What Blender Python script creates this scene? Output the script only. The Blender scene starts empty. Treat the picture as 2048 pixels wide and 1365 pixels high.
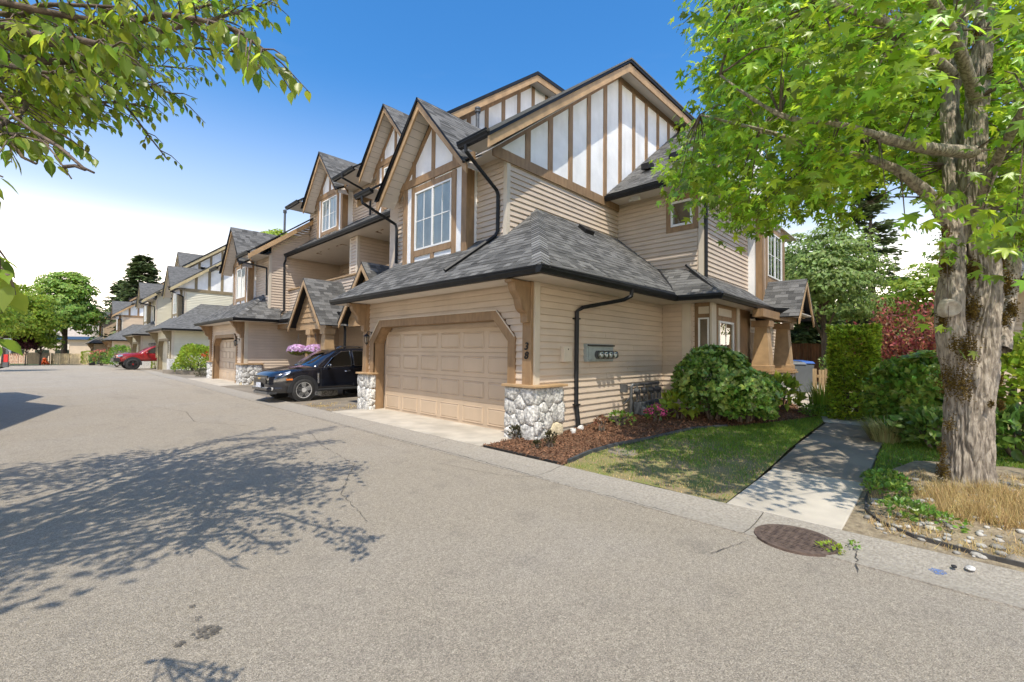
import bpy, bmesh, math, random
import numpy as np
from mathutils import Vector, Matrix, noise
R = math.radians
random.seed(7)
rng = np.random.default_rng(11)
S = bpy.context.scene
COL = S.collection

# ------------------------------------------------------------------ camera, sky, sun, exposure
cd = bpy.data.cameras.new('camera')
cam = bpy.data.objects.new('camera', cd); COL.objects.link(cam)
cd.sensor_width = 36.0; cd.lens = 36.0 * 884.58 / 2048.0
cd.clip_start = 0.05; cd.clip_end = 3000
yaw, pit, rol = R(45.92818), R(1.504075), R(0.590322)
fw = Vector((math.sin(yaw) * math.cos(pit), math.cos(yaw) * math.cos(pit), math.sin(pit)))
r0 = Vector((math.cos(yaw), -math.sin(yaw), 0)); u0 = r0.cross(fw)
rr = r0 * math.cos(rol) + u0 * math.sin(rol); uu = -r0 * math.sin(rol) + u0 * math.cos(rol)
CAMP = Vector((0, 0, 1.6))
cam.matrix_world = Matrix(((rr.x, uu.x, -fw.x, CAMP.x), (rr.y, uu.y, -fw.y, CAMP.y), (rr.z, uu.z, -fw.z, CAMP.z), (0, 0, 0, 1)))
S.camera = cam
def ray(px, py):
    return fw + rr * ((px - 1024) / 884.58) - uu * ((py - 682.5) / 884.58)
def at(px, py, depth):
    return CAMP + ray(px, py) * depth
SUND = Vector((-1, -1, 2.57)).normalized()
w = bpy.data.worlds.new('World'); S.world = w; w.use_nodes = True
nt = w.node_tree; bg = nt.nodes['Background']
sk = nt.nodes.new('ShaderNodeTexSky'); sk.sky_type = 'NISHITA'; sk.sun_disc = False
sk.sun_elevation = math.asin(SUND.z); sk.sun_rotation = math.atan2(SUND.x, SUND.y)
sk.air_density = 1.0; sk.dust_density = 0.6; sk.ozone_density = 1.6; sk.altitude = 50
SKY_STRENGTH = 0.15
# thin high cloud: whitens the sky low down all round the horizon, with one soft streak layer
tc = nt.nodes.new('ShaderNodeTexCoord')
sx = nt.nodes.new('ShaderNodeSeparateXYZ'); nt.links.new(tc.outputs['Generated'], sx.inputs[0])
mr = nt.nodes.new('ShaderNodeMapRange'); mr.inputs[1].default_value = 0.0; mr.inputs[2].default_value = 0.54
mr.inputs[3].default_value = 0.98; mr.inputs[4].default_value = 0.0; mr.interpolation_type = 'SMOOTHSTEP'
nt.links.new(sx.outputs[2], mr.inputs[0])
pw = nt.nodes.new('ShaderNodeMath'); pw.operation = 'POWER'; pw.inputs[1].default_value = 1.1; nt.links.new(mr.outputs[0], pw.inputs[0])
mp = nt.nodes.new('ShaderNodeMapping'); mp.inputs['Scale'].default_value = (1.6, 2.2, 9.0); mp.inputs['Location'].default_value = (0.3, 1.1, 0.2)
nt.links.new(tc.outputs['Generated'], mp.inputs[0])
nz = nt.nodes.new('ShaderNodeTexNoise'); nz.inputs['Scale'].default_value = 1.5; nz.inputs['Detail'].default_value = 5
nt.links.new(mp.outputs[0], nz.inputs['Vector'])
cr = nt.nodes.new('ShaderNodeMapRange'); cr.inputs[1].default_value = 0.60; cr.inputs[2].default_value = 0.82; cr.inputs[3].default_value = 0; cr.inputs[4].default_value = 0.035
nt.links.new(nz.outputs[0], cr.inputs[0])
mx = nt.nodes.new('ShaderNodeMath'); mx.operation = 'MAXIMUM'
nt.links.new(pw.outputs[0], mx.inputs[0]); nt.links.new(cr.outputs[0], mx.inputs[1])
hs = nt.nodes.new('ShaderNodeHueSaturation'); hs.inputs['Saturation'].default_value = 1.36
hs.inputs['Value'].default_value = 0.86
nt.links.new(sk.outputs[0], hs.inputs['Color'])
mc = nt.nodes.new('ShaderNodeMix'); mc.data_type = 'RGBA'
nt.links.new(mx.outputs[0], mc.inputs[0]); nt.links.new(hs.outputs[0], mc.inputs[6])
mc.inputs[7].default_value = (3.6, 3.65, 3.7, 1)
m2 = nt.nodes.new('ShaderNodeMapRange'); m2.interpolation_type = 'SMOOTHSTEP'; m2.inputs[1].default_value = 0.0; m2.inputs[2].default_value = 0.27; m2.inputs[3].default_value = 1.0; m2.inputs[4].default_value = 0.0
nt.links.new(sx.outputs[2], m2.inputs[0])
mc2 = nt.nodes.new('ShaderNodeMix'); mc2.data_type = 'RGBA'; nt.links.new(m2.outputs[0], mc2.inputs[0]); nt.links.new(mc.outputs[2], mc2.inputs[6]); mc2.inputs[7].default_value = (15.5, 13.3, 10.8, 1)  # bright warm band low in the sky, added for fill light
nt.links.new(mc2.outputs[2], bg.inputs[0]); bg.inputs[1].default_value = SKY_STRENGTH
sd = bpy.data.lights.new('sun', 'SUN'); sd.energy = 2.5; sd.angle = R(0.53); sd.color = (1.0, 0.93, 0.80)
sun = bpy.data.objects.new('sun', sd); COL.objects.link(sun)
sun.rotation_euler = SUND.to_track_quat('Z', 'Y').to_euler(); sun.location = (0, 0, 40)
S.view_settings.view_transform = 'Standard'; S.view_settings.look = 'None'
S.view_settings.gamma = 1.0; S.view_settings.use_curve_mapping = False; S.view_settings.exposure = 1.0
S.render.engine = 'CYCLES'
S.cycles.max_bounces = 8; S.cycles.transparent_max_bounces = 12
S.cycles.use_denoising = True

# ------------------------------------------------------------------ materials
MATS = {}
def pm(name, col, rough=0.7, var=0.12, scale=6.0, bump=0.0, bscale=40.0, rnd=0.0, spec=0.4, metal=0.0, stretch=(1, 1, 1), col2=None, isl=False, coat=0.0, detail=4.0, lo=0.35, hi=0.68, dirt=0.0):
    if name in MATS: return MATS[name]
    m = bpy.data.materials.new(name); m.use_nodes = True
    n = m.node_tree.nodes; l = m.node_tree.links
    p = n['Principled BSDF']; p.inputs['Roughness'].default_value = rough
    p.inputs['Specular IOR Level'].default_value = spec; p.inputs['Metallic'].default_value = metal
    p.inputs['Coat Weight'].default_value = coat; p.inputs['Coat Roughness'].default_value = 0.05
    t = n.new('ShaderNodeTexCoord'); mpn = n.new('ShaderNodeMapping'); mpn.inputs['Scale'].default_value = stretch
    l.new(t.outputs['Object'], mpn.inputs[0])
    nz = n.new('ShaderNodeTexNoise'); nz.inputs['Scale'].default_value = scale; nz.inputs['Detail'].default_value = detail
    l.new(mpn.outputs[0], nz.inputs['Vector'])
    mr = n.new('ShaderNodeMapRange'); mr.inputs[1].default_value = lo; mr.inputs[2].default_value = hi
    l.new(nz.outputs[0], mr.inputs[0])
    mix = n.new('ShaderNodeMix'); mix.data_type = 'RGBA'
    if col2 is None:
        a = tuple(c * (1 - var) for c in col); b = tuple(min(1, c * (1 + var)) for c in col)
    else: a, b = col, col2
    mix.inputs[6].default_value = (*a, 1); mix.inputs[7].default_value = (*b, 1)
    l.new(mr.outputs[0], mix.inputs[0])
    out = mix.outputs[2]
    if rnd > 0:
        g = n.new('ShaderNodeNewGeometry'); oi = n.new('ShaderNodeObjectInfo')
        ad = n.new('ShaderNodeMath'); ad.operation = 'ADD'
        l.new(g.outputs['Random Per Island'], ad.inputs[0]); l.new(oi.outputs['Random'], ad.inputs[1])
        fr = n.new('ShaderNodeMath'); fr.operation = 'FRACT'; l.new(ad.outputs[0], fr.inputs[0])
        vr = n.new('ShaderNodeMapRange'); vr.inputs[3].default_value = 1 - rnd; vr.inputs[4].default_value = 1 + rnd
        l.new((fr if not isl else g).outputs[0 if not isl else 'Random Per Island'], vr.inputs[0])
        h = n.new('ShaderNodeHueSaturation'); l.new(out, h.inputs['Color']); l.new(vr.outputs[0], h.inputs['Value'])
        out = h.outputs[0]
    if dirt > 0:     # rain streaks and grime: noise drawn out down the wall, plus broad blotches
        dm_ = n.new('ShaderNodeMapping'); dm_.inputs['Scale'].default_value = (1.8, 1.8, .3); l.new(t.outputs['Object'], dm_.inputs[0])
        dn = n.new('ShaderNodeTexNoise'); dn.inputs['Scale'].default_value = 1.6; dn.inputs['Detail'].default_value = 7; l.new(dm_.outputs[0], dn.inputs['Vector'])
        d2 = n.new('ShaderNodeTexNoise'); d2.inputs['Scale'].default_value = .8; d2.inputs['Detail'].default_value = 6; l.new(t.outputs['Object'], d2.inputs['Vector'])
        ml = n.new('ShaderNodeMath'); ml.operation = 'MULTIPLY'; l.new(dn.outputs[0], ml.inputs[0]); l.new(d2.outputs[0], ml.inputs[1])
        dr_ = n.new('ShaderNodeMapRange'); dr_.inputs[1].default_value = .20; dr_.inputs[2].default_value = .42; dr_.inputs[3].default_value = 0; dr_.inputs[4].default_value = dirt; l.new(ml.outputs[0], dr_.inputs[0])
        dx = n.new('ShaderNodeMix'); dx.data_type = 'RGBA'; l.new(dr_.outputs[0], dx.inputs[0]); l.new(out, dx.inputs[6]); dx.inputs[7].default_value = (col[0] * .42, col[1] * .40, col[2] * .36, 1); out = dx.outputs[2]
    l.new(out, p.inputs['Base Color'])
    if bump > 0:
        nb = n.new('ShaderNodeTexNoise'); nb.inputs['Scale'].default_value = bscale; nb.inputs['Detail'].default_value = 5
        l.new(mpn.outputs[0], nb.inputs['Vector'])
        bp = n.new('ShaderNodeBump'); bp.inputs['Strength'].default_value = bump; bp.inputs['Distance'].default_value = 0.02
        l.new(nb.outputs[0], bp.inputs['Height']); l.new(bp.outputs[0], p.inputs['Normal'])
    MATS[name] = m
    return m
def leafm(name, col, trans=None, var=0.35, rough=0.45, tmix=0.4, hue=0.02, spec=0.35):
    m = bpy.data.materials.new(name); m.use_nodes = True
    n = m.node_tree.nodes; l = m.node_tree.links; p = n['Principled BSDF']; out = n['Material Output']
    g = n.new('ShaderNodeNewGeometry'); oi = n.new('ShaderNodeObjectInfo')
    ad = n.new('ShaderNodeMath'); ad.operation = 'ADD'; l.new(g.outputs['Random Per Island'], ad.inputs[0]); l.new(oi.outputs['Random'], ad.inputs[1])
    fr = n.new('ShaderNodeMath'); fr.operation = 'FRACT'; l.new(ad.outputs[0], fr.inputs[0])
    vr = n.new('ShaderNodeMapRange'); vr.inputs[3].default_value = 1 - var; vr.inputs[4].default_value = 1 + var; l.new(fr.outputs[0], vr.inputs[0])
    m7 = n.new('ShaderNodeMath'); m7.operation = 'MULTIPLY'; m7.inputs[1].default_value = 7.31; l.new(fr.outputs[0], m7.inputs[0])
    f7 = n.new('ShaderNodeMath'); f7.operation = 'FRACT'; l.new(m7.outputs[0], f7.inputs[0])
    hr = n.new('ShaderNodeMapRange'); hr.inputs[3].default_value = 0.5 - hue; hr.inputs[4].default_value = 0.5 + hue; l.new(f7.outputs[0], hr.inputs[0])
    h = n.new('ShaderNodeHueSaturation'); h.inputs['Color'].default_value = (*col, 1)
    l.new(vr.outputs[0], h.inputs['Value']); l.new(hr.outputs[0], h.inputs['Hue'])
    l.new(h.outputs[0], p.inputs['Base Color']); p.inputs['Roughness'].default_value = rough; p.inputs['Specular IOR Level'].default_value = spec
    tr = n.new('ShaderNodeBsdfTranslucent'); h2 = n.new('ShaderNodeHueSaturation')
    tcol = trans or tuple(min(1, c * 1.6) for c in col)
    h2.inputs['Color'].default_value = (*tcol, 1); l.new(vr.outputs[0], h2.inputs['Value']); l.new(hr.outputs[0], h2.inputs['Hue'])
    l.new(h2.outputs[0], tr.inputs['Color'])
    mx = n.new('ShaderNodeMixShader'); mx.inputs[0].default_value = tmix
    l.new(p.outputs[0], mx.inputs[1]); l.new(tr.outputs[0], mx.inputs[2]); l.new(mx.outputs[0], out.inputs['Surface'])
    MATS[name] = m
    return m
def glassm(name, tint=(0.75, 0.82, 0.82), mixv=0.55):
    m = bpy.data.materials.new(name); m.use_nodes = True
    n = m.node_tree.nodes; l = m.node_tree.links; out = n['Material Output']; n.remove(n['Principled BSDF'])
    tr = n.new('ShaderNodeBsdfTransparent'); tr.inputs[0].default_value = (*tint, 1)
    gl = n.new('ShaderNodeBsdfGlossy'); gl.inputs['Roughness'].default_value = 0.015; gl.inputs[0].default_value = (1, 1, 1, 1)
    fr = n.new('ShaderNodeFresnel'); fr.inputs[0].default_value = 1.52
    mr = n.new('ShaderNodeMapRange'); mr.inputs[3].default_value = mixv * 0.35; mr.inputs[4].default_value = 1.0; l.new(fr.outputs[0], mr.inputs[0])
    mx = n.new('ShaderNodeMixShader'); l.new(mr.outputs[0], mx.inputs[0]); l.new(tr.outputs[0], mx.inputs[1]); l.new(gl.outputs[0], mx.inputs[2])
    l.new(mx.outputs[0], out.inputs['Surface']); MATS[name] = m
    return m
SIDE = pm('siding_beige', (0.60, 0.485, 0.375), 0.55, 0.05, 1.2, 0.08, 90, rnd=0.03, stretch=(1, 1, 6), dirt=.15)
SIDEC = pm('siding_cream', (0.68, 0.64, 0.50), 0.55, 0.05, 1.2, rnd=0.03)
SIDET = pm('siding_tan', (0.62, 0.48, 0.34), 0.55, 0.05, 1.2, rnd=0.03)
CORN = pm('corner_board_paint', (0.60, 0.52, 0.41), 0.5, 0.05, 3)
TRIM = pm('brown_trim_paint', (0.30, 0.188, 0.098), 0.6, 0.16, 5, 0.15, 60, rnd=0.06, stretch=(2, 2, 0.6), dirt=.35)
BARGE = pm('barge_board_paint', (0.45, 0.295, 0.155), 0.6, 0.15, 4, 0.2, 50, rnd=0.06, dirt=.4)
OLIVE = pm('olive_trim_paint', (0.24, 0.19, 0.11), 0.6, 0.1, 5)
OLIVB = pm('pale_olive_barge', (0.46, 0.38, 0.22), 0.6, 0.1, 5)
STUC = pm('white_stucco', (0.88, 0.88, 0.88), 0.85, 0.06, 2.2, 0.5, 70, rnd=0.02, dirt=.3)
SOFF = pm('soffit_vinyl', (0.66, 0.60, 0.53), 0.6, 0.04, 2)
GUT = pm('black_gutter', (0.014, 0.015, 0.017), 0.5, 0.25, 5, spec=0.3)
SHIN = pm('asphalt_shingle', (0.125, 0.122, 0.115), 0.9, 0.3, 160, 0.5, 300, rnd=0.48)
SHINF = pm('far_asphalt_shingle', (0.125, 0.124, 0.12), 0.9, 0.5, 5, 0.4, 90, stretch=(1, 1.6, 9))
CAPM = pm('ridge_shingle', (0.16, 0.157, 0.15), 0.9, 0.25, 160, 0.4, 300, rnd=0.5)
DOOR = pm('garage_door_paint', (0.52, 0.40, 0.285), 0.42, 0.05, 1.5, 0.05, 120, dirt=.12)
WHITE = pm('white_vinyl', (0.78, 0.77, 0.74), 0.4, 0.03, 3)
STONE = pm('white_grey_stone', (0.34, 0.33, 0.315), 0.9, 0.4, 22, 1.0, 40, rnd=0.16, col2=(0.80, 0.78, 0.73), detail=9, lo=.36, hi=.62)
STONT = pm('tan_stone', (0.42, 0.35, 0.22), 0.9, 0.3, 12, 0.9, 30, rnd=0.1, col2=(0.72, 0.62, 0.44), detail=7)
MORT = pm('mortar', (0.33, 0.31, 0.29), 0.95, 0.2, 20)
CONC = pm('pale_concrete', (0.48, 0.43, 0.355), 0.9, 0.16, 1.8, 0.25, 80, detail=9, dirt=.2)
CONG = pm('weathered_concrete', (0.235, 0.20, 0.155), 0.92, 0.22, 1.6, 0.3, 60, rnd=0.06, detail=8)  # weathered grey, darkened further to stand in for tree shade on the walk
CURT = pm('pale_curtain', (0.62, 0.63, 0.62), 0.9, 0.12, 3, stretch=(14, 14, 0.4))
BLIND = pm('window_blind', (0.55, 0.55, 0.53), 0.6, 0.05, 3)
DARK = pm('dark_interior', (0.03, 0.03, 0.032), 0.9, 0.2, 3)
IRON = pm('black_iron', (0.012, 0.012, 0.013), 0.4, 0.3, 12)
GREYM = pm('grey_metal', (0.11, 0.115, 0.12), 0.45, 0.2, 14, metal=0.3)
GALV = pm('grey_green_enamel', (0.33, 0.37, 0.36), 0.45, 0.1, 9)
GLASS = glassm('window_glass', (0.75, 0.82, 0.82), 0.22)
DGLASS = glassm('dark_glass', (0.16, 0.2, 0.19), 0.5)
CLEAR = glassm('clear_dome', (0.85, 0.87, 0.85), 0.3)
BARK = pm('sweetgum_bark', (0.185, 0.152, 0.118), 0.95, 0.3, 34, 0.8, 90, col2=(0.42, 0.36, 0.285), stretch=(1, 1, 0.2), detail=7, lo=.38, hi=.60)
BARK2 = pm('cherry_bark', (0.13, 0.095, 0.07), 0.85, 0.4, 20, 0.5, 60, stretch=(1, 1, 1))
BARKG = pm('grey_bark', (0.14, 0.11, 0.085), 0.95, 0.35, 10, 0.5, 30, stretch=(1, 1, 0.3))
MOSS = pm('brown_moss', (0.075, 0.045, 0.008), 0.95, 0.4, 40, 1.0, 120, col2=(0.19, 0.12, 0.012))
SOIL = pm('bark_mulch', (0.12, 0.066, 0.038), 0.95, 0.45, 30, 1.0, 60, col2=(0.25, 0.14, 0.08), detail=9)

# ------------------------------------------------------------------ mesh and object helpers
class M:
    def __init__(s): s.v = []; s.f = []
    def add(s, vs, fs):
        b = len(s.v); s.v += [tuple(p) for p in vs]; s.f += [tuple(i + b for i in f) for f in fs]; return s
    def box(s, x0, x1, y0, y1, z0, z1, m=None):
        vs = [(x, y, z) for x in (x0, x1) for y in (y0, y1) for z in (z0, z1)]
        if m: vs = [m(*p) for p in vs]
        return s.add(vs, [(0, 1, 3, 2), (4, 6, 7, 5), (0, 4, 5, 1), (2, 3, 7, 6), (0, 2, 6, 4), (1, 5, 7, 3)])
    def prism(s, poly, off):
        n = len(poly); off = Vector(off); a = [Vector(p) for p in poly]; b = [p + off for p in a]
        return s.add(a + b, [tuple(range(n)), tuple(range(2 * n - 1, n - 1, -1))] + [(i, i + n, (i + 1) % n + n, (i + 1) % n) for i in range(n)])
    def beam(s, p0, p1, w, h, up=(0, 0, 1)):
        p0 = Vector(p0); p1 = Vector(p1); d = (p1 - p0).normalized(); sd = d.cross(Vector(up)).normalized(); u = sd.cross(d)
        c = [p0 + sd * (a * w / 2) + u * (b * h / 2) for a, b in ((-1, -1), (1, -1), (1, 1), (-1, 1))]
        return s.prism(c, p1 - p0)
    def tube(s, pts, rad, seg=10, cap=True):
        pts = [Vector(p) for p in pts]; n = len(pts); rad = rad if hasattr(rad, '__len__') else [rad] * n
        rings = []; ref = None
        for i in range(n):
            d = (pts[min(i + 1, n - 1)] - pts[max(i - 1, 0)]).normalized()
            if ref is None: ref = d.orthogonal().normalized()
            a = (ref - d * ref.dot(d)).normalized(); ref = a; b = d.cross(a)
            rings.append([pts[i] + (a * math.cos(t) + b * math.sin(t)) * rad[i] for t in [2 * math.pi * k / seg for k in range(seg)]])
        fs = [(i * seg + k, i * seg + (k + 1) % seg, (i + 1) * seg + (k + 1) % seg, (i + 1) * seg + k) for i in range(n - 1) for k in range(seg)]
        if cap: fs += [tuple(range(seg - 1, -1, -1)), tuple((n - 1) * seg + k for k in range(seg))]
        return s.add([p for r in rings for p in r], fs)
    def lathe(s, prof, c=(0, 0, 0), seg=20):
        vs = [(c[0] + r * math.cos(2 * math.pi * k / seg), c[1] + r * math.sin(2 * math.pi * k / seg), c[2] + z) for r, z in prof for k in range(seg)]
        n = len(prof)
        fs = [(i * seg + k, i * seg + (k + 1) % seg, (i + 1) * seg + (k + 1) % seg, (i + 1) * seg + k) for i in range(n - 1) for k in range(seg)]
        fs += [tuple(range(seg - 1, -1, -1)), tuple((n - 1) * seg + k for k in range(seg))]
        return s.add(vs, fs)
    def ball(s, c, r, seg=10, rings=6, sc=(1, 1, 1), jit=0.0):
        c = Vector(c); vs = [c + Vector((0, 0, -r * sc[2]))]
        for i in range(1, rings):
            t = math.pi * i / rings
            for k in range(seg):
                a = 2 * math.pi * k / seg; q = 1 + random.uniform(-jit, jit)
                vs.append(c + Vector((r * sc[0] * math.sin(t) * math.cos(a), r * sc[1] * math.sin(t) * math.sin(a), -r * sc[2] * math.cos(t))) * q)
        vs.append(c + Vector((0, 0, r * sc[2]))); L = len(vs) - 1
        fs = [(0, 1 + (k + 1) % seg, 1 + k) for k in range(seg)]
        for i in range(rings - 2):
            for k in range(seg):
                a = 1 + i * seg; fs.append((a + k, a + (k + 1) % seg, a + seg + (k + 1) % seg, a + seg + k))
        a = 1 + (rings - 2) * seg; fs += [(a + k, a + (k + 1) % seg, L) for k in range(seg)]
        return s.add(vs, fs)
def tag(o, label=None, cat=None, group=None, kind=None):
    if label: o['label'] = label
    if cat: o['category'] = cat
    if group: o['group'] = group
    if kind: o['kind'] = kind
    return o
ROOTLOC = {}
def obj(name, m, mat, parent=None, smooth=False, bevel=0.0, local=False):
    me = bpy.data.meshes.new(name); me.from_pydata([tuple(p) for p in m.v], [], m.f)
    bm = bmesh.new(); bm.from_mesh(me); bmesh.ops.recalc_face_normals(bm, faces=bm.faces); bm.to_mesh(me); bm.free()
    me.materials.append(mat)
    if smooth: me.polygons.foreach_set('use_smooth', [True] * len(me.polygons))
    o = bpy.data.objects.new(name, me); COL.objects.link(o)
    if parent is not None:
        o.parent = parent
        rl = ROOTLOC.get(parent.name)
        if rl is not None and not local:
            o.matrix_parent_inverse = Matrix.Translation(-rl)
    if bevel > 0:
        b = o.modifiers.new('bevel', 'BEVEL'); b.width = bevel; b.segments = 2; b.limit_method = 'ANGLE'
    return o
def root(name, loc, label, cat, group=None):
    o = bpy.data.objects.new(name, None); COL.objects.link(o); o.location = loc; o.empty_display_size = 0.2
    ROOTLOC[o.name] = Vector(loc)
    return tag(o, label, cat, group)
def rootx(name, loc, rz, label, cat, group=None):      # children are modelled in local coordinates
    o = bpy.data.objects.new(name, None); COL.objects.link(o); o.location = loc; o.rotation_euler = (0, 0, rz); o.empty_display_size = 0.2
    return tag(o, label, cat, group)
def copy_tree(o, parent=None):
    c = o.copy(); COL.objects.link(c)
    if parent is not None: c.parent = parent; c.matrix_parent_inverse = o.matrix_parent_inverse.copy()
    for ch in list(o.children): copy_tree(ch, c)
    return c
def raw_mesh(name, verts, faces, mat, parent=None, smooth=False):   # numpy verts (n,3), faces (m,k)
    me = bpy.data.meshes.new(name); verts = np.asarray(verts, np.float32); faces = np.asarray(faces, np.int32)
    k = faces.shape[1]
    me.vertices.add(len(verts)); me.vertices.foreach_set('co', verts.ravel())
    me.loops.add(faces.size); me.loops.foreach_set('vertex_index', faces.ravel())
    me.polygons.add(len(faces)); me.polygons.foreach_set('loop_start', np.arange(0, faces.size, k, dtype=np.int32))
    me.polygons.foreach_set('loop_total', np.full(len(faces), k, np.int32))
    me.polygons.foreach_set("use_smooth", np.full(len(faces), bool(smooth) or len(faces) > 300))
    me.update(); me.validate(); me.materials.append(mat)
    o = bpy.data.objects.new(name, me); COL.objects.link(o)
    if parent is not None:
        o.parent = parent; rl = ROOTLOC.get(parent.name)
        if rl is not None: o.matrix_parent_inverse = Matrix.Translation(-rl)
    return o
# leaf templates: x across, y along the leaf, z up
DIAMOND = (np.array([(0, 0, 0), (.32, .45, .08), (0, 1, -.05), (-.32, .45, .08)]), np.array([(0, 1, 2), (0, 2, 3)]))
OVAL = (np.array([(0, 0, 0), (.20, .16, .05), (.29, .40, .07), (.23, .68, .04), (.08, .92, -.03), (0, 1.12, -.11), (-.08, .92, -.03), (-.23, .68, .04), (-.29, .40, .07), (-.20, .16, .05), (0, .30, -.01), (0, .62, -.02)]), np.array([(0, 1, 10), (1, 2, 10), (10, 2, 11), (2, 3, 11), (3, 4, 11), (4, 5, 11), (5, 6, 11), (6, 7, 11), (7, 8, 11), (11, 8, 10), (8, 9, 10), (9, 0, 10)]))
def star_template():
    v = [(0, .18, 0)]; L = [(-100, .60), (-52, .85), (0, 1.0), (52, .85), (100, .60)]
    rim = [(-150, .22)]
    for i, (a, r) in enumerate(L):
        rim.append((a - 17, r * .56)); rim.append((a - 6, r * .84)); rim.append((a, r)); rim.append((a + 6, r * .84)); rim.append((a + 17, r * .56))
        if i < 4: rim.append(((a + L[i + 1][0]) / 2, .37))
    rim.append((150, .22))
    for a, r in rim:
        t = R(a); v.append((math.sin(t) * r * .95, .18 + math.cos(t) * r * .82, -.16 * r * r))
    n = len(rim)
    return np.array(v), np.array([(0, i + 1, i) for i in range(1, n)] + [(0, 1, n)])
STAR = star_template()
def leaf_verts(tmpl, c, d, nrm, size):
    tv, tf = tmpl; c = np.asarray(c); n = len(c); size = np.broadcast_to(np.asarray(size, float), (n,))
    d = d / np.maximum(1e-6, np.linalg.norm(d, axis=1, keepdims=True))
    x = np.cross(d, nrm); x /= np.maximum(1e-6, np.linalg.norm(x, axis=1, keepdims=True)); z = np.cross(x, d)
    V = c[:, None, :] + size[:, None, None] * (tv[None, :, 0, None] * x[:, None, :] + tv[None, :, 1, None] * d[:, None, :] + tv[None, :, 2, None] * z[:, None, :])
    F = tf[None, :, :] + (np.arange(n) * len(tv))[:, None, None]
    return V.reshape(-1, 3), F.reshape(-1, 3)
def leaves(name, tmpl, c, d, nrm, size, mat, parent=None):
    V, F = leaf_verts(tmpl, c, d, nrm, size)
    return raw_mesh(name, V, F, mat, parent)
def rv(n, s=1.0):
    return rng.normal(0, s, (n, 3))
def FX(x0): return lambda u, d, z: (x0 - d, u, z)          # wall facing -x, u = y
def FY(y0): return lambda u, d, z: (u, y0 - d, z)          # wall facing -y, u = x
def BX(x0): return lambda u, d, z: (x0 + d, u, z)
# ------------------------------------------------------------------ building kit
def siding(parent, mp, z0, z1, rng_fn, mat, exp=0.127, separate=True, name='siding_plank'):
    k = 0; z = z0; J = M()
    while z < z1 - 0.01:
        zt = min(z + exp, z1)
        segs = []
        for (a, b) in rng_fn((z + zt) / 2):
            if separate and b - a > 1.6:
                c = a + random.uniform(.28, .72) * (b - a); segs += [(a, c - .0015), (c + .0015, b)]
            else: segs.append((a, b))
        for (a, b) in segs:
            if b - a < 0.02: continue
            m = J if not separate else M()
            pts = [(0.0, z + .009), (0.029, z + .009), (0.029, z + 0.02), (0.007, zt), (0.0, zt)]
            vs = [mp(u, d, zz) for u in (a, b) for d, zz in pts]; n = len(pts)
            m.add(vs, [tuple(range(n)), tuple(range(2 * n - 1, n - 1, -1))] + [(i, i + n, (i + 1) % n + n, (i + 1) % n) for i in range(n)])
            if separate: obj(name, m, mat, parent)
        z += exp
    if not separate: tag(obj('siding', J, mat, parent), kind='stuff')
ALLT = []
def shingles(parent, poly, mat=None, exp=0.145, sep=None, deckm=None, name='shingle', thick=0.012, seed=0):
    """tile a convex planar roof polygon with overlapping shingle tabs; sep collects (distance, mesh data) candidates"""
    mat = mat or SHIN; rnd = random.Random(seed)
    P = [Vector(p) for p in poly]; n = (P[1] - P[0]).cross(P[2] - P[0]).normalized()
    if n.z < 0: n = -n
    up = (Vector((0, 0, 1)) - n * n.z).normalized(); sd = up.cross(n).normalized(); o = P[0]
    q = [((p - o).dot(sd), (p - o).dot(up)) for p in P]
    D = M(); D.prism(P, -n * 0.045); deck = obj('roof_deck', D, SHINF if mat is SHINF else deckm or GUT, parent)
    if mat is SHINF: return deck
    vmin = min(b for a, b in q); vmax = max(b for a, b in q)
    def span(v):
        v = min(max(v, vmin + 1e-4), vmax - 1e-4); xs = []
        for i in range(len(q)):
            (a0, b0), (a1, b1) = q[i], q[(i + 1) % len(q)]
            if (b0 - v) * (b1 - v) <= 0 and abs(b1 - b0) > 1e-9: xs.append(a0 + (a1 - a0) * (v - b0) / (b1 - b0))
        return (min(xs), max(xs)) if len(xs) > 1 else None
    J = M(); v = vmin - 0.015; out = []
    while v < vmax - 0.02:
        v1 = min(v + exp + 0.025, vmax); a, b = span(v), span(v1)
        if a and b:
            u = min(a[0], b[0]) - rnd.uniform(0, .3)
            while u < max(a[1], b[1]):
                wd = rnd.choice((.15, .19, .24, .31)) * rnd.uniform(.9, 1.1); e = u + wd
                c0 = [max(u, a[0]), min(e - .003, a[1])]; c1 = [max(u, b[0]), min(e - .003, b[1])]
                if c0[1] > c0[0] + .005 or c1[1] > c1[0] + .005:
                    if c0[1] <= c0[0]: c0 = [min(max(c1[0], a[0]), a[1])] * 2
                    if c1[1] <= c1[0]: c1 = [min(max(c0[0], b[0]), b[1])] * 2
                    t = thick * rnd.choice((.55, 1.0, 1.15))
                    def W(uu, vv, h): return o + sd * uu + up * vv + n * h
                    vs = [W(c0[0], v, .002), W(c0[1], v, .002), W(c1[1], v1, .001), W(c1[0], v1, .001), W(c0[0], v, t), W(c0[1], v, t), W(c1[1], v1, .004), W(c1[0], v1, .004)]
                    fs = [(4, 5, 6, 7), (0, 1, 5, 4), (1, 2, 6, 5), (3, 0, 4, 7)]
                    if sep is None: J.add(vs, fs)
                    else: out.append(((vs[4] + vs[6]) / 2, vs, fs, deck, n))
                u = e
        v += exp
    if sep is None: tag(obj(name, J, mat, deck), kind='stuff')
    else: sep += out
    return deck
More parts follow.
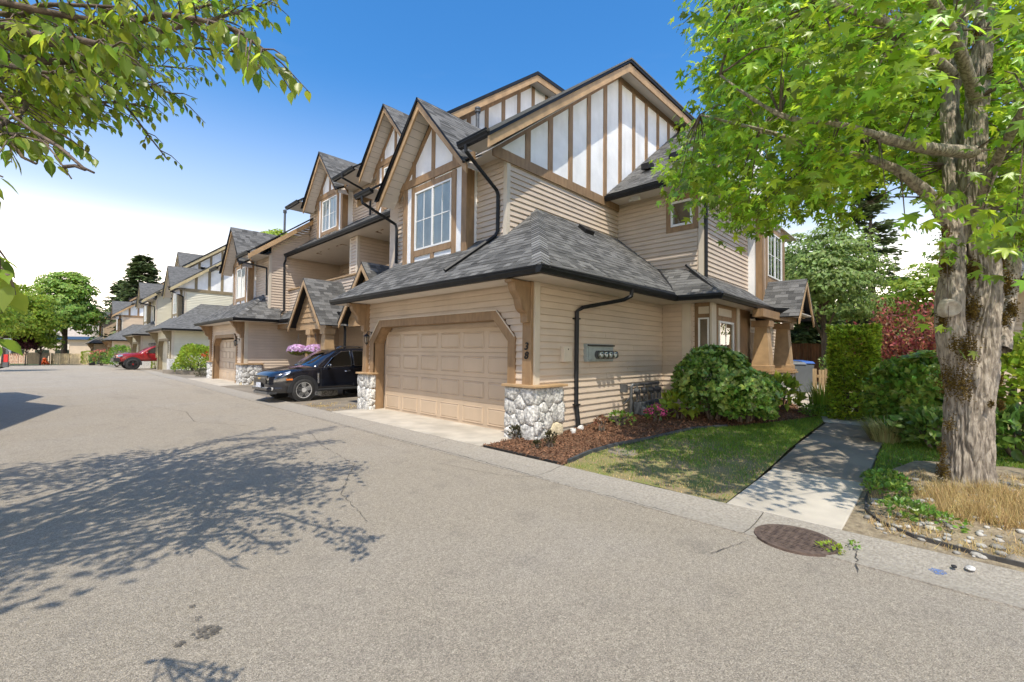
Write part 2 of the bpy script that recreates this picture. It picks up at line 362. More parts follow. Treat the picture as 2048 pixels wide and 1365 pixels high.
def flush_shingles(sep, nmax, mat=None):
    def score(t):
        d = t[0] - CAMP; return d.length / max(.05, abs(t[4].dot(d.normalized())))
    sep.sort(key=score); J = {}
    for i, (c, vs, fs, deck, n) in enumerate(sep):
        if i < nmax: obj('shingle', M().add(vs, fs), mat or SHIN, deck)
        else: J.setdefault(deck.name, (deck, M()))[1].add(vs, fs)
    for d, m in J.values(): tag(obj('shingle', m, mat or SHIN, d), kind='stuff')
def ridge_caps(parent, p0, p1, n0, n1, wd=0.15, step=0.15, name='hip_cap'):
    """overlapping cap shingles bent over a hip or ridge from the low end p0 to the high end p1"""
    p0 = Vector(p0); p1 = Vector(p1); L = (p1 - p0).length; d = (p1 - p0) / L; k = 0; t = 0.0
    s0 = Vector(n0).normalized(); s1 = Vector(n1).normalized()
    up = (s0 + s1).normalized(); a = d.cross(s0).normalized(); b = d.cross(s1).normalized()
    if a.dot(s1) > 0: a = -a
    if b.dot(s0) > 0: b = -b
    while t < L - .02:
        e = min(t + step + .03, L); m = M(); q0 = p0 + d * t + up * .030; q1 = p0 + d * e + up * .016
        vs = [q0 + a * wd - up * .006, q0 + a * .05 - up * .002, q0, q0 + b * .05 - up * .002, q0 + b * wd - up * .006]
        vs += [p + (q1 - q0) for p in vs]; vs += [p - up * .02 for p in vs[:5]]
        m.add(vs, [(i, i + 1, i + 6, i + 5) for i in range(4)] + [(i, i + 1, i + 11, i + 10) for i in range(4)])
        obj(name, m, CAPM, parent); t += step
def gutter(parent, pts, out, z=None, mat=None, name='gutter'):
    """K-profile gutter along a polyline at the eave; out = outward direction for each segment"""
    m = M(); prof = [(-.02, 0), (.075, 0), (.085, .03), (.115, .07), (.115, .10), (.13, .105), (.13, .125), (.1, .125), (.1, .115), (-.02, .115)]
    for (p, q), o in zip(zip(pts, pts[1:]), out):
        p = Vector(p); q = Vector(q); o = Vector(o); m.prism([p + o * a + Vector((0, 0, b)) for a, b in prof], q - p)
    return obj(name, m, mat or GUT, parent)
def pipe(parent, pts, name='downspout', w=.075, h=.055, mat=None):
    m = M(); m.tube(pts, [.044] * len(pts), 6)
    o = obj(name, m, mat or GUT, parent); return o
def window(parent, mp, u0, u1, z0, z1, kind='slider', curtain='curtain', frame=.045, grid=True, mat=None):
    """vinyl window proud of its wall by d: frame, panes, muntin bars, and what hangs behind the glass"""
    m = M(); fr = frame
    for a, b, c, d in ((u0, u1, z0, z0 + fr), (u0, u1, z1 - fr, z1), (u0, u0 + fr, z0 + fr, z1 - fr), (u1 - fr, u1, z0 + fr, z1 - fr)):
        m.box(a, b, -.06, .035, c, d, mp)
    wi = obj('window', m, mat or WHITE, parent)
    um = (u0 + u1) / 2; zm = z0 + (z1 - z0) * .5
    mm = M()
    if kind == 'slider': mm.box(um - .03, um + .03, -.05, .03, z0 + fr, z1 - fr, mp)
    if kind == 'single': mm.box(u0 + fr, u1 - fr, -.05, .03, z0 + (z1 - z0) * .33 - .03, z0 + (z1 - z0) * .33 + .03, mp)
    if grid:
        for uc in ((u0 + um) / 2, (u1 + um) / 2) if kind == 'slider' else (um,):
            mm.box(uc - .011, uc + .011, -.012, .012, z0 + fr, z1 - fr, mp)
        mm.box(u0 + fr, u1 - fr, -.0125, .0125, zm - .011, zm + .011, mp)
    if mm.v: obj('muntin', mm, mat or WHITE, wi)
    for a, b in (((u0 + fr, um - .0305), (um + .0305, u1 - fr)) if kind == 'slider' else ((u0 + fr, u1 - fr),)):
        obj('pane', M().box(a, b, -.004, .004, z0 + fr, z1 - fr, mp), GLASS, wi)
    obj('interior', M().box(u0 + .01, u1 - .01, -.7, -.69, z0 + .01, z1 - .01, mp), DARK, wi)
    if curtain == 'curtain':
        c = M(); n = 40; prev = None
        for i in range(n):
            t0 = u0 + fr + (u1 - u0 - 2 * fr) * i / n; t1 = u0 + fr + (u1 - u0 - 2 * fr) * (i + 1) / n
            d0 = -.12 + .025 * math.sin(i * 1.7) ; d1 = -.12 + .025 * math.sin((i + 1) * 1.7)
            if 0.70 < i / n < .93 or .10 < i / n < .14: continue
            c.add([mp(t0, d0, z0 + .03), mp(t1, d1, z0 + .03), mp(t1, d1, z1 - .03), mp(t0, d0, z1 - .03)], [(0, 1, 2, 3)])
        obj('curtain', c, CURT, wi)
    elif curtain == 'blind':
        c = M(); z = z0 + .06
        while z < z1 - .05:
            c.add([mp(u0 + fr, -.10, z), mp(u1 - fr, -.10, z), mp(u1 - fr, -.075, z + .032), mp(u0 + fr, -.075, z + .032)], [(0, 1, 2, 3)]); z += .046
        obj('blind_slats', c, BLIND, wi)
    return wi
def plate(parent, name, mp, u0, u1, d0, d1, z0, z1, mat, bevel=0): return obj(name, M().box(u0, u1, d0, d1, z0, z1, mp), mat, parent, bevel=bevel)
def pier(parent, x0, x1, y0, y1, ztop, seed, faces=('-x', '-y'), capm=None, capout=.05, zb=-.1):
    """low pier faced with rounded fieldstones, each stone its own piece, under a sloping timber cap"""
    rnd = random.Random(seed)
    pr = obj('stone_pier', M().box(x0, x1, y0, y1, zb, ztop), MORT, parent)
    for fc in faces:
        if fc == '-x': mp = lambda u, d, z: (x0 - d, y0 + u, z); W = y1 - y0
        elif fc == '-y': mp = lambda u, d, z: (x0 + u, y0 - d, z); W = x1 - x0
        else: mp = lambda u, d, z: (x0 + u, y1 + d, z); W = x1 - x0
        H = ztop - zb
        # rounded voronoi cells: relax seeds, clip each cell polygon, inset, puff
        n = max(4, int(W * H / .062)); pts = [(rnd.uniform(0, W), rnd.uniform(0, H)) for _ in range(n)]
        for _ in range(2):
            cells = [vor_cell(pts, i, W, H) for i in range(len(pts))]
            pts = [(sum(p[0] for p in c) / len(c), sum(p[1] for p in c) / len(c)) for c in cells]
        cells = [vor_cell(pts, i, W, H) for i in range(len(pts))]
        for c in cells:
            if len(c) < 3: continue
            cx_ = sum(p[0] for p in c) / len(c); cy_ = sum(p[1] for p in c) / len(c); dep = rnd.uniform(.035, .06)
            pl = []
            for i in range(len(c)):
                a, b = c[i], c[(i + 1) % len(c)]
                for t in (.12, .5, .88): pl.append((a[0] + (b[0] - a[0]) * t, a[1] + (b[1] - a[1]) * t))
            m = M(); k = len(pl); vs = []
            for f, d in ((.985, 0.0), (.955, dep * .62), (.84, dep), (.45, dep * 1.05)):
                for j, (px_, py_) in enumerate(pl):
                    ff = f * (1 + rnd.uniform(-.025, .012)); dd = d * (1 + (rnd.uniform(-.34, .2) if d else 0))
                    vs.append(mp(cx_ + (px_ - cx_) * ff, dd, zb + cy_ + (py_ - cy_) * ff))
            vs.append(mp(cx_, dep * 1.15, zb + cy_))
            fs = [(r * k + j, r * k + (j + 1) % k, (r + 1) * k + (j + 1) % k, (r + 1) * k + j) for r in range(3) for j in range(k)]
            fs += [(3 * k + j, 3 * k + (j + 1) % k, 4 * k) for j in range(k)]
            m.add(vs, fs); tan = rnd.random() < (.3 if cx_ > W * .55 and fc == '-y' else .05)
            obj('stone', m, STONT if tan else STONE, pr, smooth=True)
    c = M(); o = capout; c.box(x0 - o - .045, x1 + (o if '-y' in faces else 0), y0 - o - .045, y1 + .02, ztop + .002, ztop + .05)
    obj('pier_cap', c, capm or BARGE, parent, bevel=.008)
    return pr
def vor_cell(pts, i, W, H):
    poly = [(0, 0), (W, 0), (W, H), (0, H)]; a = pts[i]
    for j, b in enumerate(pts):
        if j == i or (abs(b[0] - a[0]) + abs(b[1] - a[1])) > 1.1: continue
        mx_, my_ = (a[0] + b[0]) / 2, (a[1] + b[1]) / 2; nx_, ny_ = b[0] - a[0], b[1] - a[1]
        out = []
        for k in range(len(poly)):
            p, q = poly[k], poly[(k + 1) % len(poly)]
            dp = (p[0] - mx_) * nx_ + (p[1] - my_) * ny_; dq = (q[0] - mx_) * nx_ + (q[1] - my_) * ny_
            if dp <= 0: out.append(p)
            if dp * dq < 0: t = dp / (dp - dq); out.append((p[0] + (q[0] - p[0]) * t, p[1] + (q[1] - p[1]) * t))
        poly = out
        if len(poly) < 3: break
    return poly
def bracket(parent, yc, x_wall, ztop, mat, w=.17):
    """scrolled timber bracket under the eave on top of a post: profile in x-z, thickness along y"""
    pr = [(0, 0), (-.50, 0), (-.50, -.05), (-.43, -.06), (-.42, -.12), (-.385, -.20), (-.32, -.27), (-.275, -.33), (-.255, -.42), (-.22, -.50), (-.15, -.555), (-.10, -.575), (-.085, -.64), (-.085, -.74), (0, -.74)]
    m = M(); m.prism([(x_wall + a, yc - w / 2, ztop + b) for a, b in pr], (0, w, 0))
    o = obj('eave_bracket', m, mat, parent, bevel=.006)
    ins = [(x_wall + a * .86 - .02, yc - w / 2 - .012, ztop + b * .86 - .06) for a, b in pr[3:12]] + [(x_wall - .05, yc - w / 2 - .012, ztop - .52), (x_wall - .05, yc - w / 2 - .012, ztop - .1)]
    obj('bracket_cheek', M().prism(ins, (0, .011, 0)), mat, o)
    return o
def garage_door(parent, x, y0, y1, rows=4, cols=6, h=2.13, mat=None):
    dm = mat or DOOR; dr = obj('garage_door', M().box(x + .02, x + .05, y0, y1, 0, h), dm, parent); rh = h / rows; mp = FX(x)
    for r in range(rows):
        z0 = r * rh + .004; z1 = (r + 1) * rh - .004
        obj('door_section', M().box(y0, y1, -.02, 0, z0, z1, mp), dm, dr, bevel=.004)
        cw = (y1 - y0) / cols
        for c in range(cols):
            u0 = y0 + c * cw + .07; u1 = y0 + (c + 1) * cw - .07; a, b = z0 + .085, z1 - .085
            m = M(); e = .022
            # recessed moulding round a raised field
            vs = [mp(u, d, z) for d, q in ((.0015, 0), (.017, e * .45), (.002, e * 1.1), (.013, e * 2.1)) for u, z in ((u0 + q, a + q), (u1 - q, a + q), (u1 - q, b - q), (u0 + q, b - q))]
            fs = [(k * 4 + i, k * 4 + (i + 1) % 4, k * 4 + 4 + (i + 1) % 4, k * 4 + 4 + i) for k in range(3) for i in range(4)] + [(12, 13, 14, 15)]
            m.add(vs, fs); obj('door_panel', m, dm, dr)
    return dr
def garage_trim(parent, x, yi0, yi1, zt, ch, w, mat, depth=.3):
    """octagonal brown surround: flat trim on the wall and the deep reveal behind it"""
    inn = [(yi0, -.05), (yi0, zt - ch), (yi0 + ch * .95, zt), (yi1 - ch * .95, zt), (yi1, zt - ch), (yi1, -.05)]
    out = [(yi0 - w, -.05), (yi0 - w, zt - ch + w * .45), (yi0 + ch * .95 - w * .45, zt + w), (yi1 - ch * .95 + w * .45, zt + w), (yi1 + w, zt - ch + w * .45), (yi1 + w, -.05)]
    m = M()
    for i in range(5):
        q = [inn[i], inn[i + 1], out[i + 1], out[i]]
        m.prism([(x - .035, a, b) for a, b in q], (.05, 0, 0))
    t = obj('garage_surround', m, mat, parent)
    r = M()
    for i in range(5):
        a, b = inn[i], inn[i + 1]
        q0 = [(x - .015, *a), (x - .015, *b), (x + depth, *b), (x + depth, *a)]
        cx_, cz_ = (yi0 + yi1) / 2, zt / 2
        mid = ((a[0] + b[0]) / 2, (a[1] + b[1]) / 2); nx_ = Vector((0, mid[0] - cx_, mid[1] - cz_)).normalized() * .03
        ed = Vector((0, b[0] - a[0], b[1] - a[1])); nn = ed.cross(Vector((1, 0, 0))).normalized()
        if nn.dot(nx_) < 0: nn = -nn
        r.prism(q0, nn * .03)
    obj('reveal', r, mat, t)
    e = M()
    for i in range(1, 4):
        a, b = out[i], out[i + 1]; e.beam((x - .05, *a), (x - .05, *b), .02, .02, (1, 0, 0))
    obj('drip_flashing', e, CORN, t)
    return t
def dormer(parent, xf, yc, hw, zb, zs, zp, xw, xr, cfg, sep=None, detail=True, xb=None, pitch_tip=None):
    """gabled bay facing the street: xf front face, hw half width, zb base, zs eave line, zp peak, xw wall behind, xr where the ridge dies"""
    wm, tm, bm_, sm = cfg['stucco'], cfg['trim'], cfg['barge'], cfg['shin']
    ov = .5; tip = cfg.get('tip', hw + .57); zt = zs - .28; mp = FX(xf); top = zp - .33
    b = obj('dormer_wall', M().prism([(xf, yc - hw, zb), (xf, yc + hw, zb), (xf, yc + hw, zs), (xf, yc, top), (xf, yc - hw, zs)], (xw - xf + 1.0, 0, 0)), wm, parent)
    # timber frame
    def st(y0, y1, z0, z1, d=.028): obj('timber', M().box(y0, y1, 0, d, z0, z1, mp), tm, b)
    ww = cfg.get('win', 1.56) / 2; wz0, wz1 = cfg['wz']
    for s in (-1, 1):
        st(*sorted((yc + s * hw, yc + s * (hw - .16))), zb - .1, zs, .03)
        st(*sorted((yc + s * (ww + .02), yc + s * (ww + .17))), zb - .1, zs - .03, .031)
        obj('timber', M().box(*sorted((yc + s * (hw + .026), yc + s * (hw + .001)))[:2], -.22, .029, zb - .1, zs, mp), tm, b)
    st(yc - hw - .3, yc + hw + .3, zs, zs + .2, .045)
    st(yc - ww, yc + ww, wz1, wz1 + .15, .029); st(yc - ww, yc + ww, wz0 - .16, wz0, .032)
    st(yc - .07, yc + .07, wz1 + .15, zs, .027); st(yc - .07, yc + .07, zb - .1, wz0 - .16, .027)
    if detail:
        st(yc - .07, yc + .07, zs + .2, top + .02, .027)
        for s in (-1, 1): st(*sorted((yc + s * (ww + .02), yc + s * (ww + .16))), zs + .2, zs + .2 + (top - zs - .2) * .36, .026)
    for s in (-1, 1):      # raking frieze on the wall
        obj('timber', rake(xf - .03, .03, yc + s * (hw + .28), zs - .12, yc, top + .06, .16), tm, b)
    window(parent, mp, yc - ww, yc + ww, wz0, wz1, 'slider', 'curtain')
    # gable roof with overhang, barge boards and boarded soffit
    sl = (zp - zt) / tip
    for s in (-1, 1):
        ye = yc + s * (tip + .02); ze = zp - sl * (tip + .02); xo = xf - ov - .05
        # roof plane from the barge back to where it meets the main roof
        xe = cfg['xe']       # where the eave end of this plane dies into the main roof
        poly = [(xo, ye, ze), (xe, ye, ze), (xr, yc, zp), (xo, yc, zp)]
        shingles(parent, poly, sm, sep=sep, seed=int(yc * 10) + s, deckm=GUT)
        obj('barge_board', rake(xf - ov, .045, yc + s * tip, zt - .05, yc, zp - .05, .2), bm_, parent)
        sf = M(); off = .16 * math.sqrt(1 + sl * sl)
        q = [(xf - ov + .05, yc + s * tip, zt - .115), (xf - ov + .05, yc, zp - .125), (xf + .001, yc, zp - .125), (xf + .001, yc + s * tip, zt - .115)]
        nbd = 14
        for i in range(nbd):
            t0, t1 = i / nbd + .003, (i + 1) / nbd - .003
            A = Vector(q[0]).lerp(Vector(q[1]), t0); B = Vector(q[0]).lerp(Vector(q[1]), t1); Cc = Vector(q[3]).lerp(Vector(q[2]), t1); Dd = Vector(q[3]).lerp(Vector(q[2]), t0)
            sf.prism([A, B, Cc, Dd], (0, 0, -.012))
        obj('soffit_boards', sf, SOFF, parent)
    return b
def rake(x, t, y0, z0, y1, z1, h):
    """board following a slope in the y-z plane, plumb cut, height h hanging down"""
    m = M(); m.prism([(x, y0, z0), (x, y1, z1), (x, y1, z1 - h * 1.2), (x, y0, z0 - h)], (t, 0, 0)); return m
def raked(y, t, x0, z0, x1, z1, h):
    m = M(); m.prism([(x0, y, z0), (x1, y, z1), (x1, y, z1 - h), (x0, y, z0 - h)], (0, t, 0)); return m
def lantern(loc, label, group=None):
    t = root('wall_lantern', loc, label, 'lantern', group); x, y, z = loc
    obj('wall_plate', M().lathe([(0.001, -.01), (.055, -.008), (.05, .012), (.001, .014)], (0, 0, 0), 14), IRON, t)
    bp = t.children[0]; bp.matrix_parent_inverse = Matrix.Identity(4); bp.rotation_euler = (0, -math.pi / 2, 0)
    obj('arm', M().tube([(x, y, z), (x - .05, y, z + .05), (x - .12, y, z + .05), (x - .15, y, z - .01)], .011, 8), IRON, t)
    cx_ = x - .15
    obj('lamp_cap', M().lathe([(.012, 0), (.035, -.02), (.085, -.075), (.09, -.085), (.02, -.085)], (cx_, y, z), 6), IRON, t)
    obj('lamp_glass', M().lathe([(.062, -.09), (.072, -.12), (.045, -.25), (.03, -.26)], (cx_, y, z), 6), CLEAR, t)
    m = M()
    for k in range(6):
        a = 2 * math.pi * k / 6; m.tube([(cx_ + .074 * math.cos(a), y + .074 * math.sin(a), z - .09), (cx_ + .047 * math.cos(a), y + .047 * math.sin(a), z - .255)], .006, 5)
    m.lathe([(.05, -.25), (.045, -.275), (.012, -.30), (.004, -.33)], (cx_, y, z), 6); obj('lamp_cage', m, IRON, t)
    return t
CFG = dict(stucco=STUC, trim=TRIM, barge=BARGE, shin=SHIN)
# ------------------------------------------------------------------ near corner townhouse (number 38)
A = root('townhouse', (6.05, 5.3, 0), 'beige corner townhouse numbered 38 with wide garage door and black gutters', 'house', 'attached townhouses along the street')
SH = []
# walls behind the siding
wl = M()
wl.box(6.06, 6.4, 5.30, 5.86, -.1, 2.92); wl.box(6.06, 6.4, 11.12, 11.6, -.1, 2.92); wl.box(6.06, 6.4, 5.86, 11.12, 2.30, 2.92)
wl.box(6.4, 11.2, 5.30, 5.5, -.1, 2.92); wl.box(6.4, 11.2, 11.4, 11.6, -.1, 2.92); wl.box(6.38, 6.4, 5.86, 11.12, 0, 2.30)
wl.box(11.2, 11.5, 4.50, 11.6, .0, 2.95)
wl.box(7.0, 11.76, 6.98, 12.0, 2.9, 6.2); wl.box(11.76, 20.0, 4.48, 12, 2.95, 6.3)
wl.prism([(7.0, 6.985, 6.1), (11.7, 6.985, 9.95), (17, 6.985, 10.05), (17, 6.985, 6.1)], (0, 5, 0))
obj('wall', wl, SIDE, A)
obj('foundation', M().box(6.2, 11.4, 5.285, 5.4, -.1, .17), CONC, A)
# garage front siding, cut round the octagonal surround
def gr(z):
    L = [(5.50 + .01, 5.72), (11.23, 11.34)]
    if z > 2.40: return [(5.29, 11.58)]
    k = max(0, (z - 1.93) / .525 * .5); return [(5.29, 5.78 + k), (11.20 - k, 11.58)]
siding(A, FX(6.06), .98, 2.92, gr, SIDE)
garage_trim(A, 6.04, 5.93, 11.05, 2.24, .42, .19, TRIM, .30)
garage_door(A, 6.315, 6.05, 10.93)
for yc in (5.40, 11.44):
    obj('post', M().box(5.955, 6.06, yc - .105, yc + .105, 1.0, 2.9), TRIM, A, bevel=.008)
    bracket(A, yc, 5.96, 2.885, TRIM)
obj('corner_board', M().box(6.03, 6.16, 5.255, 5.29, 1.0, 2.92).box(6.025, 6.06, 5.256, 5.30, 1.0, 2.92), CORN, A)
# side wall of the garage
siding(A, FY(5.30), .15, 2.95, lambda z: [(6.1, 11.18)], SIDE)
pier(A, 5.93, 6.74, 5.17, 5.9, .97, 3, ('-x', '-y'))
pier(A, 5.93, 6.1, 11.09, 11.68, .97, 5, ('-x', '-y'))
# wall stepping forward to the bay
siding(A, FX(11.2), .15, 2.95, lambda z: [(4.75, 5.28)], SIDE)
siding(A, FX(11.2), .15, 2.95, lambda z: [(4.44, 4.53)], SIDE)
obj('corner_board', M().box(11.165, 11.2, 4.53, 4.75, .12, 2.95), CORN, A)
# box bay with two windows
bay = obj('bay_wall', M().box(11.25, 14.4, 4.06, 5.0, .1, 2.95), TRIM, A)
mp1 = FX(11.25)
plate(A, 'bay_panel', mp1, 4.10, 4.36, 0, .02, 2.62, 2.80, CORN, .006)
window(A, mp1, 4.10, 4.36, .95, 2.52, 'single', 'blind', .035, grid=False)
obj('bay_corner_board', M().box(11.22, 11.52, 4.025, 4.06, .1, 2.93).box(11.215, 11.25, 4.03, 4.075, .1, 2.93), CORN, A)
mp2 = FY(4.06)
window(A, mp2, 11.75, 12.85, .95, 2.47, 'plain', 'blind', .05)
plate(A, 'bay_panel', mp2, 11.75, 12.7, 0, .02, 2.60, 2.80, CORN, .006)
obj('bay_corner_board', M().box(13.15, 13.35, 4.03, 4.06, .1, 2.93), CORN, A)
# entry wall behind the porch
siding(A, FY(4.9), .2, 2.8, lambda z: [(14.42, 22.0)], SIDE, separate=False)
obj('entry_wall', M().box(14.42, 22, 4.92, 5.4, .1, 2.95), SIDE, A)
window(A, FY(4.35), 13.42, 14.1, .95, 2.3, 'single', 'blind', .05, grid=False)
obj('entry_door', M().box(17.1, 18.1, 4.82, 4.90, .35, 2.4), TRIM, A, bevel=.01)
# upper storey
siding(A, FY(6.98), 3.95, 5.88, lambda z: [(7.06, 11.74)], SIDE)
siding(A, FX(7.0), 4.05, 6.15, lambda z: [(7.05, 7.98), (10.66, 11.5)], SIDE)
obj('corner_board', M().box(6.965, 7.07, 6.945, 6.98, 4.1, 6.15).box(6.96, 7.0, 6.944, 7.06, 4.1, 6.15), CORN, A)
obj('band_board', M().box(6.5, 11.75, 6.915, 6.95, 5.88, 6.12), TRIM, A)
siding(A, FX(11.76), 3.2, 6.12, lambda z: [(4.58, 5.42 if 4.96 < z < 5.94 else 6.96)] if not (4.96 < z < 5.94) else [(5.44, 6.96), (4.55, 4.56)], SIDE)
plate(A, 'window_casing', FX(11.76), 4.56, 5.44, 0, .03, 4.95, 5.95, TRIM)
window(A, FX(11.73), 4.70, 5.29, 5.09, 5.78, 'plain', 'none', .06, grid=False)
obj('corner_board', M().box(11.735, 11.76, 4.43, 4.55, 3.3, 6.15).box(11.74, 11.84, 4.44, 4.48, 3.3, 6.15), CORN, A)
siding(A, FY(4.48), 3.1, 6.12, lambda z: [(11.85, 15.6)], SIDE)
# gable end: stucco with studs
g = obj('gable_wall', M().prism([(6.5, 6.95, 6.0), (11.75, 6.95, 10.10), (17, 6.95, 10.16), (17, 6.95, 6.0)], (0, .03, 0)), STUC, A)
for i in range(12):
    x = 7.638 + .834 * i; zt = 6.88 + (x - 7.63) * .767 if x < 11.75 else 10.06 + (x - 11.75) * .01
    obj('stud', M().box(x - .085, x + .085, 6.922, 6.95, 6.10, zt), TRIM, A)
zl0, zl1 = 5.99, 10.12
obj('frieze_board', raked(6.925, .026, 6.5, 6.03, 11.75, 10.08, .10), TRIM, A)
obj('frieze_board', raked(6.926, .025, 11.75, 10.08, 17, 10.13, .20), TRIM, A)
obj('barge_board', raked(6.48, .045, 5.97, 5.98, 11.57, 10.16, .24), BARGE, A)
obj('barge_board', raked(6.481, .045, 11.57, 10.16, 17, 10.20, .24), BARGE, A)
obj('rake_soffit', M().prism([(6.02, 6.52, 5.70), (11.72, 6.52, 10.07), (11.72, 6.95, 10.07), (6.02, 6.95, 5.70)], (0, 0, .015)).prism([(11.72, 6.52, 10.07), (17, 6.52, 10.12), (17, 6.95, 10.12), (11.72, 6.95, 10.07)], (0, 0, .02)), SOFF, A)
top = obj('roof_slab', M().prism([(5.93, 6.44, 6.06), (11.57, 6.44, 10.28), (11.57, 6.44, 10.19), (5.97, 6.44, 5.97)], (0, .9, 0)).prism([(11.57, 6.44, 10.28), (17.2, 6.44, 10.32), (17.2, 6.44, 10.21), (11.57, 6.44, 10.19)], (0, 5.2, 0)), GUT, A)
for ya, yb, xa in ((6.44, 7.46, 5.93), (7.46, 11.18, 7.0), (11.18, 12.15, 5.93)):
    za = 6.07 + (xa - 5.93) * .75; shingles(A, [(xa, ya, za), (xa, yb, za), (11.57, yb, 10.30), (11.57, ya, 10.30)], seed=91 + int(ya))
obj('rake_edge_shingles', M().prism([(5.9, 6.42, 6.075), (11.57, 6.42, 10.315), (17, 6.42, 10.35), (17, 6.42, 10.31), (11.57, 6.42, 10.27), (5.95, 6.42, 6.03)], (0, .35, 0)), SHIN, A)
# upper front eave
obj('eave_soffit', M().prism([(6.0, 6.53, 6.08), (6.38, 6.53, 6.08), (6.5, 6.93, 6.08), (7.0, 6.93, 6.08), (7.0, 7.98, 6.08), (6.67, 7.98, 6.08), (6.67, 7.43, 6.08), (6.0, 7.43, 6.08)], (0, 0, .02)), SOFF, A); obj('eave_soffit', M().prism([(6.0, 11.2, 6.08), (6.67, 11.2, 6.08), (6.67, 10.66, 6.08), (7.0, 10.66, 6.08), (7.0, 12.0, 6.08), (6.0, 12.0, 6.08)], (0, 0, .02)), SOFF, A)
gutter(A, [(6.02, 6.5, 5.99), (6.02, 7.44, 5.99)], [(-1, 0, 0)])
gutter(A, [(6.02, 11.25, 5.99), (6.02, 12.15, 5.99)], [(-1, 0, 0)])
obj('barge_board', raked(12.1, .045, 5.98, 5.98, 8.0, 7.5, .22), BARGE, A)
dormer(A, 6.66, 9.32, 1.335, 3.75, 6.06, 7.95, 7.0, 9.2, dict(CFG, wz=(4.29, 5.86), win=1.57, tip=1.9, xe=6.05), detail=True)
pipe(A, [(5.95, 7.18, 6.0), (5.95, 7.18, 5.86), (6.35, 7.20, 5.62), (6.9, 7.22, 5.30), (6.95, 7.22, 5.2), (6.95, 7.22, 4.36), (6.88, 7.24, 4.24), (5.72, 7.55, 3.33)])
pipe(A, [(5.95, 11.75, 6.0), (5.95, 11.72, 5.8), (6.9, 11.52, 5.35), (6.93, 11.5, 5.2), (6.93, 11.5, 4.2)])
# vent-pipe roof over the set-back wing
vz = lambda x: 6.81 + .746 * (x - 11.825)
eave = 11.02
VP = [(eave, 3.95, vz(eave)), (eave, 6.93, vz(eave)), (16.2, 6.93, vz(16.2)), (16.2, 3.95, vz(16.2))]
shingles(A, VP, seed=17)
obj('eave_soffit', M().box(11.05, 11.76, 4.0, 6.93, 6.08, 6.10), SOFF, A)
obj('eave_soffit', M().box(11.76, 20.0, 3.95, 4.48, 6.08, 6.10), SOFF, A)
gutter(A, [(11.0, 4.0, 6.0), (11.0, 6.9, 6.0)], [(-1, 0, 0)])
obj('barge_board', raked(3.96, .045, 11.0, 6.1, 16.2, vz(16.2) - .08, .22), BARGE, A)
obj('gable_wall', M().prism([(11.8, 4.45, 6.1), (16.2, 4.45, vz(16.2) - .1), (20, 4.45, 6.1)], (0, .03, 0)), STUC, A)
for vx, vy in ((12.13, 6.2), (12.36, 5.46)):
    z = vz(vx); m = M(); m.prism([(vx - .16, vy - .13, z + .02), (vx - .16, vy - .13, z + .2), (vx - .02, vy - .13, z + .25), (vx + .16, vy - .13, z + .23), (vx + .16, vy - .13, z + .1)], (0, .26, 0))
    obj('roof_vent', m, IRON, A, bevel=.01)
obj('soffit_light', M().box(11.35, 11.5, 6.1, 6.3, 6.0, 6.08).tube([(11.4, 6.12, 6.03), (11.33, 6.05, 5.98)], .04, 8).tube([(11.4, 6.28, 6.03), (11.33, 6.36, 5.98)], .04, 8), WHITE, A)
obj('soffit_light', M().lathe([(.07, 0), (.075, .02), (.03, .02)], (11.4, 5.0, 6.06), 14), IRON, A)
# upper side bay with tall window
ub = obj('side_bay_wall', M().box(15.6, 18.4, 4.06, 4.5, 3.2, 6.1), STUC, A)
obj('timber', M().box(15.57, 15.6, 4.03, 4.22, 3.2, 6.1).box(15.575, 15.85, 4.03, 4.06, 3.2, 6.1), TRIM, ub)
for a, b, c, d in ((16.0, 16.2, 3.2, 6.1), (17.95, 18.4, 3.2, 6.1), (16.2, 17.95, 5.72, 5.95), (16.2, 17.95, 4.0, 4.2)):
    obj('timber', M().box(a, b, 4.032, 4.06, c, d), TRIM, ub)
window(A, FY(4.045), 16.2, 17.95, 4.2, 5.72, 'slider', 'curtain')
pipe(A, [(11.86, 4.40, 6.05), (11.86, 4.40, 3.45), (11.9, 4.35, 3.38), (13.2, 3.85, 3.1)])
# lower roof: front and side planes with a hip
G0 = (5.42, 4.60, 3.035); AP = (8.02, 6.97, 5.06); GL = (5.42, 12.45, 3.035)
front = [G0, GL, (8.02, 9.9, 5.06), AP]
d1 = shingles(A, front, sep=SH, seed=1)
side = [G0, AP, (11.76, 6.97, 5.06), (11.76, 5.66, 3.95), (10.55, 4.62, 3.035)]
def planefix(poly, a, b, c):
    n = (Vector(b) - Vector(a)).cross(Vector(c) - Vector(a)); return [(p[0], p[1], a[2] - ((p[0] - a[0]) * n.x + (p[1] - a[1]) * n.y) / n.z) for p in poly]
side = planefix(side, G0, AP, (11.76, 6.97, 5.06))
d2 = shingles(A, side, sep=SH, seed=2)
ridge_caps(d2, (5.44, 4.62, 3.05), (8.0, 6.95, 5.06), (-.6, 0, .8), (0, -.66, .75), .17)
# left return of the garage roof, sloping to the porch
shingles(A, [GL, (8.02, 9.9, 5.06), (8.9, 9.9, 5.06), (8.9, 12.45, 3.035)], seed=4)
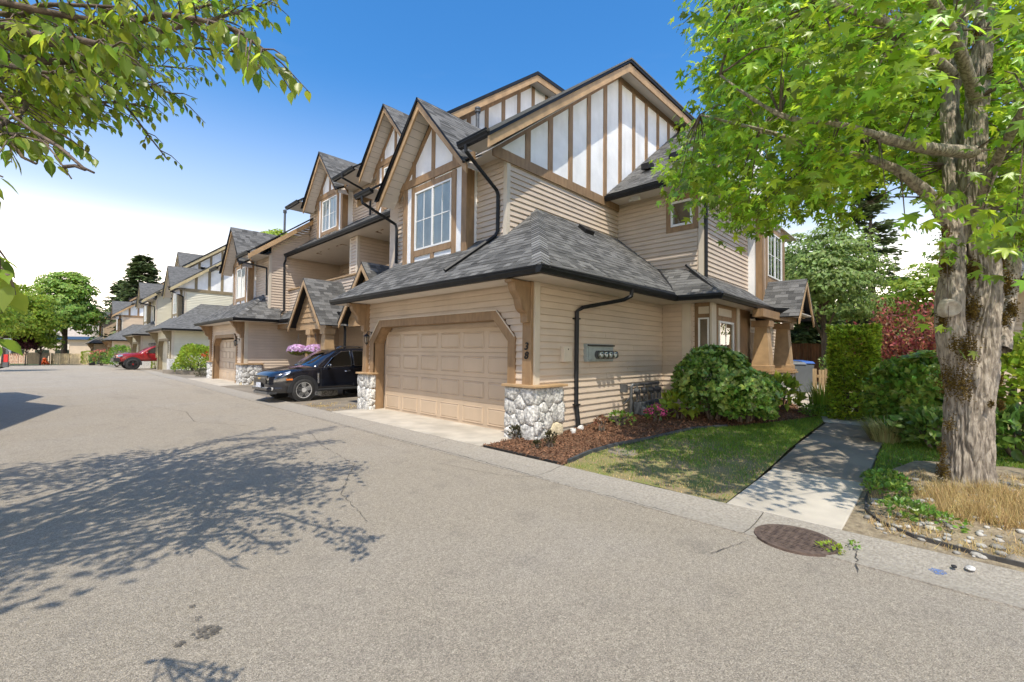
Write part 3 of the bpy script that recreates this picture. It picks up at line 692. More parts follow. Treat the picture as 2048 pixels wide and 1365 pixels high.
# bay roof
B0 = (10.50, 4.60, 3.03); B1 = (10.62, 3.62, 3.03)
bayr = planefix([B0, B1, (11.76, 4.92, 3.97), (11.76, 5.66, 3.97)], B0, B1, (11.76, 5.66, 3.97))
d3 = shingles(A, bayr, sep=SH, seed=5)
bays = [B1, (15.2, 3.62, 3.03), (15.2, 4.5, 3.72), (11.76, 4.5, 3.72), (11.76, 4.92, 4.0)]
bays = planefix(bays, B1, (15.2, 3.62, 3.03), (15.2, 4.48, 3.70))
bays = [bays[0], bays[1], bays[2], bays[3], (11.76, 4.92, bays[4][2])]
d4 = shingles(A, bays, sep=SH, seed=6)
ridge_caps(d3, (10.64, 3.64, 3.035), (11.74, 4.70, 3.865), (-.6, 0, .8), (0, -.6, .8), .13)
flush_shingles(SH, 300)
obj('valley_flashing', M().beam((10.55, 4.62, 3.05), (11.74, 5.66, 3.98), .05, .03), GUT, A)
sof = M(); zs = 2.90
sof.prism([(5.48, 4.66, zs), (5.48, 12.4, zs), (6.05, 12.4, zs), (6.05, 4.66, zs)], (0, 0, .02))
sof.prism([(6.05, 4.66, zs), (6.05, 5.31, zs), (11.2, 5.31, zs), (10.56, 4.66, zs)], (0, 0, .02))
sof.prism([(10.56, 4.66, zs), (11.25, 5.31, zs), (11.25, 3.68, zs), (10.68, 3.68, zs)], (0, 0, .02))
sof.prism([(11.25, 3.68, zs), (11.25, 4.4, zs), (17.5, 4.95, zs), (17.5, 3.55, zs)], (0, 0, .02))
obj('eave_soffit', sof, SOFF, A)
gutter(A, [(5.48, 12.42, 2.90), (5.48, 4.66, 2.90)], [(-1, 0, 0)], name='gutter')
gutter(A, [(5.36, 4.66, 2.90), (10.56, 4.66, 2.90)], [(0, -1, 0)])
gutter(A, [(10.53, 4.60, 2.902), (10.68, 3.60, 2.902)], [(-1, -.1, 0)])
gutter(A, [(10.60, 3.66, 2.90), (15.0, 3.66, 2.90)], [(0, -1, 0)])
gutter(A, [(14.98, 3.62, 2.902), (15.45, 3.30, 2.902)], [(-.55, -.8, 0)])
pipe(A, [(8.30, 4.58, 2.95), (8.30, 4.60, 2.80), (8.2, 4.72, 2.72), (7.34, 5.14, 2.52), (7.27, 5.23, 2.44), (7.27, 5.235, .62), (7.27, 5.22, .5), (7.29, 5.18, .1)])
obj('pipe_strap', M().box(7.2, 7.34, 5.19, 5.3, 2.28, 2.31).box(7.2, 7.34, 5.18, 5.3, .56, .59), IRON, A)
m = M().prism([(9.62 - .2, 6.55, 4.70), (9.62 - .2, 6.78, 4.9), (9.62 - .2, 6.72, 4.98), (9.62 - .2, 6.50, 4.80)], (.4, 0, 0)); obj('roof_vent', m, IRON, A, bevel=.008)
# side porch: gable roof on two tapered columns standing on stone piers
px0 = 15.95
for cx_, cy_ in ((14.35, 3.72), (15.95, 3.55)):
    m = M(); b0, t0 = .26, .15
    m.add([(cx_ + s * b, cy_ + q * b, z) for b, z in ((b0, 1.17), (b0, 1.30), (b0 - .03, 1.31), (t0, 2.52)) for s, q in ((-1, -1), (1, -1), (1, 1), (-1, 1))], [(k * 4 + i, k * 4 + (i + 1) % 4, k * 4 + 4 + (i + 1) % 4, k * 4 + 4 + i) for k in range(3) for i in range(4)] + [(0, 1, 2, 3), (12, 13, 14, 15)])
    cl = obj('porch_column', m, BARGE, A)
    obj('column_capital', M().box(cx_ - .24, cx_ + .24, cy_ - .24, cy_ + .24, 2.42, 2.60), TRIM, cl)
    obj('column_base', M().box(cx_ - .31, cx_ + .31, cy_ - .31, cy_ + .31, 1.12, 1.17), BARGE, cl)
    pier(A, cx_ - .25, cx_ + .25, cy_ - .25, cy_ + .25, 1.06, int(cx_ * 10), ('-x', '-y'), zb=.15)
obj('porch_beam', M().box(13.4, 17.3, 3.45, 3.72, 2.66, 2.88), TRIM, A)
pz = 4.0; pe = 2.82
pc, ph = 16.25, 1.05
for s in (-1, 1):
    shingles(A, [(pc + s * (ph + .1), 2.95, pe - .05), (pc + s * (ph + .1), 4.7, pe - .05), (pc, 4.7, pz), (pc, 2.95, pz)], seed=31 + s)
    obj('barge_board', raked(2.95, .04, pc + s * ph, pe - .12, pc, pz - .05, .17), BARGE, A)
gm = obj('porch_gable', M().prism([(pc - ph + .05, 3.2, pe), (pc, 3.2, pz - .12), (pc + ph - .05, 3.2, pe)], (0, .05, 0)), BARGE, A)
for i in range(6):
    z = pe + .02 + i * .17; hw = max(.03, (ph - .1) * (1 - (z - pe) / (pz - pe)) - .08); obj('gable_shingle_course', M().prism([(pc - hw, 3.165, z), (pc + hw, 3.165, z), (pc + hw * .9, 3.19, z + .165), (pc - hw * .9, 3.19, z + .165)], (0, .012, 0)), BARGE, gm)
obj('porch_soffit', M().box(15.2, 17.3, 2.98, 3.6, 2.86, 2.885), SOFF, A)
def vent_pipe(x, y, z, par, h=.5):
    obj('flue_pipe', M().lathe([(.06, -.3), (.06, h), (.1, h), (.1, h + .05), (.07, h + .055), (.1, h + .1), (.1, h + .15), (.03, h + .19)], (x, y, z), 12), GREYM, par)
vent_pipe(9.6, 11.0, 8.9, A, .7)
# house number on the corner post
def numeral(ch, y, z, s):
    cu = bpy.data.curves.new('numeral', 'FONT'); cu.body = ch; cu.size = s; cu.extrude = .006; cu.offset = .003; cu.shear = .22; cu.align_x = 'CENTER'
    o = bpy.data.objects.new('numeral', cu); COL.objects.link(o); cu.materials.append(IRON); o.parent = A; o.matrix_parent_inverse = Matrix.Translation(-ROOTLOC[A.name])
    o.location = (5.945, y, z); o.rotation_euler = (math.pi / 2, 0, -math.pi / 2)
numeral('3', 5.40, 1.655, .19); numeral('8', 5.40, 1.49, .19)
lantern((6.02, 11.17, 2.08), 'black wall lantern left of the number 38 garage door')
# ------------------------------------------------------------------ the two recessed middle units (B and C) and the far end unit (D) of the same block
def porch(par, xf, yc, hw, ze, zp, cols, mats, back=7.9, sh=SHIN, sd=1):
    bar, tr = mats
    for s in (-1, 1):
        shingles(par, [(xf - .3, yc + s * (hw + .1), ze - .1), (back, yc + s * (hw + .1), ze - .1), (back, yc, zp), (xf - .3, yc, zp)], sh, seed=sd + s)
        obj('barge_board', rake(xf - .3, .04, yc + s * hw, ze - .12, yc, zp - .05, .17), bar, par)
    g = obj('porch_gable', M().prism([(xf, yc - hw + .1, ze), (xf, yc, zp - .15), (xf, yc + hw - .1, ze)], (.05, 0, 0)), bar, par)
    for i in range(6):
        z = ze + .04 + i * .2; k = 1 - (z - ze) / (zp - ze); h = max(.03, (hw - .14) * k - .06)
        obj('gable_shingle_course', M().prism([(xf - .035, yc - h, z), (xf - .035, yc + h, z), (xf - .008, yc + h * .9, z + .195), (xf - .008, yc - h * .9, z + .195)], (.008, 0, 0)), bar, g)
    obj('porch_beam', M().box(xf, xf + .22, yc - hw + .1, yc + hw - .1, ze - .22, ze - .002), bar, par)
    for c in cols:
        cl = obj('porch_column', M().add([(xf + .12 + s * b, c + q * b, z) for b, z in ((.24, .6), (.15, ze - .4)) for s, q in ((-1, -1), (1, -1), (1, 1), (-1, 1))], [(i, (i + 1) % 4, 4 + (i + 1) % 4, 4 + i) for i in range(4)] + [(0, 1, 2, 3), (4, 5, 6, 7)]), bar, par)
        obj('column_capital', M().box(xf - .08, xf + .32, c - .2, c + .2, ze - .42, ze - .221), bar, cl)
        obj('column_base', M().box(xf - .16, xf + .4, c - .28, c + .28, 0, .6), STONE, cl)
def mid_unit(label, ox, oy, oz, y0, y1, dy, pc, cfg, full=True, part_y=None, sep_s=True, right_gable=False):
    """three-storey unit set back behind a balcony; x/y offsets let the same plan stand further down the street"""
    X = lambda v: v + ox
    h = root('townhouse', (X(7.9), y0 + oy, oz), label, 'house', 'attached townhouses along the street')
    sd, tr, ba, sh, st = cfg['side'], cfg['trim'], cfg['barge'], cfg['shin'], cfg['stucco']
    a, b = y0 + oy, y1 + oy; Z = lambda v: v + oz
    obj('wall', M().box(X(10.45), X(10.8), a, b, Z(-.3), Z(6.3)).box(X(8.83), X(13), a, b, Z(6.2), Z(8.75)), sd, h)
    siding(h, FX(X(8.82)), Z(6.7), Z(8.72), lambda z: [(a, b)], sd, separate=False)
    siding(h, FX(X(10.44)), Z(3.6), Z(6.2), lambda z: [(a, b)], sd, separate=False)
    siding(h, FX(X(10.44)), Z(.1), Z(2.8), lambda z: [(a, b)], sd, separate=False)
    # balcony: parapet, floor, soffit
    pp = obj('balcony_parapet', M().box(X(7.9), X(8.02), a, b, Z(3.4), Z(4.5)), sd, h)
    siding(h, FX(X(7.9)), Z(3.5), Z(4.5), lambda z: [(a, b)], sd, separate=False)
    obj('parapet_cap', M().box(X(7.82), X(8.1), a, b, Z(4.5), Z(4.56)), ba, h)
    obj('balcony_floor', M().box(X(8.02), X(10.45), a, b, Z(3.3), Z(3.4)), CONC, h)
    obj('balcony_soffit', M().box(X(7.74), X(10.45), a, b, Z(6.12), Z(6.15)), SOFF, h)
    obj('porch_soffit', M().box(X(7.32), X(10.45), a, b, Z(2.83), Z(2.86)), SOFF, h)
    obj('skirt_fascia', M().box(X(7.72), X(7.76), a, b, Z(6.12), Z(6.26)), GUT, h)
    gutter(h, [(X(7.72), a, Z(6.14)), (X(7.72), b, Z(6.14))], [(-1, 0, 0)])
    shingles(h, [(X(7.66), a, Z(6.25)), (X(7.66), b, Z(6.25)), (X(8.83), b, Z(7.16)), (X(8.83), a, Z(7.16))], sh, seed=int(a))
    shingles(h, [(X(7.26), a, Z(3.02)), (X(7.26), b, Z(3.02)), (X(7.89), b, Z(3.52)), (X(7.89), a, Z(3.52))], sh, seed=int(a) + 1)
    gutter(h, [(X(7.3), a, Z(2.9)), (X(7.3), b, Z(2.9))], [(-1, 0, 0)])
    obj('soffit_beam', M().box(X(7.4), X(7.6), a, b, Z(2.6), Z(2.83)), tr, h)
    if part_y:
        p = part_y + oy
        obj('balcony_partition', M().box(X(8.12), X(10.45), p - .3, p + .3, Z(3.4), Z(6.12)), sd, h)
        siding(h, FX(X(8.11)), Z(4.6), Z(6.1), lambda z: [(p - .18, p + .18)], sd, separate=False)
        siding(h, FY(p - .31), Z(4.6), Z(6.1), lambda z: [(X(8.2), X(10.4))], sd, separate=False)
        obj('corner_board', M().box(X(8.09), X(8.2), p - .33, p - .19, Z(3.4), Z(6.12)).box(X(8.09), X(8.15), p + .19, p + .31, Z(3.4), Z(6.12)), CORN, h)
        plate(h, 'window_casing', FX(X(10.42)), p + .6, p + 2.7, 0, .03, Z(3.4), Z(5.6), tr)
        window(h, FX(X(10.39)), p + .75, p + 2.55, Z(3.45), Z(5.45), 'slider', 'curtain')
    yd = dy + oy
    dormer(h, X(8.35), yd, 1.28, Z(6.2), Z(8.5), Z(10.32), X(8.83), X(10.9), dict(cfg, wz=(Z(6.98), Z(8.38)), win=1.5, tip=1.78, xe=X(7.75)))
    for ya, yb, xs_ in ((a, yd - 1.8, 7.7), (yd - 1.8, yd - 1.27, 8.36), (yd + 1.27, yd + 1.8, 8.36), (yd + 1.8, b, 7.7)): obj('eave_soffit', M().box(X(xs_), X(8.83), ya, yb, Z(8.5), Z(8.53)), SOFF, h)
    for g0, g1 in ((a, yd - 1.85), (yd + 1.85, b)):
        if g1 - g0 > .2: gutter(h, [(X(7.72), g0, Z(8.45)), (X(7.72), g1, Z(8.45))], [(-1, 0, 0)])
    for ya, yb, xa in ((a - (.45 if right_gable else 0), yd - 1.76, 7.66), (yd - 1.76, yd + 1.76, 8.83), (yd + 1.76, b, 7.66)):
        if yb - ya > .05: za = 8.56 + (xa - 7.66) * .7665; shingles(h, [(X(xa), ya, Z(za)), (X(xa), yb, Z(za)), (X(12.8), yb, Z(12.5)), (X(12.8), ya, Z(12.5))], sh, seed=int(ya) + 2)
    if right_gable:
        g = obj('gable_wall', M().prism([(X(8.0), a, Z(8.52)), (X(12.9), a, Z(12.3)), (X(17), a, Z(12.3)), (X(17), a, Z(6)), (X(8.84), a, Z(6))], (0, .05, 0)).box(X(8.84), X(16), a, a + .05, Z(5.5), Z(8.6)), st, h)
        for i in range(9):
            x = 8.9 + .834 * i; obj('stud', M().box(X(x) - .085, X(x) + .085, a - .028, a, Z(5.5), Z(min(12.25, 8.5 + (x - 8.0) * .77))), tr, h)
        obj('frieze_board', raked(a - .026, .025, X(8.0), Z(8.52), X(12.9), Z(12.3), .16), tr, h)
        obj('barge_board', raked(a - .47, .045, X(7.7), Z(8.52), X(12.8), Z(12.42), .24), ba, h)
        obj('barge_board', raked(a - .47, .0449, X(12.8), Z(12.42), X(17), Z(12.42), .24), ba, h)
        obj('roof_slab', M().prism([(X(12.8), a - .5, Z(12.42)), (X(12.8), a - .5, Z(12.56)), (X(17), a - .5, Z(12.58)), (X(17), a - .5, Z(12.42))], (0, b - a, 0)).prism([(X(7.62), a - .5, Z(8.5)), (X(7.62), a - .5, Z(8.58)), (X(12.8), a - .5, Z(12.57)), (X(12.8), a - .5, Z(12.43))], (0, .6, 0)), GUT, h)
        obj('rake_soffit', M().prism([(X(7.8), a - .42, Z(8.4)), (X(12.8), a - .42, Z(12.25)), (X(12.8), a, Z(12.25)), (X(7.8), a, Z(8.4))], (0, 0, .02)).prism([(X(12.8), a - .42, Z(12.25)), (X(17), a - .42, Z(12.25)), (X(17), a, Z(12.25)), (X(12.8), a, Z(12.25))], (0, 0, .02)), SOFF, h)
    if pc: porch(h, X(6.7), pc + oy, 1.5, Z(2.62), Z(4.32), (pc + oy + .05, pc + oy - 1.25) if full else (pc + oy,), (ba, tr), X(7.9), sh, int(a) + 7)
    return h
B = mid_unit('recessed beige middle townhouse just behind the number 38 unit, mostly hidden by its gable', 0, 0, 0, 11.62, 16.9, 14.0, 12.6, dict(CFG, side=SIDE), part_y=None, right_gable=True, full=False)
Cc = mid_unit('recessed beige middle townhouse with open balcony above the black car', 0, 0, 0, 16.9, 22.84, 19.45, 17.1, dict(CFG, side=SIDE), part_y=16.6)
pipe(Cc, [(7.62, 16.7, 8.5), (7.62, 16.7, 8.36), (8.6, 16.5, 8.0), (8.72, 16.5, 7.85), (8.72, 16.5, 7.1)])
obj('entry_window', M().box(10.3, 10.4, 13.5, 14.4, .9, 2.4), DARK, B)
window(B, FX(10.28), 12.5, 13.2, .9, 2.35, 'single', 'curtain', grid=False)
plate(B, 'door_casing', FX(10.38), 13.3, 14.7, 0, .05, 0, 2.55, TRIM)
garage_trim(B, 10.35, 14.9, 16.7, 2.1, .4, .18, TRIM, .05)
pipe(B, [(7.3, 15.6, 2.9), (7.3, 15.6, 2.6), (7.35, 15.6, 2.4), (7.35, 15.6, 0)])
def end_unit(label, ox, oy, oz, cfg, gable=False, doors=True, sep=False, far=False):
    """two-storey end unit with projecting garage, hipped lower roof and gabled bay; plan of unit D, moved by ox, oy, oz"""
    X = lambda v: v + ox; Y = lambda v: v + oy; Z = lambda v: v + oz
    h = root('townhouse', (X(6.05), Y(22.85), oz), label, 'house', 'attached townhouses along the street')
    sd, tr, ba, sh, st, dm = cfg['side'], cfg['trim'], cfg['barge'], cfg['shin'], cfg['stucco'], cfg.get('door', DOOR)
    yu = 24.5 if gable else 22.85
    m = M(); m.box(X(6.06), X(6.4), Y(22.87), Y(24.14), Z(-.8), Z(2.9)).box(X(6.06), X(6.4), Y(28.46), Y(29.2), Z(-.8), Z(2.9)).box(X(6.06), X(6.4), Y(24.14), Y(28.46), Z(2.25), Z(2.9))
    m.box(X(6.4), X(13), Y(22.87), Y(23.1), Z(-.8), Z(2.95)).box(X(7.0), X(12), Y(yu + .02), Y(29), Z(2.9), Z(6.2)).box(X(6.4), X(13), Y(28.9), Y(29.2), Z(-.8), Z(2.95))
    m.prism([(X(7.0), Y(yu + .02), Z(6.1)), (X(12), Y(yu + .02), Z(9.95)), (X(12), Y(yu + .02), Z(6.1))], (0, 4.4, 0))
    obj('wall', m, sd, h)
    siding(h, FX(X(6.06)), Z(.98), Z(2.9), lambda z: [(Y(22.87), Y(29.2))] if z > Z(2.4) else [(Y(22.87), Y(24.1)), (Y(28.6), Y(29.2))], sd, separate=False)
    siding(h, FY(Y(22.86)), Z(.1), Z(2.92), lambda z: [(X(6.12), X(12.5))], sd, separate=False)
    siding(h, FY(Y(yu)), Z(3.0), Z(5.88 if gable else 10), (lambda z: [(X(7.05), X(12))]) if gable else (lambda z: [(X(7.05 + max(0, z - oz - 6.72) / .76), X(12))]), sd, separate=False)
    siding(h, FX(X(7.0)), Z(4.0), Z(6.12), lambda z: [(Y(yu), Y(24.8)), (Y(27.4), Y(29))], sd, separate=False)
    obj('corner_board', M().box(X(6.965), X(7.08), Y(yu - .035), Y(yu + .05), Z(3.0), Z(6.12)).box(X(6.02), X(6.16), Y(22.82), Y(22.9), Z(.95), Z(2.92)), CORN, h)
    garage_trim(h, X(6.04), Y(24.2), Y(28.4), Z(2.2), .4, .18, tr, .26)
    garage_door(h, X(6.3), Y(24.2), Y(28.42), 4, 6, Z(2.13), dm) if not far else obj('garage_door', M().box(X(6.3), X(6.36), Y(24.1), Y(28.5), Z(-.6), Z(2.22)), dm, h)
    for yc in (23.02, 29.02):
        obj('post', M().box(X(5.955), X(6.06), Y(yc - .105), Y(yc + .105), Z(.9), Z(2.9)), tr, h); bracket(h, Y(yc), X(5.96), Z(2.885), tr)
    pier(h, X(5.93), X(6.75), Y(22.75), Y(23.6), Z(.92), int(oy) + 3, ('-x', '-y')) if not far else obj('stone_pier', M().box(X(5.9), X(6.75), Y(22.72), Y(23.6), Z(-.8), Z(.92)), STONE, h)
    pier(h, X(5.93), X(6.1), Y(28.62), Y(29.2), Z(.92), int(oy) + 4, ('-x', '-y')) if not far else None
    # roofs
    g0, g1 = (X(5.42), Y(22.2), Z(3.03)), (X(5.42), Y(30.0), Z(3.03)); yb = 24.5 if gable else 23.35
    ap = (X(8.0), Y(24.5), Z(5.05)) if gable else (X(7.0), Y(23.4), Z(4.28))
    shingles(h, [g0, g1, (X(8.0), Y(27.6), Z(5.05)), (X(8.0), Y(24.5), Z(5.05))], sh, seed=int(oy) + 40)
    if gable:
        shingles(h, planefix([g0, ap, (X(11.9), Y(24.5), Z(5.05)), (X(11.9), Y(22.2), Z(3.03))], g0, ap, (X(11.9), Y(24.5), Z(5.05))), sh, seed=int(oy) + 41)
    else:
        shingles(h, planefix([g0, (X(8), Y(24.5), Z(5.05)), (X(7.32), Y(22.2), Z(3.03))], g0, (X(8), Y(24.5), Z(5.05)), (X(7.32), Y(22.2), Z(3.03))), sh, seed=int(oy) + 41)
    if not far: ridge_caps(h, (g0[0] + .03, g0[1] + .03, g0[2] + .02), (X(7.95), Y(24.45), Z(5.05)), (-.6, 0, .8), (0, -.66, .75), .16)
    obj('eave_soffit', M().box(X(5.48), X(6.06), Y(22.24), Y(29.9), Z(2.9), Z(2.92)).box(X(6.06), X(11.9 if gable else 7.35), Y(22.24), Y(22.86), Z(2.9), Z(2.92)).box(X(6), X(7), Y(yu - .01), Y(24.28), Z(6.08), Z(6.1)).box(X(6), X(7), Y(27.92), Y(29.4), Z(6.08), Z(6.1)).box(X(6.67), X(7), Y(24.28), Y(24.82), Z(6.08), Z(6.1)), SOFF, h)
    gutter(h, [(X(5.48), Y(29.95), Z(2.9)), (X(5.48), Y(22.24), Z(2.9))], [(-1, 0, 0)])
    gutter(h, [(X(5.36), Y(22.24), Z(2.9)), (X(11.9 if gable else 7.35), Y(22.24), Z(2.9))], [(0, -1, 0)])
    yc = 26.1
    dormer(h, X(6.66), Y(yc), 1.28, Z(3.75), Z(6.03), Z(7.9), X(7.0), X(9.2), dict(cfg, wz=(Z(4.29), Z(5.84)), win=1.5, tip=1.82, xe=X(6.05)))
    yr = yu - .42
    for ya, yb, xa in ((yr, 24.3, 5.93), (max(yr, 24.3), 27.9, 7.0), (27.9, 29.5, 5.93)):
        if yb - ya > .05: za = 6.05 + (xa - 5.93) * .7587; shingles(h, [(X(xa), Y(ya), Z(za)), (X(xa), Y(yb), Z(za)), (X(11.4), Y(yb), Z(10.2)), (X(11.4), Y(ya), Z(10.2))], sh, seed=int(oy) + int(ya))
    obj('barge_board', raked(Y(yr), .045, X(5.97), Z(5.97), X(11.4), Z(10.1), .24), ba, h)
    obj('rake_soffit', M().prism([(X(6.0), Y(yr + .04), Z(5.85)), (X(11.4), Y(yr + .04), Z(9.97)), (X(11.4), Y(yu), Z(9.97)), (X(6.0), Y(yu), Z(5.85))], (0, 0, .02)), SOFF, h)
    for q0, q1 in ((yr, 24.2), (28.0, 29.5)):
        if q1 - q0 > .1: gutter(h, [(X(6.02), Y(q0), Z(5.98)), (X(6.02), Y(q1), Z(5.98))], [(-1, 0, 0)])
    pipe(h, [(X(5.95), Y(24.1), Z(5.95)), (X(6.0), Y(24.1), Z(5.85)), (X(6.9), Y(yu + .1 if not gable else 24.7), Z(5.5)), (X(6.92), Y(yu + .1 if not gable else 24.7), Z(4.4)), (X(6.92), Y(yu + .1 if not gable else 24.7), Z(4.2))])
    if gable:
        g = obj('gable_wall', M().prism([(X(6.45), Y(yu - .02), Z(6.12)), (X(11.5), Y(yu - .02), Z(9.98)), (X(12), Y(yu - .02), Z(10)), (X(12), Y(yu - .02), Z(6.12))], (0, .04, 0)), st, h)
        for i in range(6):
            x = 7.64 + .834 * i; obj('stud', M().box(X(x - .09), X(x + .09), Y(yu - .05), Y(yu - .02), Z(6.1), Z(min(9.95, 6.13 + (x - 6.45) * .763))), tr, h)
        obj('band_board', M().box(X(6.98), X(12), Y(yu - .06), Y(yu), Z(5.88), Z(6.12)), tr, h)
        pipe(h, [(X(10.2), Y(22.2), Z(2.9)), (X(10.2), Y(22.4), Z(2.7)), (X(9.8), Y(22.75), Z(2.3)), (X(9.8), Y(22.8), Z(.1))])
    return h
D = end_unit('beige townhouse at the far end of the nearest block, beyond the black car', 0, 0, 0, dict(CFG, side=SIDE, tip=1.82))
pipe(D, [(7.62, 22.6, 6.14), (7.62, 22.6, 5.95), (7.62, 22.78, 5.8), (7.66, 22.8, 3.55), (7.5, 22.7, 3.4), (7.25, 22.6, 3.1)])
vent_pipe(9.0, 27.0, 8.6, D, .9)
lantern((6.02, 23.7, 2.08), 'black wall lantern beside the second garage door beyond the black car')
def gz(y): return 0.0 if y < 42 else -.013 * (y - 42)
CREAM = dict(stucco=STUC, trim=OLIVE, barge=OLIVB, shin=SHINF, side=SIDEC, door=pm('cream_garage_door', (.52, .48, .36), .5, .05, 2), tip=1.82)
TANC = dict(stucco=STUC, trim=TRIM, barge=BARGE, shin=SHINF, side=SIDET, tip=1.82)
end_unit('cream townhouse with white half-timbered gable end beyond the first beige block', -.38, 15.65, 0, CREAM, True, far=True)
mid_unit('recessed cream townhouse with high gable rising behind the first cream townhouse', -.45, 34.0, -.05, 11.62, 17.6, 14.6, None, CREAM, right_gable=True)
end_unit('cream townhouse with garage just beyond the red pickup truck', -.85, 27.1, -.15, CREAM, False, far=True)
end_unit('small far tan townhouse with timbered gable end behind the coral bush', -1.35, 47.3, -.4, TANC, True, far=True)
mid_unit('far recessed tan townhouse, nearer of the two high gables under the conifer', -.95, 66.3, -.45, 11.62, 17.2, 14.2, None, TANC, right_gable=True)
mid_unit('far recessed tan townhouse, farther of the two high gables under the conifer', -1.35, 72.0, -.5, 11.62, 17.2, 14.0, None, TANC)
end_unit('last and smallest tan townhouse at the far end of the street', -2.05, 66.6, -.62, TANC, False, far=True)
# ------------------------------------------------------------------ ground, road, kerb, drives, walk, beds
ASPH = pm('worn_asphalt', (0.26, 0.222, 0.170), 0.92, 0.0, 130, 0.9, 170, col2=(0.47, 0.405, 0.315), detail=9, lo=.34, hi=.66)
def asphalt_detail(m):
    n = m.node_tree.nodes; l = m.node_tree.links; p = n['Principled BSDF']; src = p.inputs['Base Color'].links[0].from_socket
    t = [x for x in n if x.type == 'TEX_COORD'][0]
    def layer(src, scale, lo, hi, col, fac, det=6, rough=.6):
        a = n.new('ShaderNodeTexNoise'); a.inputs['Scale'].default_value = 1 if isinstance(scale, tuple) else scale; a.inputs['Detail'].default_value = det; a.inputs['Roughness'].default_value = rough
        q = t.outputs['Object']
        if isinstance(scale, tuple):
            mpn = n.new('ShaderNodeMapping'); mpn.inputs['Scale'].default_value = (scale[1], scale[0], 1); l.new(q, mpn.inputs[0]); q = mpn.outputs[0]
        l.new(q, a.inputs['Vector']); r = n.new('ShaderNodeMapRange'); r.inputs[1].default_value = lo; r.inputs[2].default_value = hi; r.inputs[4].default_value = fac
        l.new(a.outputs[0], r.inputs[0]); mx = n.new('ShaderNodeMix'); mx.data_type = 'RGBA'; l.new(r.outputs[0], mx.inputs[0]); l.new(src, mx.inputs[6]); mx.inputs[7].default_value = (*col, 1); return mx.outputs[2]
    src = layer(src, .35, .45, .75, (.40, .36, .31), .5); src = layer(src, 2.2, .56, .76, (.19, .168, .14), .45); src = layer(src, .9, .6, .8, (.17, .15, .125), .4); src = layer(src, 260, .66, .72, (.55, .52, .47), .6, 2); src = layer(src, 210, .68, .74, (.07, .062, .055), .65, 2); src = layer(src, (.16, .9), .55, .75, (.20, .178, .15), .45)
    v = n.new('ShaderNodeTexVoronoi'); v.inputs['Scale'].default_value = 170; l.new(t.outputs['Object'], v.inputs['Vector'])
    h = n.new('ShaderNodeHueSaturation'); sp = n.new('ShaderNodeSeparateColor'); l.new(v.outputs['Color'], sp.inputs[0]); r = n.new('ShaderNodeMapRange'); r.inputs[3].default_value = .70; r.inputs[4].default_value = 1.30
    l.new(sp.outputs[0], r.inputs[0]); l.new(r.outputs[0], h.inputs['Value']); l.new(src, h.inputs['Color']); src = h.outputs[0]
    v2 = n.new('ShaderNodeTexVoronoi'); v2.inputs['Scale'].default_value = 60; l.new(t.outputs['Object'], v2.inputs['Vector'])
    h2 = n.new('ShaderNodeHueSaturation'); sp2 = n.new('ShaderNodeSeparateColor'); l.new(v2.outputs['Color'], sp2.inputs[0]); r2 = n.new('ShaderNodeMapRange'); r2.inputs[3].default_value = .87; r2.inputs[4].default_value = 1.13
    l.new(sp2.outputs[0], r2.inputs[0]); l.new(r2.outputs[0], h2.inputs['Value']); l.new(src, h2.inputs['Color']); src = h2.outputs[0]
    l.new(src, p.inputs['Base Color'])
asphalt_detail(ASPH)
KERB = pm('old_concrete_gutter', (0.25, 0.22, 0.18), 0.92, 0.1, 40, 0.7, 70, col2=(0.40, 0.36, 0.30), detail=9, lo=.3, hi=.7)
GRSOIL = pm('lawn_soil', (0.26, 0.20, 0.11), 0.95, 0.3, 3, 0.6, 40, col2=(0.17, 0.20, 0.045), detail=8)
MOUND = pm('dry_stony_soil', (0.20, 0.155, 0.10), 0.95, 0.3, 14, 1.0, 50, col2=(0.36, 0.29, 0.19), detail=9)
GREENG = pm('green_ground', (0.05, 0.075, 0.02), 0.95, 0.4, 2, 0.4, 30)
ZX = [(-50, 0), (5, 0.0), (6, .012), (7, .05), (8.2, .13), (11, .19), (16, .29), (24, .42), (60, .6)]
def zy(x):
    for (a, za), (b, zb) in zip(ZX, ZX[1:]):
        if x <= b: t = max(0, (x - a) / (b - a)); return za + (zb - za) * t
    return ZX[-1][1]
def clipgrid(poly, step, zf):
    """grid triangulation of a ground polygon: cells inside, vertices lifted by zf"""
    bm = bmesh.new(); vs = [bm.verts.new((x, y, 0)) for x, y in poly]; bm.faces.new(vs)
    xs = [p[0] for p in poly]; ys = [p[1] for p in poly]
    for ax, lo, hi in ((0, min(xs), max(xs)), (1, min(ys), max(ys))):
        v = math.floor(lo / step) * step + step
        while v < hi:
            co = [0, 0, 0]; co[ax] = v; no = [0, 0, 0]; no[ax] = 1
            bmesh.ops.bisect_plane(bm, geom=bm.verts[:] + bm.edges[:] + bm.faces[:], plane_co=co, plane_no=no); v += step
    for v in bm.verts: v.co.z = zf(v.co.x, v.co.y)
    bmesh.ops.recalc_face_normals(bm, faces=bm.faces)
    if sum(f.normal.z for f in bm.faces) < 0: bmesh.ops.reverse_faces(bm, faces=bm.faces)
    me = bpy.data.meshes.new('g'); bm.to_mesh(me); bm.free(); return me
def ground_obj(name, poly, step, zf, mat, parent=None, smooth=True):
    me = clipgrid(poly, step, zf); me.name = name; me.materials.append(mat)
    if smooth: me.polygons.foreach_set('use_smooth', [True] * len(me.polygons))
    o = bpy.data.objects.new(name, me); COL.objects.link(o)
    if parent is not None: o.parent = parent
    return tag(o, kind='structure') if parent is None else o
ys = [-300, -20, 42, 60, 75, 95, 130, 900]
gm_ = M()
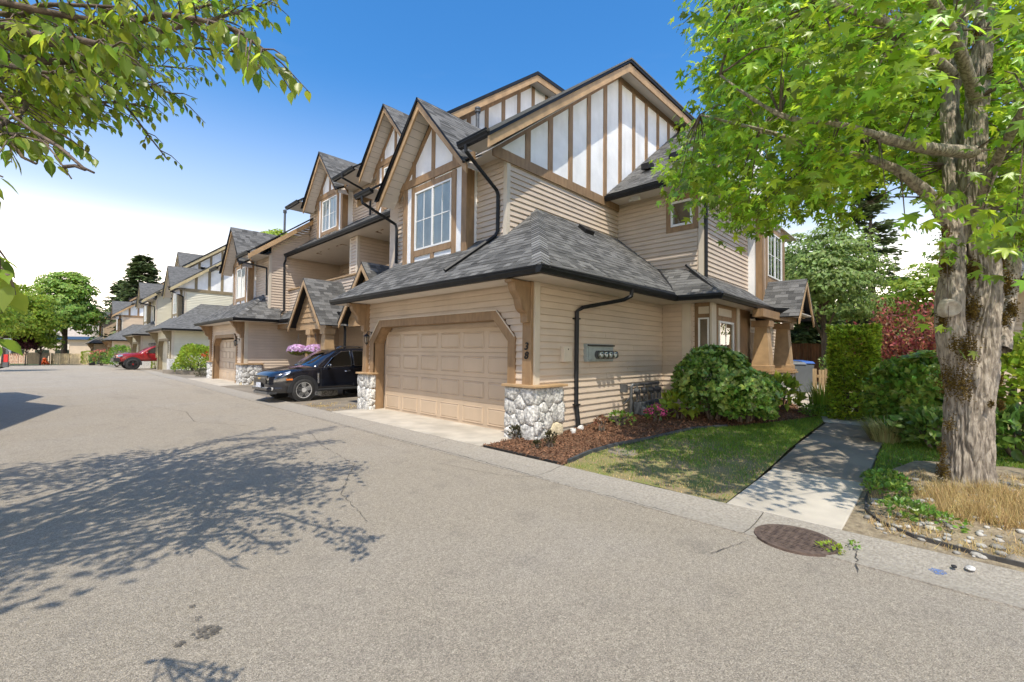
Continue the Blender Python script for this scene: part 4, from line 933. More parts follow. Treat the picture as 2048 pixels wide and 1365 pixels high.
for a, b in zip(ys, ys[1:]):
    za, zb = gz(min(a, 110)) - .35, gz(min(b, 110)) - .35
    gm_.add([(-900, a, za), (900, a, za), (900, b, zb), (-900, b, zb)], [(0, 1, 2, 3)])
tag(obj('ground', gm_, GREENG), kind='structure')
rd = [(-3.2, -14)] + [(4.42, -14), (4.42, 42), (3.9, 56), (3.4, 74), (3.2, 80), (-30, 80), (-30, 72), (-3.2, 72)]
def und(x, y): return .012 * noise.noise((x * .25, y * .25, 3.1)) - .006
ground_obj('road', rd, 2.0, lambda x, y: gz(y) - .012 + (und(x, y) * .6 if y < 40 else 0), ASPH)
# rolled concrete gutter along the houses, cut into lengths
k_ = root('kerb', (4.7, 0, 0), None, None); tag(k_, kind='structure')
yy = -14.0
while yy < 74:
    L = 2.55 if yy < 40 else 6.0; b = yy + L - .012; m = M(); off = lambda y: 0 if y < 42 else -.03 * (y - 42)
    prof = [(4.36, -.05), (4.36, -.004), (4.55, -.018), (4.75, -.012), (4.93, .012), (5.0, .022), (5.02, .018), (5.02, -.05)]
    m.prism([(x + off(yy), yy, z + gz(yy)) for x, z in prof], (off(b) - off(yy), b - yy, gz(b) - gz(yy))); obj('kerb_length', m, KERB, k_); yy += L
# drives
dv = root('driveway', (5.7, 8.4, 0), None, None); tag(dv, kind='structure')
for a, b in ((5.6, 8.52), (8.54, 11.35)):
    obj('driveway_slab', M().box(5.03, 6.42, a, b, -.06, .028), CONC, dv, bevel=.01)
ground_obj('driveway', [(5.03, 11.37), (5.03, 22.6), (10.5, 22.6), (10.5, 11.7), (6.0, 11.7), (6.0, 11.37)], 2, lambda x, y: .004, CONG)
ground_obj('driveway', [(5.03, 22.6), (5.03, 29.4), (6.4, 29.4), (6.4, 22.6)], 2, lambda x, y: .012, CONC)
ground_obj('driveway', [(4.55, 44), (3.6, 78), (9, 78), (9, 29.4), (5.03, 29.4), (5.03, 42)], 2, lambda x, y: gz(y) + .006, CONG)
# front walk of separate slabs, then the path that bends to the porch
wk = root('walk', (8, 1.2, 0), None, None); tag(wk, kind='structure')
xs_ = [5.03, 6.88, 8.35, 9.8, 11.2]
for i, (a, b) in enumerate(zip(xs_, xs_[1:])):
    m = M(); y0, y1 = .66, 1.66
    m.add([(x, y, z) for x in (a, b - .012) for y in (y0 + .02 * i, y1 + .02 * i) for z in (zy(x) + .02, zy(x) - .1)], [(0, 2, 6, 4), (1, 5, 7, 3), (0, 1, 3, 2), (4, 6, 7, 5), (0, 4, 5, 1), (2, 3, 7, 6)])
    obj('walk_slab', m, CONC if i == 0 else CONG, wk, bevel=.012)  # farther slabs take the darker colour: weathering plus painted-in shade
ground_obj('path', [(11.2, .72), (11.2, 1.75), (12.6, 2.15), (13.8, 2.9), (14.6, 3.4), (18.4, 3.6), (22, 4.2), (22, 3.0), (18, 2.4), (15, 1.9), (13.2, 1.2), (12.2, .9)], .5, lambda x, y: zy(x) + .022, CONC)
# mulch bed, lawns, stony mound
mul = [(5.03, 5.58), (6.0, 5.6), (6.0, 5.2), (7, 5.28), (11.2, 5.3), (11.25, 4.3), (14.3, 4.1), (15.2, 3.35), (14.2, 3.0), (13.2, 2.45), (12.1, 1.98), (10.6, 2.45), (9.5, 2.95), (8.6, 3.45), (7.4, 3.7), (6.6, 3.95), (5.9, 4.0), (5.03, 3.86)]
ground_obj('mulch_bed', mul, .12, lambda x, y: zy(x) + .02 + .03 * noise.noise((x * 2, y * 2, 1)) * min(1, max(0, x - 5.1)) + .012 * noise.noise((x * 9, y * 9, 5)), SOIL)
law = [(5.03, 1.67), (5.03, 3.84), (5.9, 3.98), (6.6, 3.93), (7.4, 3.68), (8.6, 3.43), (9.5, 2.93), (10.6, 2.43), (12.1, 1.96), (11.2, 1.77)]
zl = lambda x, y: zy(x) + .015 + .012 * noise.noise((x * 1.4, y * 1.4, 2))
ground_obj('lawn', law, .15, zl, GRSOIL)
law2 = [(7.1, .65), (11.2, .70), (13, .8), (16, 0), (16, -6), (8.2, -6), (7.6, -1.2), (8.0, .2)]
ground_obj('lawn', law2, .25, lambda x, y: zy(x) + .01 + .01 * noise.noise((x, y, 2)), GRSOIL)
def zm(x, y):
    d = math.hypot((x - 7.15) / 1.0, (y + .2) / 1.2); e = min(1, max(0, (x - 5.02) / .7)) * min(1, max(0, (.66 - y) / .4))
    return zy(x) + .012 + e * (.16 * math.exp(-d * d * .6)) + .02 * e * noise.noise((x * 5, y * 5, 9))
mnd = [(5.03, -8), (5.03, .66), (5.2, .67), (6.2, .67), (7.1, .66), (8.0, .2), (8.6, -.6), (9, -8)]
ground_obj('stony_mound', mnd, .12, zm, MOUND)
ground_obj('back_yard', [(11.2, -6), (11.2, .7), (12.2, .9), (13.2, 1.2), (15, 1.9), (18, 2.4), (22, 3.0), (22, 4.2), (18.4, 3.6), (18, 5.4), (40, 12), (60, 10), (60, -20), (16, -20)], 1.5, lambda x, y: zy(x) + .004, GRSOIL)
# catch-basin grate set in the road
gr_ = root('drain_grate', (4.55, .93, 0), 'round rusty iron drain grate in the road in front of the concrete walk', 'drain grate')
RUST = pm('rusty_iron', (0.075, 0.052, 0.042), 0.85, 0.35, 18, 0.5, 60, col2=(0.15, 0.105, 0.08))
rad = .265; gx, gy = 4.55, .93
rg = M(); prof = [(rad + .05, -.02), (rad + .05, .004), (rad, .006), (rad, -.02)]; sg = 48
rg.add([(gx + r * math.cos(t), gy + r * math.sin(t), z) for r, z in prof for t in [2 * math.pi * k / sg for k in range(sg)]], [(i * sg + k, i * sg + (k + 1) % sg, ((i + 1) % 4) * sg + (k + 1) % sg, ((i + 1) % 4) * sg + k) for i in range(4) for k in range(sg)])
obj('grate_rim', rg, RUST, gr_)
obj('grate_pit', M().lathe([(.001, -.001), (rad, -.001), (rad, -.0005), (.001, -.0005)], (gx, gy, -.006), 40), DARK, gr_)
for k in range(-7, 8):
    o_ = k * .039; hl = math.sqrt(max(0, rad * rad - o_ * o_)); obj('grate_bar', M().box(gx + o_ - .011, gx + o_ + .011, gy - hl, gy + hl, -.005, .006), RUST, gr_)
for k in range(-4, 5):
    o_ = k * .065; hl = math.sqrt(max(0, rad * rad - o_ * o_)); obj('grate_crossbar', M().box(gx - hl, gx + hl, gy + o_ - .013, gy + o_ + .013, -.004, .0045), RUST, gr_)
# cracks, paint mark, oil spots: thin sheets on the road
def blob(name, cx_, cy_, r, mat, label, cat, st=(1, 1), z=.0095, seed=1, rot=0):
    rn = random.Random(seed); m = M(); n = 26; ca, sa = math.cos(rot), math.sin(rot)
    pts = [(r * st[0] * math.cos(2 * math.pi * k / n) * rn.uniform(.65, 1.2), r * st[1] * math.sin(2 * math.pi * k / n) * rn.uniform(.65, 1.2)) for k in range(n)]
    zz = und(cx_, cy_) * .6 - .012 + z
    m.add([(cx_ + a * ca - b * sa, cy_ + a * sa + b * ca, zz) for a, b in pts] + [(cx_, cy_, zz)], [(k, (k + 1) % n, n) for k in range(n)])
    return tag(obj(name, m, mat), label, cat)
blob('paint_mark', 4.68, .03, .07, pm('blue_utility_paint', (.12, .2, .42), .8, .5, 60, .5, 90), 'small blue utility paint mark on the gutter right of the grate', 'paint mark', (1.1, .7), seed=4, z=.004)
OIL = pm('oil_stain', (.07, .062, .052), .8, .5, 50, .7, 90, col2=(.17, .15, .125))
def ragged(m, sc=38):
    n = m.node_tree.nodes; l = m.node_tree.links; t = [x for x in n if x.type == 'TEX_COORD'][0]; a = n.new('ShaderNodeTexNoise'); a.inputs['Scale'].default_value = sc; a.inputs['Detail'].default_value = 6
    l.new(t.outputs['Object'], a.inputs['Vector']); r = n.new('ShaderNodeMapRange'); r.inputs[1].default_value = .40; r.inputs[2].default_value = .56; r.inputs[4].default_value = .85; l.new(a.outputs[0], r.inputs[0]); l.new(r.outputs[0], n['Principled BSDF'].inputs['Alpha'])
ragged(OIL); ragged(MATS['blue_utility_paint'], 60)
for k, (px, py, r_, lb) in enumerate(((412, 1262, .07, 'dark oil stain on the near asphalt, largest of the spots'), (397, 1234, .024, 'oil spot just beyond the largest oil stain'), (385, 1211, .02, 'smallest oil spot, farthest from the camera in the row of stains'), (359, 1285, .028, 'oil spot just left of the largest oil stain'))):
    d_ = ray(px, py); q_ = CAMP + d_ * (-1.6 / d_.z); blob('oil_stain', q_.x, q_.y, r_, OIL, lb, 'stain', (1, 1.1), seed=7 + k)
CRK = pm('crack_dirt', (.07, .06, .05), .95, .3, 20)
def crack(pts, wd, label, z=.006, name='road_crack'):
    rn = random.Random(len(pts) * 7 + int(pts[0][0] * 100)); m = M(); P = []
    for (a, b), (c, d) in zip(pts, pts[1:]):
        n = max(2, int(math.hypot(c - a, d - b) / .05))
        P += [(a + (c - a) * k / n + rn.uniform(-.014, .014), b + (d - b) * k / n + rn.uniform(-.014, .014)) for k in range(n)]
    P.append(pts[-1])
    for (a, b), (c, d) in zip(P, P[1:]):
        L = math.hypot(c - a, d - b) or 1; nx_, ny_ = -(d - b) / L * wd * rn.uniform(.3, 1), (c - a) / L * wd * rn.uniform(.3, 1)
        z0 = max(und(a, b) * .6 - .012, -.012) + z; m.add([(a + nx_, b + ny_, z0), (a - nx_, b - ny_, z0), (c - nx_, d - ny_, z0), (c + nx_, d + ny_, z0)], [(0, 1, 2, 3)])
    tag(obj(name, m, CRK), label, 'crack')
crack([(4.42, 11), (4.40, 8), (4.43, 5), (4.38, 3.2), (4.41, 2)], .008, 'long dirty seam between asphalt and concrete gutter')
crack([(3.75, 1.35), (3.95, 1.3), (4.2, 1.22)], .004, 'short crack in the asphalt running out of the drain grate')
crack([(3.6, 9.2), (3.2, 7.6), (3.0, 6.0), (2.3, 4.9), (2.1, 3.9)], .0035, 'long wandering crack through the shaded asphalt')
crack([(1.9, 16), (2.4, 14), (2.2, 12), (2.9, 10.5)], .006, 'crack along the middle of the road level with the black car')
crack([(3.9, 5.2), (4.1, 4.2), (4.36, 3.8)], .004, 'short crack meeting the gutter in front of the mulch bed')
crack([(4.2, .45), (4.5, .5), (4.9, .56)], .005, 'short crack in the gutter right of the drain grate')
# ------------------------------------------------------------------ things on and by the house
def gp(px, py, z=0.0):
    d = ray(px, py); return CAMP + d * ((z - CAMP.z) / d.z)
t = root('electric_meter_panel', (8.1, 5.3, 1.6), 'grey steel panel of four round electric meters on the garage side wall', 'meter panel')
obj('panel_back', M().box(7.58, 8.6, 5.2, 5.29, 1.43, 1.80), GALV, t, bevel=.006)
obj('panel_cover', M().box(7.62, 8.56, 5.185, 5.2, 1.47, 1.73), GALV, t, bevel=.003); obj('panel_hood', M().box(7.6, 8.58, 5.15, 5.28, 1.755, 1.785), IRON, t)
for x in (7.93, 8.11, 8.29, 8.47):
    ring = M(); ring.tube([(x, 5.185, 1.575), (x, 5.13, 1.575)], .088, 22); mt = obj('meter', ring, GREYM, t, smooth=False)
    obj('meter_dome', M().tube([(x, 5.13, 1.575), (x, 5.07, 1.575), (x, 5.03, 1.575), (x, 5.012, 1.575)], [.082, .081, .068, .03], 22), CLEAR, mt, smooth=True)
    obj('meter_face', M().tube([(x, 5.125, 1.575), (x, 5.06, 1.575)], .06, 18), GALV, mt); obj('meter_display', M().box(x - .034, x + .034, 5.054, 5.06, 1.585, 1.612), IRON, mt)
t = root('junction_box', (6.9, 5.28, 1.58), 'plain cream wall box between the corner post and the downspout', 'wall box')
obj('box_lid', M().box(6.79, 7.03, 5.17, 5.28, 1.43, 1.73), CORN, t, bevel=.01); obj('box_lock', M().box(6.9, 6.92, 5.165, 5.17, 1.66, 1.69), IRON, t)
t = root('gas_meter_bank', (9.9, 5.2, .12), 'bank of grey gas meters and pipes low on the side wall', 'gas meters')
obj('manifold_pipe', M().tube([(9.25, 5.12, .12), (9.25, 5.12, .84), (9.3, 5.12, .88), (10.62, 5.12, .88)], .038, 10), GREYM, t)
obj('pipe_bracket', M().box(9.02, 9.06, 5.1, 5.28, .72, .9).box(9.04, 9.3, 5.13, 5.16, .83, .86).beam((9.05, 5.2, .45), (9.3, 5.15, .62), .03, .03), GREYM, t)
for i, x in enumerate((9.45, 9.8, 10.16, 10.5)):
    g = M(); g.tube([(x, 5.08, .88), (x, 5.08, .50)], .02, 8); g.tube([(x + .14, 5.08, .50), (x + .14, 5.08, .64), (x + .05, 5.08, .7)], .018, 8); o = obj('meter_pipe', g, GREYM, t)
    obj('regulator', M().tube([(x - .03, 5.12, .74), (x - .03, 5.0, .74)], [.07, .05], 12).ball((x, 5.08, .66), .04, 8, 5), GREYM, o)
    b = M(); b.tube([(x + .07, 4.92, .42), (x + .07, 4.92, .36), (x + .07, 4.92, .16), (x + .07, 4.92, .10)], [.06, .135, .125, .06], 14); b.box(x - .05, x + .19, 4.95, 5.14, .2, .48); b.tube([(x + .07, 4.79, .3), (x + .07, 4.82, .3)], .07, 12)
    obj('gas_meter', b, pm('meter_grey', (.085, .095, .105), .5, .2, 20), o, bevel=.012)
t = root('valve_box', (8.3, 4.95, .14), 'black plastic utility box lying in the bark mulch by the downspout', 'utility box')
obj('valve_box_body', M().box(8.1, 8.5, 4.83, 5.07, .1, .22), IRON, t, bevel=.02); obj('valve_box_lid', M().box(8.07, 8.53, 4.8, 5.1, .222, .25), IRON, t, bevel=.01)
tag(obj('drain_stub', M().lathe([(.05, 0), (.055, .03), (.048, .035), (.048, .07), (.056, .075), (.056, .12), (.04, .12), (.04, .06), (.001, .06)], (6.92, 5.05, .04), 18), WHITE), 'short white plastic drain pipe stub beside the stone pier', 'pipe')
tag(obj('pipe_elbow', M().tube([(7.29, 5.17, .1), (7.29, 5.15, .12), (7.3, 5.1, .13)], .055, 12), WHITE), 'white drain collar under the black downspout', 'pipe')
def pathstrip(pts, zf, w=.05, h=.05):
    m = M()
    for a, b in zip(pts, pts[1:]): m.beam((a[0], a[1], zf(*a)), (b[0], b[1], zf(*b)), w, h)
    return m
P_ = [(5.2, 3.87), (5.9, 3.99), (6.6, 3.94), (7.4, 3.69), (8.1, 3.52), (8.6, 3.44), (9.3, 3.05)]
tag(obj('lawn_edging', pathstrip(P_, lambda x, y: zy(x) + .035, .045, .06), pm('grey_edging', (.06, .065, .07), .7, .3, 9)), 'dark plastic edging strip between the bark mulch and the lawn', 'edging')
P_ = [(5.03, 5.5), (5.04, 4.6), (5.04, 3.9)]
tag(obj('bed_edging', pathstrip(P_, lambda x, y: .03, .02, .04), IRON), 'thin black edging along the mulch at the kerb', 'edging')
P_ = [(6.9, .6), (6.2, .6), (5.75, .55), (5.45, .42), (5.25, .18), (5.14, -.3), (5.1, -1.2), (5.06, -2.5)]
tag(obj('bed_edging', pathstrip(P_, lambda x, y: zm(x, y) * .4 + .02, .02, .05), pm('worn_edging', (.07, .065, .058), .8, .3, 9)), 'thin black edging round the stony tree bed', 'edging')
tag(obj('utility_cover', M().lathe([(.001, 0), (.26, 0), (.28, -.02), (.3, -.05)], (6.35, 3.62, .045), 28), CONG), 'flat round concrete cover in the thin grass beside the edging', 'utility cover')
# red paint-edged driveway oddments near the left pier
# wheelie bins
def bin_(loc, rz, lid, label, body=None, s=1.0):
    b = rootx('wheelie_bin', loc, rz, label, 'bin', None); bm_ = body or pm('grey_plastic', (.15, .165, .18), .45, .08, 5)
    m = M(); k = [(-.24, -.27, 0), (.24, -.27, 0), (.24, .25, 0), (-.24, .25, 0)]; q = [(-.29, -.36, .98), (.29, -.36, .98), (.29, .36, .98), (-.29, .36, .98)]
    m.add([tuple(c * s for c in p) for p in k + q], [(0, 1, 2, 3), (4, 5, 6, 7), (0, 1, 5, 4), (1, 2, 6, 5), (2, 3, 7, 6), (3, 0, 4, 7)]); obj('bin_body', m, bm_, b, bevel=.02)
    l = M(); l.add([(x * s, y * s, z * s) for x, y, z in ((-.31, -.39, .985), (.31, -.39, .985), (.31, .40, .985), (-.31, .40, .985), (-.26, -.33, 1.06), (.26, -.33, 1.06), (.27, .38, 1.10), (-.27, .38, 1.10))], [(0, 1, 2, 3), (4, 5, 6, 7), (0, 1, 5, 4), (1, 2, 6, 5), (2, 3, 7, 6), (3, 0, 4, 7)]); obj('bin_lid', l, lid, b, bevel=.015)
    obj('bin_handle', M().tube([(-.25 * s, .44 * s, .95 * s), (.25 * s, .44 * s, .95 * s)], .018 * s, 8), IRON, b)
    for x in (-.25, .25): obj('bin_wheel', M().tube([((x - .03) * s, .28 * s, .1 * s), ((x + .03) * s, .28 * s, .1 * s)], .1 * s, 14), IRON, b)
    return b
BLUE = pm('blue_plastic', (.05, .13, .42), .4, .08, 5)
gl_ = pm('grey_plastic', (.15, .165, .18), .45, .08, 5)
b1 = at(1582, 780, 14.6); bin_((b1.x, b1.y, zy(b1.x) + .02), -.9, gl_, 'grey wheeled bin nearest the porch column')
b1 = at(1600, 778, 15.4); bin_((b1.x, b1.y, zy(b1.x) + .02), -.9, BLUE, 'grey wheeled bin with a raised blue lid behind the first one')
b1 = at(184, 731.5, 52); bin_((b1.x, b1.y, b1.z), .0, IRON, 'black wheeled bin standing by the last houses of the street', IRON)
# shovel leaning by the porch
t = root('shovel', (15.25, 3.9, .3), 'long handled shovel leaning between the two porch columns', 'shovel')
obj('shaft', M().tube([(15.25, 4.0, .5), (15.1, 4.25, 1.35)], .017, 8), BARGE, t); obj('grip', M().tube([(15.1, 4.25, 1.35), (15.03, 4.22, 1.42), (15.05, 4.27, 1.52), (15.13, 4.30, 1.5), (15.1, 4.25, 1.36)], .016, 6), IRON, t)
obj('blade', M().prism([(15.16, 3.98, .52), (15.34, 3.98, .52), (15.34, 3.93, .34), (15.25, 3.9, .26), (15.16, 3.93, .34)], (0, .012, 0)), GREYM, t)
# timber fences
CED = pm('cedar_board', (.17, .075, .035), .8, .3, 6, .3, 60, rnd=.3, stretch=(3, 3, .4)); PALE = pm('pale_cedar', (.50, .36, .20), .8, .2, 6, .3, 60, rnd=.16, stretch=(3, 3, .4))
def fence(label, p0, p1, h, mat, bw=.14, gap=.006, dog=False, rail=True, zf=None, group=None, bow=0):
    p0 = Vector(p0); p1 = Vector(p1); L = (p1 - p0).length; d = (p1 - p0) / L; t = root('timber_fence', tuple(p0), label, 'fence', group)
    n = int(L / (bw + gap)); sd = Vector((-d.y, d.x, 0))
    ang = math.atan2(d.y, d.x)
    for i in range(n):
        q = p0 + d * ((i + .5) * (bw + gap)); hh = h * (1 + random.uniform(-.012, .012)); a = d * (bw / 2); b = sd * .01
        m = M()
        poly = [q - a, q + a, q + a + Vector((0, 0, hh - (.05 if dog else 0))), q + a * .45 + Vector((0, 0, hh)), q - a * .45 + Vector((0, 0, hh)), q - a + Vector((0, 0, hh - (.05 if dog else 0)))]
        if not dog: poly = [q - a, q + a, q + a + Vector((0, 0, hh)), q - a + Vector((0, 0, hh))]
        obj('fence_board', m.prism(poly, sd * .018), mat, t)
    if rail:
        for z in (.25, .8): obj('fence_rail', M().beam(p0 + Vector((0, 0, h * z)) + sd * .045, p1 + Vector((0, 0, h * z)) + sd * .045, .05, .08), mat, t)
        k = max(1, int(L / 2.2))
        for i in range(k + 1): q = p0.lerp(p1, i / k) + sd * .11; obj('fence_post', M().box(q.x - .045, q.x + .045, q.y - .045, q.y + .045, q.z - .2, q.z + h * 1.03), mat, t)
    return t
fence('tall red-brown cedar board fence behind the bins', (23.5, 6.2, .4), (25.5, -1.0, .4), 1.75, CED)
a = at(1638, 785, 12.6); b = at(1662, 785, 12.9); fence('short pale picket fence just left of the clipped hedge', (a.x, a.y, .28), (b.x, b.y, .28), .92, PALE, .10, .05)
a = at(1752, 790, 10.2); b = at(1792, 790, 10.0); fence('short pale picket fence just right of the clipped hedge', (a.x, a.y, .24), (b.x, b.y, .24), .95, PALE, .10, .06)
a = at(2015, 860, 8.0); b = at(2120, 860, 7.2); fence('low slatted fence in the shrubs right of the big trunk', (a.x, a.y, .15), (b.x, b.y, .15), .95, pm('green_grey_wood', (.16, .15, .10), .85, .2, 6), .10, .09)
# neighbour house behind the big trunk
N = root('neighbour_house', (15, -.9, .2), 'grey-roofed house half hidden behind the big trunk at the right', 'house')
obj('wall', M().box(15, 22, -12, -1.0, 0, 3.35).box(17.4, 22, -12, -1.2, 3.3, 7.5), SIDE, N)
siding(N, FX(15), .3, 3.3, lambda z: [(-12, -1.0)], SIDE, separate=False); siding(N, FX(17.4), 3.4, 7.5, lambda z: [(-12, -1.2)], pm('grey_siding', (.42, .43, .43), .6, .05, 2, rnd=.03), separate=False)
window(N, FX(15), -4.0, -1.35, 1.3, 2.85, 'slider', 'curtain', .07)
shingles(N, [(14.3, -12, 3.35), (14.3, -.55, 3.35), (18.5, -.55, 5.6), (18.5, -12, 5.6)], seed=77)
gutter(N, [(14.35, -12, 3.22), (14.35, -.55, 3.22)], [(-1, 0, 0)])
obj('eave_soffit', M().box(14.4, 15, -12, -.6, 3.2, 3.22), SOFF, N)
# hanging flower baskets by the porch of the middle unit
PET = leafm('petunia_petal', (.62, .36, .62), (.7, .42, .7), .35, .6, .3, .02); PETW = leafm('pale_petal', (.8, .68, .8), None, .1, .6, .3, .01)
PLF = leafm('basket_leaf', (.12, .16, .02), (.3, .32, .03), .4, .5, .3, .05)
for i, (px, dep, lab) in enumerate(((596, 16.9, 'left'), (630, 16.5, 'right'))):
    c = at(px, 700, dep); t = root('hanging_basket', tuple(c), f'hanging basket full of pink and white petunias, {lab} of the pair above the black car', 'flower basket', 'petunia baskets by the porch')
    obj('bowl', M().lathe([(.05, -.22), (.2, -.17), (.27, -.02), (.24, -.02), (.17, -.13), (.01, -.16)], tuple(c), 16), BARK2, t)
    obj('hanger', M().tube([c + Vector((0, 0, 0)), c + Vector((0, 0, .62))], .008, 5).tube([c + Vector((.2, 0, 0)), c + Vector((0, 0, .55))], .004, 4).tube([c + Vector((-.2, 0, 0)), c + Vector((0, 0, .55))], .004, 4), GREYM, t)
    n = 420; v = rv(n); v /= np.linalg.norm(v, axis=1, keepdims=True); v[:, 2] = np.abs(v[:, 2]) * .75 - .15; pos = np.array(c) + v * np.array([.40, .40, .34]) * rng.uniform(.9, 1.05, (n, 1))
    k = 320; tag(leaves('petunia_flowers', STAR, pos[:k], np.cross(v[:k], rv(k)), v[:k], .065, PET, t), kind='stuff'); tag(leaves('petunia_flowers', STAR, pos[k:], np.cross(v[k:], rv(n - k)), v[k:], .06, PETW, t), kind='stuff')
    n = 260; v = rv(n); v /= np.linalg.norm(v, axis=1, keepdims=True); v[:, 2] = -np.abs(v[:, 2]) * .5
    tag(leaves('basket_foliage', DIAMOND, np.array(c) + v * .3, v + rv(n, .4) - np.array([0, 0, .5]), rv(n), .09, PLF, t), kind='stuff')
# convert lettering to plain meshes
dg = bpy.context.evaluated_depsgraph_get()
for o in [o for o in bpy.data.objects if o.type == 'FONT']:
    me = bpy.data.meshes.new_from_object(o.evaluated_get(dg)); n = bpy.data.objects.new('numeral_mesh', me); COL.objects.link(n)
    n.parent = o.parent; n.matrix_parent_inverse = o.matrix_parent_inverse.copy(); n.location = o.location; n.rotation_euler = o.rotation_euler
    bpy.data.objects.remove(o); n.name = 'numeral'
